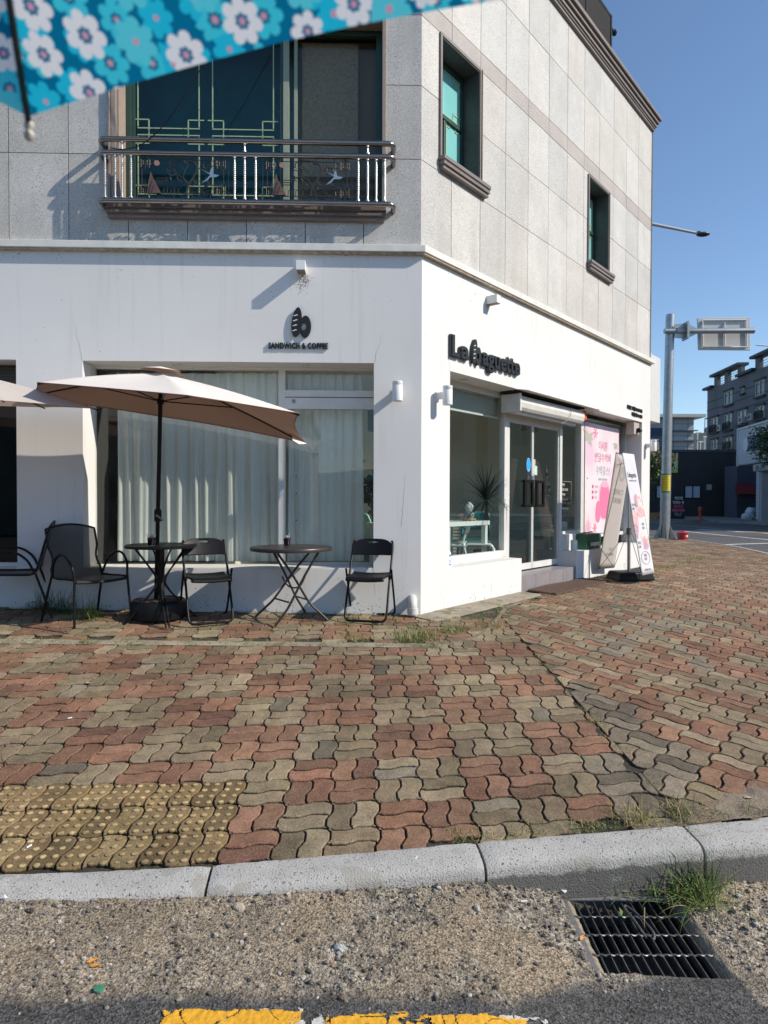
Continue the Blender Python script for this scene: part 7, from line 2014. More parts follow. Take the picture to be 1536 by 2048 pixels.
add_text(mb, '케이크', .05, f1(.08, .25, .003 * n1f), U1_, V1_, .001, 0, sx=.7); add_text(mb, '6,200', .05, f1(.08, .22, .003 * n1f), U1_, V1_, .001, 0, sx=.7)
add_text(mb, 'TAKE', .055, f1(.5, .145, .003 * n1f), U1_, V1_, .001, 0, 'CENTER', sx=.7); add_text(mb, 'OUT', .055, f1(.5, .115, .003 * n1f), U1_, V1_, .001, 0, 'CENTER', sx=.7); add_text(mb, 'THANK YOU', .045, f1(.5, .03, .003 * n1f), U1_, V1_, .001, 0, 'CENTER', sx=.7)
mb.build('lettering', mat('banner_ink', (.16, .15, .16), .6), sh1)
mb = MB(); mb.tube([f1(.5 + .33 * math.cos(a), .135 + .052 * math.sin(a), .003 * n1f) for a in [k * math.pi / 14 for k in range(28)]], .003, n=5, closed=True); mb.build('ring_print', MATS['banner_ink'], sh1)
def pic(cu, cv, ru, rv, m, e, seed, nm='food_picture', n=26):
    rg = random.Random(seed); mb = MB(); P = []
    for k in range(n):
        a = 2 * math.pi * k / n; w_ = 1 + .12 * math.sin(3 * a + seed) + .07 * math.sin(7 * a + seed * 2)
        P.append(f1(min(1.0, max(0.0, cu + ru * w_ * math.cos(a))), cv + rv * w_ * math.sin(a), e * n1f))
    mb.plate(P, n1 * n1f, .0005); mb.build(nm, m, sh1)
M_f1 = mat('food_pink', (.74, .42, .42), .6, var=.35, vs=26); M_f2 = mat('food_cream', (.78, .66, .60), .6, var=.2, vs=26); M_f3 = mat('food_mauve', (.50, .33, .42), .6, var=.3, vs=26)
pic(.62, .585, .30, .075, M_f1, .0022, 1); pic(.72, .56, .26, .06, M_f2, .0030, 2); pic(.70, .51, .28, .045, M_f1, .0038, 3); pic(.5, .60, .10, .05, M_f3, .0044, 4)
pic(.20, .44, .22, .085, M_f1, .0022, 5); pic(.12, .36, .14, .06, M_f3, .0030, 6)
pic(.66, .28, .27, .065, M_f2, .0022, 7); pic(.68, .26, .22, .05, M_f1, .0030, 8); pic(.70, .235, .18, .035, M_f3, .0038, 9)
# left banner: mirrored print showing through
U2_ = (f2(1, .5, 0) - f2(0, .5, 0)).normalized(); V2_ = (f2(.5, 1, 0) - f2(.5, 0, 0)).normalized(); n2f = -1 if n2.y > 0 else 1
M_ghost = mat('ghost_print', (.40, .375, .37), .7); mb = MB()
for k, (tx_, z_) in enumerate((('COFFEE', .66), ('MENU', .585))): add_text(mb, tx_, .12, f2(.52, z_, .003 * n2f), U2_, V2_, .001, .001, 'CENTER', sx=.85, mirror=True)
add_text(mb, '커피', .06, f2(.6, .16, .003 * n2f), U2_, V2_, .001, 0, 'CENTER', mirror=True); add_text(mb, '아메리카노', .06, f2(.55, .115, .003 * n2f), U2_, V2_, .001, 0, 'CENTER', mirror=True)
mb.build('lettering', M_ghost, sh2)
mb = MB(); n = 30
def el(cu, cv, ru, rv): return [f2(cu + ru * math.cos(2 * math.pi * k / n), cv + rv * math.sin(2 * math.pi * k / n), .002 * n2f) for k in range(n)]
A1, A2 = el(.62, .84, .20, .065), el(.60, .83, .07, .022); V = A1 + A2; d_ = n2 * n2f * .0006; V += [v + d_ for v in V]
mb.add(V, [f for k in range(n) for l in [(k + 1) % n] for f in ((k, l, n + l, n + k), (2 * n + k, 3 * n + k, 3 * n + l, 2 * n + l))]); mb.build('logo_print', M_ghost, sh2)
mb = MB(); mb.plate(el(.74, .88, .09, .085), n2 * n2f, .0005); mb.build('logo_print', M_ghost, sh2)
M_rod = mat('thin_rod', (.10, .10, .11), .4, metal=.5)
for (f_, us) in ((f1, (0, 1)), (f2, (0, 1))):
    for u in us:
        mb = MB(); mb.tube([f_(u, 0, 0), f_(u, 1, 0)], .0035, n=5); mb.build('rod', M_rod, bs_)
    for v in (0, 1):
        mb = MB(); mb.tube([f_(0, v, 0), f_(1, v, 0)], .005, n=5); mb.build('rod', M_rod, bs_)
hb = Vector((3.685, 10.15, .74))
for q in (f1(0, 0, 0), f1(1, 0, 0), f2(0, 0, 0), f2(1, 0, 0), f1(0, 1, 0), f1(1, 1, 0), f2(0, 1, 0), f2(1, 1, 0)):
    top_ = q.z > 1
    mb = MB(); mb.tube([Vector((3.66, 10.15, 1.79)) if top_ else hb, q], .0042 if not top_ else .003, n=5); mb.build('stay', M_rod, bs_)

# ================================================================== the sign gantry, street lamp and fire pot at the street corner
gp_ = thing('sign_gantry', 'galvanised pole with a horizontal arm carrying the blank back of a road sign', 'sign pole', (8.66, 20.8, 0))
M_galv = mat('galvanised_steel', (.40, .42, .42), .42, metal=.75, var=.15, vs=6, bump=.05)
mb = MB(); mb.tube([(8.66, 20.8, -.02), (8.70, 20.8, 3.0), (8.757, 20.8, 6.86)], [.150, .138, .128], n=24); mb.build('pole', M_galv, gp_, smooth=True)
mb = MB(); mb.lathe([(.129, 0), (.11, .02), (.01, .03)], (8.757, 20.8, 6.855), n=24); mb.build('cap', M_galv, gp_, smooth=True)
mb = MB(); mb.box(8.36, 8.96, 20.5, 21.1, -.01, .02); mb.build('base_plate', M_galv, gp_, bevel=.004)
for k in range(6):
    a = k * math.pi / 3 + .3; mb = MB(); c, s = math.cos(a), math.sin(a)
    mb.plate([(8.66 + c * .14, 20.8 + s * .14, .02), (8.66 + c * .34, 20.8 + s * .34, .02), (8.66 + c * .30, 20.8 + s * .30, .08), (8.66 + c * .15, 20.8 + s * .15, .42)], (-s, c, 0), .014); mb.build('gusset', M_galv, gp_)
mb = MB(); mb.tube([(8.52, 20.66, 6.33), (8.9, 20.66, 6.33)], .075, n=16); mb.tube([(9.25, 20.66, 6.33), (9.35, 20.66, 6.33), (11.25, 20.66, 6.35)], [.075, .085, .085], n=16); mb.build('arm', M_galv, gp_, smooth=True)
mb = MB()
for s_ in (1, -1): mb.plate([(8.83, 20.66, 6.33 + s_ * .04), (8.83, 20.66, 6.33 + s_ * .20), (9.20, 20.66, 6.33 + s_ * .24), (9.50, 20.66, 6.33 + s_ * .08), (9.50, 20.66, 6.33 + s_ * .04)], (0, -1, 0), .03)
mb.box(9.13, 9.19, 20.44, 20.84, 6.07, 6.59); mb.tube([(8.88, 20.66, 6.33), (9.26, 20.66, 6.33)], .10, n=16); mb.build('flange', M_galv, gp_)
mb = MB(); mb.add([(9.70, 20.95, 5.83), (11.31, 20.95, 5.82), (11.29, 20.95, 6.84), (9.66, 20.95, 6.81)] + [(9.70, 21.0, 5.83), (11.31, 21.0, 5.82), (11.29, 21.0, 6.84), (9.66, 21.0, 6.81)], [(0, 1, 2, 3), (7, 6, 5, 4), (0, 4, 5, 1), (1, 5, 6, 2), (2, 6, 7, 3), (3, 7, 4, 0)])
sn_ = mb.build('sign_panel', mat('sign_back', (.60, .59, .56), .5, var=.06, vs=2), gp_, bevel=.012)
for (x0, z0, x1, z1) in ((9.80, 6.73, 11.17, 6.75), (9.83, 5.91, 11.2, 5.91), (9.80, 6.72, 9.83, 5.93), (11.15, 6.73, 11.18, 5.93), (10.48, 6.66, 10.50, 5.95)):
    mb = MB(); mb.tube([(x0, 20.92, z0), (x1, 20.92, z1)], .022, n=8); mb.build('stiffener', mat('stiffener', (.66, .66, .65), .4, metal=.4), sn_, smooth=True)
# yellow notice strapped to the pole
mb = MB()
n = 14
def cyl(u, v): a = R_(-175) + R_(120) * u; return (8.672 + .152 * math.cos(a), 20.8 + .152 * math.sin(a), 1.46 + .50 * v)
mb.grid(cyl, n, 2); yn = mb.build('notice', mat('yellow_notice', (.80, .62, .03), .5), gp_, smooth=True, recalc=False)
for z0 in (1.43, 1.962):
    mb = MB(); mb.grid(lambda u, v: (8.672 + .1525 * math.cos(R_(-175) + R_(120) * u), 20.8 + .1525 * math.sin(R_(-175) + R_(120) * u), z0 + .05 * v - .015), n, 1); mb.build('green_band', mat('green_band', (.02, .22, .15), .5), yn, recalc=False, smooth=True)
mb = MB()
for k in range(9): mb.grid(lambda u, v: (8.672 + .1532 * math.cos(R_(-150) + R_(70) * u), 20.8 + .1532 * math.sin(R_(-150) + R_(70) * u), 1.90 - .048 * k + .012 * v), 8, 1)
mb.build('notice_lines', mat('notice_print', (.25, .16, .02), .6), yn, recalc=False)
mb = MB(); mb.tube([(8.50, 20.72, 1.9), (8.49, 20.72, 0.05)], .02, n=8); mb.build('conduit', M_galv, gp_, smooth=True)

sl = thing('street_lamp', 'street lamp whose grey arm and flat head reach out from behind the building', 'street lamp', (9.3, 25.2, -.1))
mb = MB(); mb.tube([(9.3, 25.2, -.1), (9.32, 25.1, 6.0), (9.35, 25.0, 11.45)], [.13, .10, .07], n=14); mb.build('pole', M_galv, sl, smooth=True)
mb = MB(); mb.tube([(9.35, 25, 11.42), (9.6, 25, 11.37), (11.52, 25, 10.99)], [.05, .06, .045], n=10); mb.build('arm', mat('pale_arm', (.50, .50, .47), .5, metal=.2), sl, smooth=True)
mb = MB(); mb.lathe([(.01, -.05), (.16, -.045), (.225, -.01), (.20, .04), (.08, .07), (.01, .075)], (0, 0, 0), n=24); mb.v = [(11.70 + v[0] * 1.08, 25 + v[1] * .8, 10.955 + v[2]) for v in mb.v]; mb.build('lamp_head', mat('lamp_head_dark', (.05, .055, .055), .4), sl, smooth=True)
mb = MB(); mb.box(11.48, 11.58, 24.94, 25.06, 10.96, 11.06); mb.build('bracket', MATS['lamp_head_dark'], sl)
# horizontal arm of another lamp further right
ml = thing('mast_arm', 'thin grey mast arm entering from the right picture edge behind the road sign', 'mast arm', (17.2, 24, -.1))
mb = MB(); mb.tube([(13.15, 24, 6.68), (17.2, 24, 6.45)], [.02, .06], n=8); mb.build('arm', M_galv, ml, smooth=True)
mb = MB(); mb.tube([(17.2, 24, -.1), (17.2, 24, 6.9)], [.14, .09], n=12); mb.build('pole', M_galv, ml, smooth=True)

t_ = thing('fire_pot', 'red lidded bucket with a white label standing beside the pole', 'bucket', (8.99, 20.3, -.01))
M_rp = mat('red_bucket', (.42, .02, .02), .4, var=.1, vs=10)
mb = MB(); mb.lathe([(.125, 0), (.14, .01), (.155, .19), (.15, .2)], (8.99, 20.3, -.01), n=24); pt = mb.build('body', M_rp, t_, smooth=True)
mb = MB(); mb.lathe([(.175, .195), (.175, .212), (.12, .235), (.06, .25), (.035, .27), (.03, .275)], (8.99, 20.3, -.01), n=24); mb.build('lid', M_rp, t_, smooth=True)
mb = MB(); mb.grid(lambda u, v: (8.99 + .1505 * math.cos(R_(-75) + R_(40) * u), 20.3 + .1505 * math.sin(R_(-75) + R_(40) * u), .085 + .09 * v), 6, 1); mb.build('label_sheet', mat('paper_white', (.7, .68, .62), .7), pt, recalc=False)

# ================================================================== far road markings and kerbs
M_lw = mat('white_line_paint', (.62, .61, .58), .7, var=.1, vs=4); M_ly = mat('yellow_line_paint', (.62, .36, .08), .7, var=.15, vs=4)
def strip(pts, w_, m, name='road_marking', z=None, h=.006):
    mb = MB(); P = [Vector(p) for p in pts]; V = []
    for i, p in enumerate(P):
        d = (P[min(i + 1, len(P) - 1)] - P[max(i - 1, 0)]).normalized(); nn = Vector((-d.y, d.x)) * w_ / 2
        for q in (p - nn, p + nn): V.append((q.x, q.y, (float(roadz(q.x, q.y)) if z is None else z) + h))
    mb.add(V, [(2 * i, 2 * i + 2, 2 * i + 3, 2 * i + 1) for i in range(len(P) - 1)])
    return tag(mb.build(name, m, recalc=False), kind='structure')
strip([(13.0, 29.5), (13.1, 26), (13.2, 22.5), (13.2, 16)], .16, M_lw)
strip([(9.75, 20.15), (11, 20.8), (16, 22.8)], .22, M_lw)
strip([(14.5, 31.2), (15.6, 28.6), (15.9, 27.2)], .45, M_lw); strip([(15.1, 29.0), (16.9, 26.6)], .30, M_lw)
for k in range(-2, 14): strip([(16.0 - .02 * k * 1.2, 44 - 2.4 * k), (16.0 - .02 * (k * 1.2), 44 - 2.4 * k - 2.4)], .14, M_ly, h=.007)
# far pavement with its kerb, the building line behind
mb = MB(); far_edge = [(-20, 41), (8, 41.2), (16, 41.5), (19.2, 41.0), (21.0, 38.5), (21.6, 34), (22, 20), (22, 0)]
mb.prism([*far_edge, (60, 0), (60, 90), (-20, 90)], -.3, .0); tag(mb.build('far_sidewalk', mat('far_paving', (.22, .20, .17), .9, var=.2, vs=.8, bump=.3)), kind='structure')
mb = MB(); P_ = [Vector(p) for p in far_edge]
for a, b in zip(P_, P_[1:]):
    d = (b - a).normalized(); nn = Vector((-d.y, d.x)) * -.16
    mb.prism([tuple(a), tuple(b), tuple(b + nn), tuple(a + nn)], -.3, .012)
tag(mb.build('far_kerb', mat('far_kerb', (.25, .245, .23), .9, var=.2, vs=3)), kind='structure')

# ================================================================== buildings beyond the road
def win_part(parent, x0, x1, z0, z1, pt, nrm, m_f, m_g, mull=1, dep=.05, name='window'):
    """window: frame boxes on a facade. pt(a, o, z) maps along/out/up"""
    f = MB(); w_ = .06
    f.box(x0, x1, 0, dep, z0, z0 + w_, pt); f.box(x0, x1, 0, dep, z1 - w_, z1, pt); f.box(x0, x0 + w_, 0, dep, z0 + w_, z1 - w_, pt); f.box(x1 - w_, x1, 0, dep, z0 + w_, z1 - w_, pt)
    for k in range(mull): xm = x0 + (x1 - x0) * (k + 1) / (mull + 1); f.box(xm - w_ / 2, xm + w_ / 2, 0, dep, z0 + w_, z1 - w_, pt)
    o = f.build(name, m_f, parent); g_ = MB(); g_.box(x0 + w_, x1 - w_, .005, .02, z0 + w_, z1 - w_, pt); g_.build('pane', m_g, o); return o
M_wg = mat('far_window_glass', (.035, .055, .06), .12, spec=.8); M_wgl = mat('frosted_far_glass', (.55, .62, .68), .3); M_wf = mat('far_window_frame', (.55, .55, .50), .5)
# dark corrugated shed
sh = thing('dark_shed', 'low dark grey corrugated metal building with two small windows across the road', 'building', (20, 50, 0))
M_shed = mat('charcoal_metal', (.062, .060, .060), .5, var=.12, vs=1.5, bump=.05)
mb = MB(); SX1 = 26.0
mb.box(8, SX1, 50, 62, 0, 4.75)
mb.build('wall', M_shed, sh)
mb = MB()
for k in range(31): z_ = .18 + k * .15; mb.box(8, 21.72, 49.965, 49.999, z_, z_ + .10); mb.box(21.80, SX1 + .03, 49.965, 49.999, z_, z_ + .10)
for k in range(31): z_ = .18 + k * .15; mb.box(SX1 + .001, SX1 + .035, 50.0, 62, z_, z_ + .10)
mb.build('cladding', M_shed, sh)
mb = MB(); mb.box(7.9, SX1 + .08, 49.9, 62.1, 4.75, 4.93); mb.build('parapet', mat('parapet_grey', (.10, .10, .105), .5), sh)
ptS = lambda a, o, z: Vector((a, 49.96 - o, z))
M_wfb = mat('black_frame', (.01, .012, .02), .5)
win_part(sh, 20.1, 20.75, 1.32, 2.30, ptS, None, M_wfb, M_wgl, 0, .06); win_part(sh, 22.2, 23.42, 1.32, 2.30, ptS, None, M_wfb, M_wgl, 1, .06)
mb = MB(); mb.box(23.85, 24.22, 49.9, 49.96, 1.95, 2.36); mb.build('meter_box', mat('meter_box', (.45, .44, .40), .6), sh, bevel=.01)
# yellow banner on the shed
t_ = thing('open_banner', 'yellow and green banner with red OPEN lettering high on the dark shed', 'banner', (20.5, 49.9, 3.2))
mb = MB(); mb.box(17.0, 21.68, 49.89, 49.90, 3.22, 4.68)
my = mat('banner_yellow', (.62, .52, .16), .6); t = my.node_tree; N = t.nodes; Lk = t.links; tc = N.new('ShaderNodeTexCoord'); sp = N.new('ShaderNodeSeparateXYZ'); Lk.new(tc.outputs['Object'], sp.inputs[0])
rr = N.new('ShaderNodeMapRange'); rr.inputs[1].default_value = 3.2; rr.inputs[2].default_value = 4.3; Lk.new(sp.outputs[2], rr.inputs[0]); cr = N.new('ShaderNodeValToRGB'); cr.color_ramp.elements[0].color = (.55, .72, .18, 1); cr.color_ramp.elements[1].color = (.88, .78, .38, 1); Lk.new(rr.outputs[0], cr.inputs[0]); Lk.new(cr.outputs[0], N['Principled BSDF'].inputs['Base Color'])
mb.build('sheet', my, t_)
X3 = Vector((1, 0, 0))
mb = MB(); add_text(mb, 'OPEN', .62, (21.52, 49.886, 4.14), X3, Z, .004, .03, 'RIGHT'); mb.build('lettering', mat('open_red', (.72, .05, .03), .6), t_)
mb = MB(); add_text(mb, '지금 주문', .34, (20.9, 49.886, 3.80), X3, Z, .004, .01, 'RIGHT'); add_text(mb, '커피 그라인더', .26, (21.2, 49.886, 3.30), X3, Z, .004, .01, 'RIGHT'); mb.build('lettering', mat('banner_black', (.02, .02, .02), .6), t_)
mb = MB(); mb.plate([(21.25 + .17 * math.cos(k * .628), 49.886, 3.78 + .17 * math.sin(k * .628)) for k in range(10)], (0, -1, 0), .004); mb.build('fruit_picture', mat('blue_fruit', (.04, .06, .12), .6), t_)
# black A-board in front of the shed
ab = thing('a_board', 'tall black sign board with pink and white Korean lettering across the road', 'sign board', tuple(at(1352, 1025, 42)) )
q00, q10, q11, q01 = at(1338, 1029, 42), at(1370, 1028, 42), at(1364, 981, 42.5), at(1340, 981, 42.5)
for q in (q00, q10): q.z = .02
mb = MB(); mb.plate([q00, q10, q11, q01], (0, 1, 0), .06); bo = mb.build('board', mat('board_black', (.012, .012, .012), .5), ab)
Vb = (q01 - q00).normalized()
mid = (q00 + q10) / 2
for tx_, sz_, up_, off_ in (('개인컵', .20, 1.28, .006), ('맛있는 집', .18, 1.02, .006), ('점심특선 가능', .09, .32, 0), ('단체 환영', .09, .20, 0)):
    mb = MB(); add_text(mb, tx_, sz_, mid + Vb * up_ + Vector((.05, -.03, 0)), X3, Z, .004, off_, 'CENTER'); mb.build('lettering', M_vw, bo)
mb = MB(); add_text(mb, '김치찜', .22, mid + Vb * .74 + Vector((0.05, -.03, 0)), X3, Z, .004, .012, 'CENTER'); add_text(mb, '쪽갈비탕', .22, mid + Vb * .47 + Vector((.05, -.03, 0)), X3, Z, .004, .012, 'CENTER'); mb.build('lettering', mat('pink_letters', (.70, .14, .22), .6), bo)
mb = MB(); mb.tube([q11 - Vb * .2 + Vector((0, .1, 0)), (q10.x + .05, q10.y + .5, .0)], .02, n=6); mb.build('stand_leg', M_black, ab)
# traffic cone like post
q = at(1400, 1033, 40.5); t_ = thing('bollard', 'orange plastic lane post with a wide foot across the road', 'bollard', (q.x, q.y, 0))
mb = MB(); mb.lathe([(.19, 0), (.18, .04), (.09, .12), (.07, .3), (.075, .5), (.10, .56), (.10, .74), (.06, .80), (.01, .81)], (q.x, q.y, .0), n=16); mb.build('body', mat('faded_orange', (.50, .075, .03), .6), t_, smooth=True)
# timber pile
rg = random.Random(5); q = at(1313, 1026, 41.5)
for k in range(4):
    mb = MB(); a = rg.uniform(-.4, .4); L = rg.uniform(.5, .9); x = q.x - .35 + k * .28; mb.box(x - L / 2, x + L / 2, q.y + k * .1, q.y + .25 + k * .1, .02 + .13 * (k % 2), .15 + .17 * (k % 2) + .1 * rg.random())
    o = mb.build('timber_block', mat('sawn_timber', (.40, .23, .10), .8, var=.3, vs=6), bevel=.01); origin(o, (x, q.y, .02)); tag(o, ['pale end block of the timber pile beyond the lamp pole', 'second timber block in the pile across the road', 'third timber block in the pile across the road', 'timber block nearest the pole in the pile across the road'][k], 'timber', 'timber blocks lying on the far pavement')
# white rubbish sacks
for k, (px_, s_) in enumerate(((1497, .34), (1508, .30))):
    q = at(px_, 1028, 40.6); bm = bmesh.new(); bmesh.ops.create_icosphere(bm, subdivisions=3, radius=1)
    for v in bm.verts: d = 1 + .28 * noise.noise(v.co * 1.7 + Vector((k * 9, 0, 0))); v.co = Vector((v.co.x * s_ * d * 1.1, v.co.y * s_ * d, v.co.z * s_ * d * .8))
    me = bpy.data.meshes.new('rubbish_sack'); bm.to_mesh(me); bm.free(); me.materials.append(mat('white_sack', (.60, .62, .66), .5, bump=.5, bs=8)); me.polygons.foreach_set('use_smooth', [True] * len(me.polygons))
    o = bpy.data.objects.new('rubbish_sack', me); COL.objects.link(o); o.location = (q.x, q.y + .3 * k, s_ * .66 + (.34 if k else 0)); tag(o, ['full white rubbish sack lying on the far pavement by the rolling shutter', 'smaller white rubbish sack piled on top of the other by the rolling shutter'][k], 'sack')

# grey apartment block
ap = thing('apartment_building', 'grey stone-clad apartment block with rooftop railings and window air conditioners', 'building', (31, 65, 0))
dv = Vector((.0852, .9964, 0)); o_v = Vector((-dv.y, dv.x, 0)); A0_ = Vector((31.01, 65, 0))
def ptA(a, o, z): return A0_ - dv * a + o_v * o + Z * z              # a = metres towards the camera from the far corner
M_apt = mat('slate_cladding', (.135, .14, .155), .75, var=.2, vs=.6, bump=.1, bs=8)
HA = 12.1
mb = MB(); mb.box(0, 34, -14, 0, 0, HA - .9, ptA)
mb.build('wall', M_apt, ap)
mb = MB()
for z_ in (1.0, 3.7, 6.4, 9.0, 9.75, 10.5): mb.box(0, 34, 0.0, .03, z_, z_ + .06, ptA)
mb.build('string_course', mat('dark_course', (.07, .072, .08), .8), ap)
mb = MB(); mb.box(0, 34, -.3, 0, HA - .9, HA - .35, ptA); mb.build('parapet', M_apt, ap)
def capb(a0, a1, z): 
    mb = MB(); mb.box(a0, a1, -.6, .35, z, z + .22, ptA); mb.build('roof_cap', mat('dark_roof_cap', (.03, .034, .05), .6), ap)
capb(-.4, 1.6, HA - .35); capb(1.3, 7.4, HA + .62); capb(6.9, 10.0, HA - .35); capb(9.6, 20, HA + .62); capb(20, 34, HA - .35)
for a in (1.6, 3.9, 6.6, 9.9, 12.6, 15.2, 18.5):
    mb = MB(); mb.box(a, a + .75, -.3, 0, HA - .35, HA + .62, ptA); mb.build('roof_pier', M_apt, ap)
for (a0, a1) in ((2.35, 3.9), (4.65, 6.6), (10.65, 12.6), (13.35, 15.2)):
    mb = MB()
    for k in range(4): mb.tube([ptA(a0, -.15, HA - .2 + k * .22), ptA(a1, -.15, HA - .2 + k * .22)], .025, n=5)
    mb.build('roof_railing', M_galv, ap)
def aptwin(px0, px1, py0, py1, mull=1, ac=False, rail_=False):
    # convert photo extents on the facade plane to metres
    def hit(px_, py_):
        r = at(px_, py_, 1.0) - Vector((0, 0, EYE)); P0 = A0_ + o_v * .0 - Vector((0, 0, EYE)); tt = P0.dot(o_v) / r.dot(o_v); P = r * tt + Vector((0, 0, EYE)); return -(P - A0_).dot(dv), P.z
    a0, z1 = hit(px0, py0); a1, z0 = hit(px1, py1)
    w_ = win_part(ap, min(a0, a1), max(a0, a1), z0, z1, ptA, None, M_wf, M_wg, mull, .08)
    mb = MB(); mb.box(min(a0, a1) - .15, max(a0, a1) + .15, 0, .22, z0 - .18, z0 - .02, ptA); mb.build('sill', MATS['dark_course'], w_)
    mb = MB(); mb.box(min(a0, a1) - .15, max(a0, a1) + .15, 0, .20, z1 + .03, z1 + .16, ptA); mb.build('lintel', MATS['dark_course'], w_)
    if rail_:
        mb = MB(); n = 9
        for k in range(n + 1): a = min(a0, a1) + abs(a1 - a0) * k / n; mb.box(a - .02, a + .02, .25, .29, z0 - .05, z0 + .62, ptA)
        mb.box(min(a0, a1), max(a0, a1), .24, .30, z0 + .60, z0 + .66, ptA); mb.box(min(a0, a1), max(a0, a1), 0, .30, z0 - .06, z0 - .02, ptA); mb.build('window_railing', M_black, w_)
    if ac:
        mb = MB(); ca_ = min(a0, a1) - .75 if ac < 0 else max(a0, a1) - .6; mb.box(ca_, ca_ + .62, .12, .45, z0 - .02, z0 + .52, ptA); u_ = mb.build('air_conditioner', mat('ac_white', (.52, .52, .50), .5), ap, bevel=.02)
        mb = MB(); n = 18; mb.plate([ptA(ca_ + .30 + .2 * math.cos(2 * math.pi * k / n), .452, z0 + .25 + .2 * math.sin(2 * math.pi * k / n)) for k in range(n)], o_v, .01); mb.build('fan_grill', M_black, u_)
for args in ((1451, 1466, 785, 806), (1485, 1489, 777, 785, 0), (1513, 1530, 764, 788), (1424, 1437, 837, 862, 1, -1, True), (1451, 1465, 830, 857, 1, -1, True), (1478, 1494, 823, 845, 1, 1), (1515, 1530, 814, 835, 1, -1, True), (1424, 1436, 881, 898, 1), (1451, 1465, 876, 897, 1, 0, True)):
    a_ = list(args); aptwin(a_[0], a_[1], a_[2], a_[3], *(a_[4:]))
for z0 in (8.0,): 
    mb = MB()
    for (a, b) in ((.1, -.6),):
        for zz in (z0, z0 + 1.1): mb.box(-.9, 0, -1.6, -.1, zz, zz + .07, ptA)
        for oo in (-1.55, -.85, -.15): mb.box(-.9, -.85, oo, oo + .05, z0, z0 + 1.1, ptA)
    mb.build('balcony', mat('balcony_grey', (.16, .17, .19), .6), ap)
# white shop building nearer, with its sign
ws = thing('white_shop', 'white clapboard shop with a big sign board and a rolling shutter', 'building', (22, 42, 0))
W0_ = Vector((21.98, 42, 0)); dw = Vector((.172, .985, 0)).normalized(); ow = Vector((-dw.y, dw.x, 0))
def ptW(a, o, z): return W0_ - dw * a + ow * o + Z * z
M_ws = mat('white_clapboard', (.50, .52, .55), .6, var=.06, vs=1)
mb = MB(); mb.box(0, 14, -8, 0, 3.35, 5.55, ptW); mb.build('sign_wall', M_ws, ws)
mb = MB()
for k in range(11): z_ = 3.40 + k * .19; mb.box(.12, 14, .0, .03, z_, z_ + .165, ptW)
mb.build('clapboard', M_ws, ws)
mb = MB(); mb.box(-.06, .08, -.02, .06, 3.3, 5.6, ptW); mb.box(-.06, 14, -.02, .07, 5.52, 5.62, ptW); mb.build('trim', mat('trim_white', (.6, .61, .62), .5), ws)
mb = MB(); mb.box(2.4, 14, -8, -.35, 0, 3.35, ptW); mb.build('wall', M_ws, ws)
mb = MB()
for k in range(16): z_ = .1 + k * .2; mb.box(2.25, 2.75, -.35, -.30, z_, z_ + .18, ptW)
mb.build('pilaster', M_ws, ws)
mb = MB(); mb.box(2.9, 7.0, -.34, .12, 2.85, 3.25, ptW); mb.build('shutter_box', mat('shutter_box', (.42, .42, .40), .5), ws, bevel=.05)
mb = MB()
for k in range(46): z_ = .05 + k * .06; mb.box(3.05, 6.9, -.33, -.28, z_, z_ + .045, ptW)
mb.build('rolling_shutter', mat('shutter_grey', (.30, .31, .33), .5, metal=.2), ws)
mb = MB(); U_w = -dw; add_text(mb, '길을 그리다', .30, ptW(3.35, .125, 2.94), U_w, Z, .004, .006); mb.build('lettering', mat('shutter_letters', (.06, .06, .07), .6), ws)
mb = MB(); n = 26; mb.plate([ptW(1.72 + .40 * math.cos(2 * math.pi * k / n), .10, 4.50 + .40 * math.sin(2 * math.pi * k / n)) for k in range(n)], ow, .05); mb.build('sign_disc', mat('disc_white', (.62, .62, .72), .5), ws)
mb = MB(); add_text(mb, '중앙마트', .95, ptW(2.25, .10, 4.15), U_w, Z, .05, .03); mb.build('sign_letters', mat('sign_navy', (.015, .05, .13), .5), ws)
# dark recess with red awning between shed and white shop
aw = thing('red_awning', 'dark red awning over a shadowed doorway between the dark shed and the white shop', 'awning', (24.4, 46, 1.5))
q = at(1474, 968, 46.4); r_ = at(1503, 965, 46.4)
mb = MB(); mb.add([(q.x, 46.6, 2.35), (r_.x + .1, 46.6, 2.35), (r_.x + .1, 45.4, 1.62), (q.x, 45.4, 1.62), (q.x, 46.6, 1.6), (r_.x + .4, 46.6, 1.6)], [(0, 1, 2, 3), (0, 3, 4), (1, 5, 2), (4, 3, 2, 5)]); mb.build('canvas', mat('dark_red', (.16, .008, .008), .7), aw)
mb = MB(); mb.box(24.45, 26.6, 46.8, 48.5, 0, 3.6); o = mb.build('annex', mat('blue_grey_render', (.09, .095, .12), .8)); origin(o, (24.5, 47, 0)); tag(o, 'small dark blue-grey annex behind the red awning', 'building')
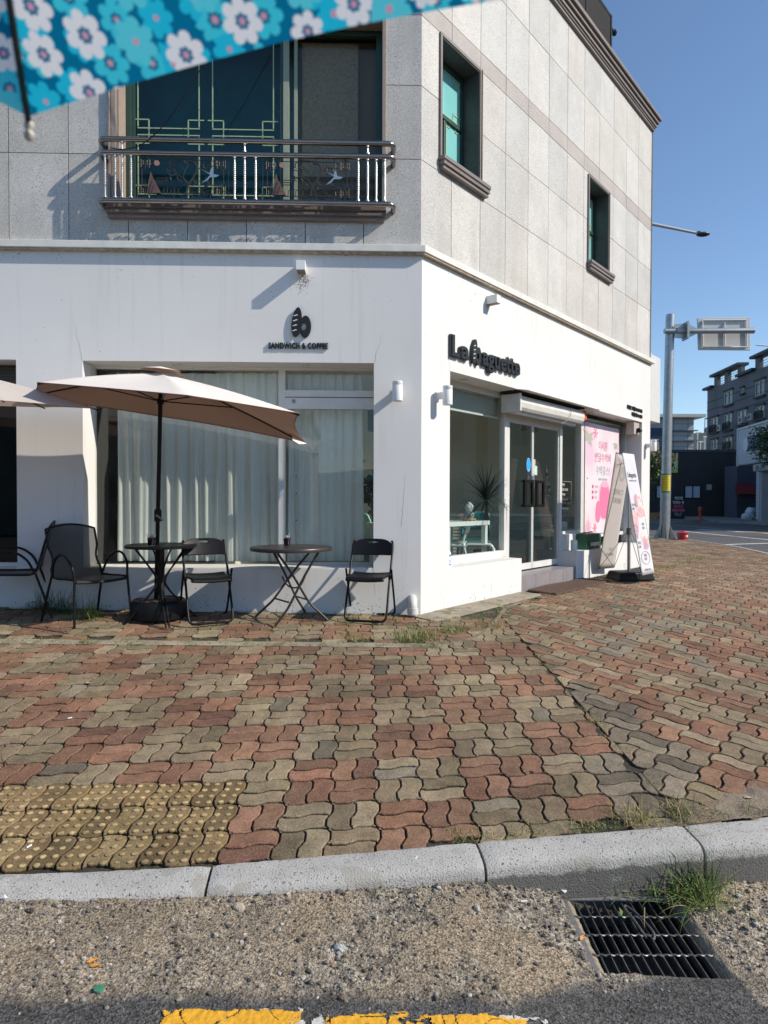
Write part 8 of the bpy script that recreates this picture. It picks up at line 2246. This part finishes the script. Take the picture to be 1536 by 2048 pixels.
# modern blue and white building behind
bb = thing('panel_building', 'blue and pale grey panelled building with a flat overhanging roof in the distance', 'building', (34, 80, 0))
M_pg = mat('pale_panel', (.36, .39, .41), .4, var=.06, vs=.4); M_nv = mat('navy_panel', (.014, .035, .085), .4); M_lt = mat('beige_panel', (.42, .42, .40), .5)
mb = MB(); mb.box(27, 36.6, 80, 92, 0, 10.9); mb.build('wall', M_pg, bb)
mb = MB(); mb.box(26.5, 37.5, 78.8, 93, 10.9, 11.25); mb.build('roof', mat('roof_pale', (.40, .42, .43), .5), bb)
mb = MB(); mb.box(27, 32.9, 79.6, 80, 5.0, 9.7); mb.build('upper_band', M_nv, bb)
mb = MB(); mb.box(27, 32.2, 79.2, 79.6, 0, 8.35); mb.build('front_block', M_lt, bb)
for z_ in (9.35, 8.2, 6.9):
    mb = MB(); mb.box(32.9, 36.9, 79.5, 80, z_, z_ + .12); mb.build('fin', mat('fin_dark', (.12, .14, .17), .5), bb)
mb = MB()
for x_ in (34.2, 35.9): mb.box(x_, x_ + .05, 79.97, 80, 0, 10.9)
for z_ in (10.2, 8.8, 7.5, 6.2): mb.box(32.9, 36.6, 79.97, 80, z_, z_ + .05)
mb.build('panel_joint', mat('joint_dark', (.14, .16, .18), .6), bb)
t_ = thing('rooftop_ducts', 'cluster of pale pipes and ducts at the side of the panelled building', 'ducts', (37.2, 80, 0))
for k, (x_, h) in enumerate(((37.1, 9.2), (37.45, 8.1), (37.95, 8.7))):
    mb = MB(); mb.tube([(x_, 80.2, 0), (x_, 80.2, h)], .12, n=8); mb.tube([(x_ - .1, 80.2, h), (x_ + .5, 80.2, h)], .10, n=8); mb.build('duct', mat('duct_pale', (.5, .5, .5), .4, metal=.3), t_)
# hills closing the horizon all round
mb = MB(); n = 220
def hz_(a): return 26 + 12 * noise.fractal(Vector((math.cos(a) * 2.2, math.sin(a) * 2.2, .5)), .8, 2, 5) + 9 * math.sin(a * 3 + 1)
ringv = []
for k in range(n):
    a = 2 * math.pi * k / n; R0, R1 = 330, 430; h = max(10, hz_(a)) + (16 if abs(a - R_(66)) < .2 else 0) * (1 - abs(a - R_(66)) / .2)
    mb.v += [(R0 * math.sin(a), R0 * math.cos(a), -2), (R1 * .93 * math.sin(a), R1 * .93 * math.cos(a), h * .6), (R1 * math.sin(a), R1 * math.cos(a), h), (R1 * 1.2 * math.sin(a), R1 * 1.2 * math.cos(a), -2)]
for k in range(n):
    l = (k + 1) % n
    for j in range(3): mb.f.append((4 * k + j, 4 * l + j, 4 * l + j + 1, 4 * k + j + 1)); mb.mi.append(0)
tag(mb.build('hills', mat('wooded_hills', (.05, .075, .07), .95, var=.25, vs=.03), recalc=False, smooth=True), kind='structure')

# trees
def tree(name, x, y, z0, trunk_h, cr, ch, label, seed, n=2600, leaf=.16, cols=((.035, .07, .018), (.06, .10, .025), (.09, .13, .035))):
    t_ = thing(name, label, 'tree', (x, y, z0), 'street trees'); rg = random.Random(seed); tk = MB()
    tk.tube([(x, y, z0), (x + .04, y, z0 + trunk_h * .6), (x - .05, y + .03, z0 + trunk_h + ch * .35)], [.11, .085, .04], n=9)
    cen = Vector((x, y, z0 + trunk_h + ch * .5)); bl = []
    for k in range(16):
        d = Vector((rg.gauss(0, 1), rg.gauss(0, 1), rg.gauss(0, .9))).normalized(); c = cen + Vector((d.x * cr * .68, d.y * cr * .68, d.z * ch * .40)); bl.append((c, rg.uniform(.28, .52) * cr))
        tk.tube([(x - .03, y + .02, z0 + trunk_h * .9), tuple(cen.lerp(c, .4) - Z * .2), tuple(c)], [.045, .03, .008], n=6)
    mbs = [MB(), MB(), MB()]
    for k in range(n):
        c, r = bl[rg.randrange(16)]; d = Vector((rg.gauss(0, 1), rg.gauss(0, 1), rg.gauss(0, 1))).normalized(); p = c + d * r * rg.uniform(.55, 1.08)
        u_ = Vector((rg.gauss(0, 1), rg.gauss(0, 1), rg.gauss(0, .7))).normalized(); v_ = u_.cross(Vector((rg.gauss(0, 1), rg.gauss(0, 1), rg.gauss(0, 1)))).normalized(); L = leaf * rg.uniform(.5, 1.2)
        mbs[rg.choice((0, 0, 1, 1, 2))].add([p, p + u_ * L * .5 + v_ * L * .28, p + u_ * L, p + u_ * L * .5 - v_ * L * .28], [(0, 1, 2, 3)])
    M_ = MB()
    for i, q in enumerate(mbs): M_.cur = i; M_.add(q.v, q.f)
    M_.build('crown', [mat('tree_leaf_%d' % i, c, .6, var=.3, vs=2) for i, c in enumerate(cols)], t_, recalc=False)
    tk.build('trunk', mat('bark', (.09, .07, .05), .9, var=.3, vs=10, bump=.5), t_, smooth=True)
q = at(1296, 920, 39.0); tree('street_tree', q.x, q.y, 0, 2.1, 1.45, 2.4, 'small dark green street tree behind the far corner of the cafe', 1)
q = at(1552, 868, 36.2); tree('street_tree', q.x, q.y, 0, 3.1, 1.35, 3.1, 'dark green street tree at the right picture edge in front of the white shop', 2)

# buildings across the side street and behind the viewer: the shop windows mirror them
def block(name, label, x0, x1, y0, y1, h, m, seed, face):
    t_ = thing(name, label, 'building', ((x0 + x1) / 2, (y0 + y1) / 2, 0)); mb = MB(); mb.box(x0, x1, y0, y1, -.4, h); mb.build('wall', m, t_)
    mb = MB(); mb.box(x0 - .15, x1 + .15, y0 - .15, y1 + .15, h, h + .25); mb.build('roof', mat('block_roof', (.16, .16, .15), .8), t_)
    if face == 'x': pt = lambda a, o, z: Vector((x0 - o, y0 + a, z)); L = y1 - y0
    else: pt = lambda a, o, z: Vector((x0 + a, y1 + o, z)); L = x1 - x0
    n = int(L / 3.2)
    for f_ in range(max(1, int(h / 3.2))):
        for k in range(n): win_part(t_, 1 + k * 3.2, 2.6 + k * 3.2, .9 + f_ * 3.1, 2.3 + f_ * 3.1, pt, None, M_wf, M_wg, 1, .06)
block('brick_house', 'tan brick house across the side street, outside the picture on the right', 27, 38, 18, 36, 7.4, mat('tan_brick', (.50, .44, .35), .85, var=.2, vs=1.5), 1, 'x')
block('grey_house', 'grey rendered house across the side street, outside the picture on the right', 26, 38, 1, 17, 8.2, mat('grey_render', (.50, .48, .42), .85, var=.2, vs=1.5), 2, 'x')
block('low_workshop', 'long low workshop behind the viewer across the street', -34, -2, -24, -15, 4.6, mat('workshop_wall', (.34, .32, .27), .85, var=.2, vs=1.0), 3, 'y')
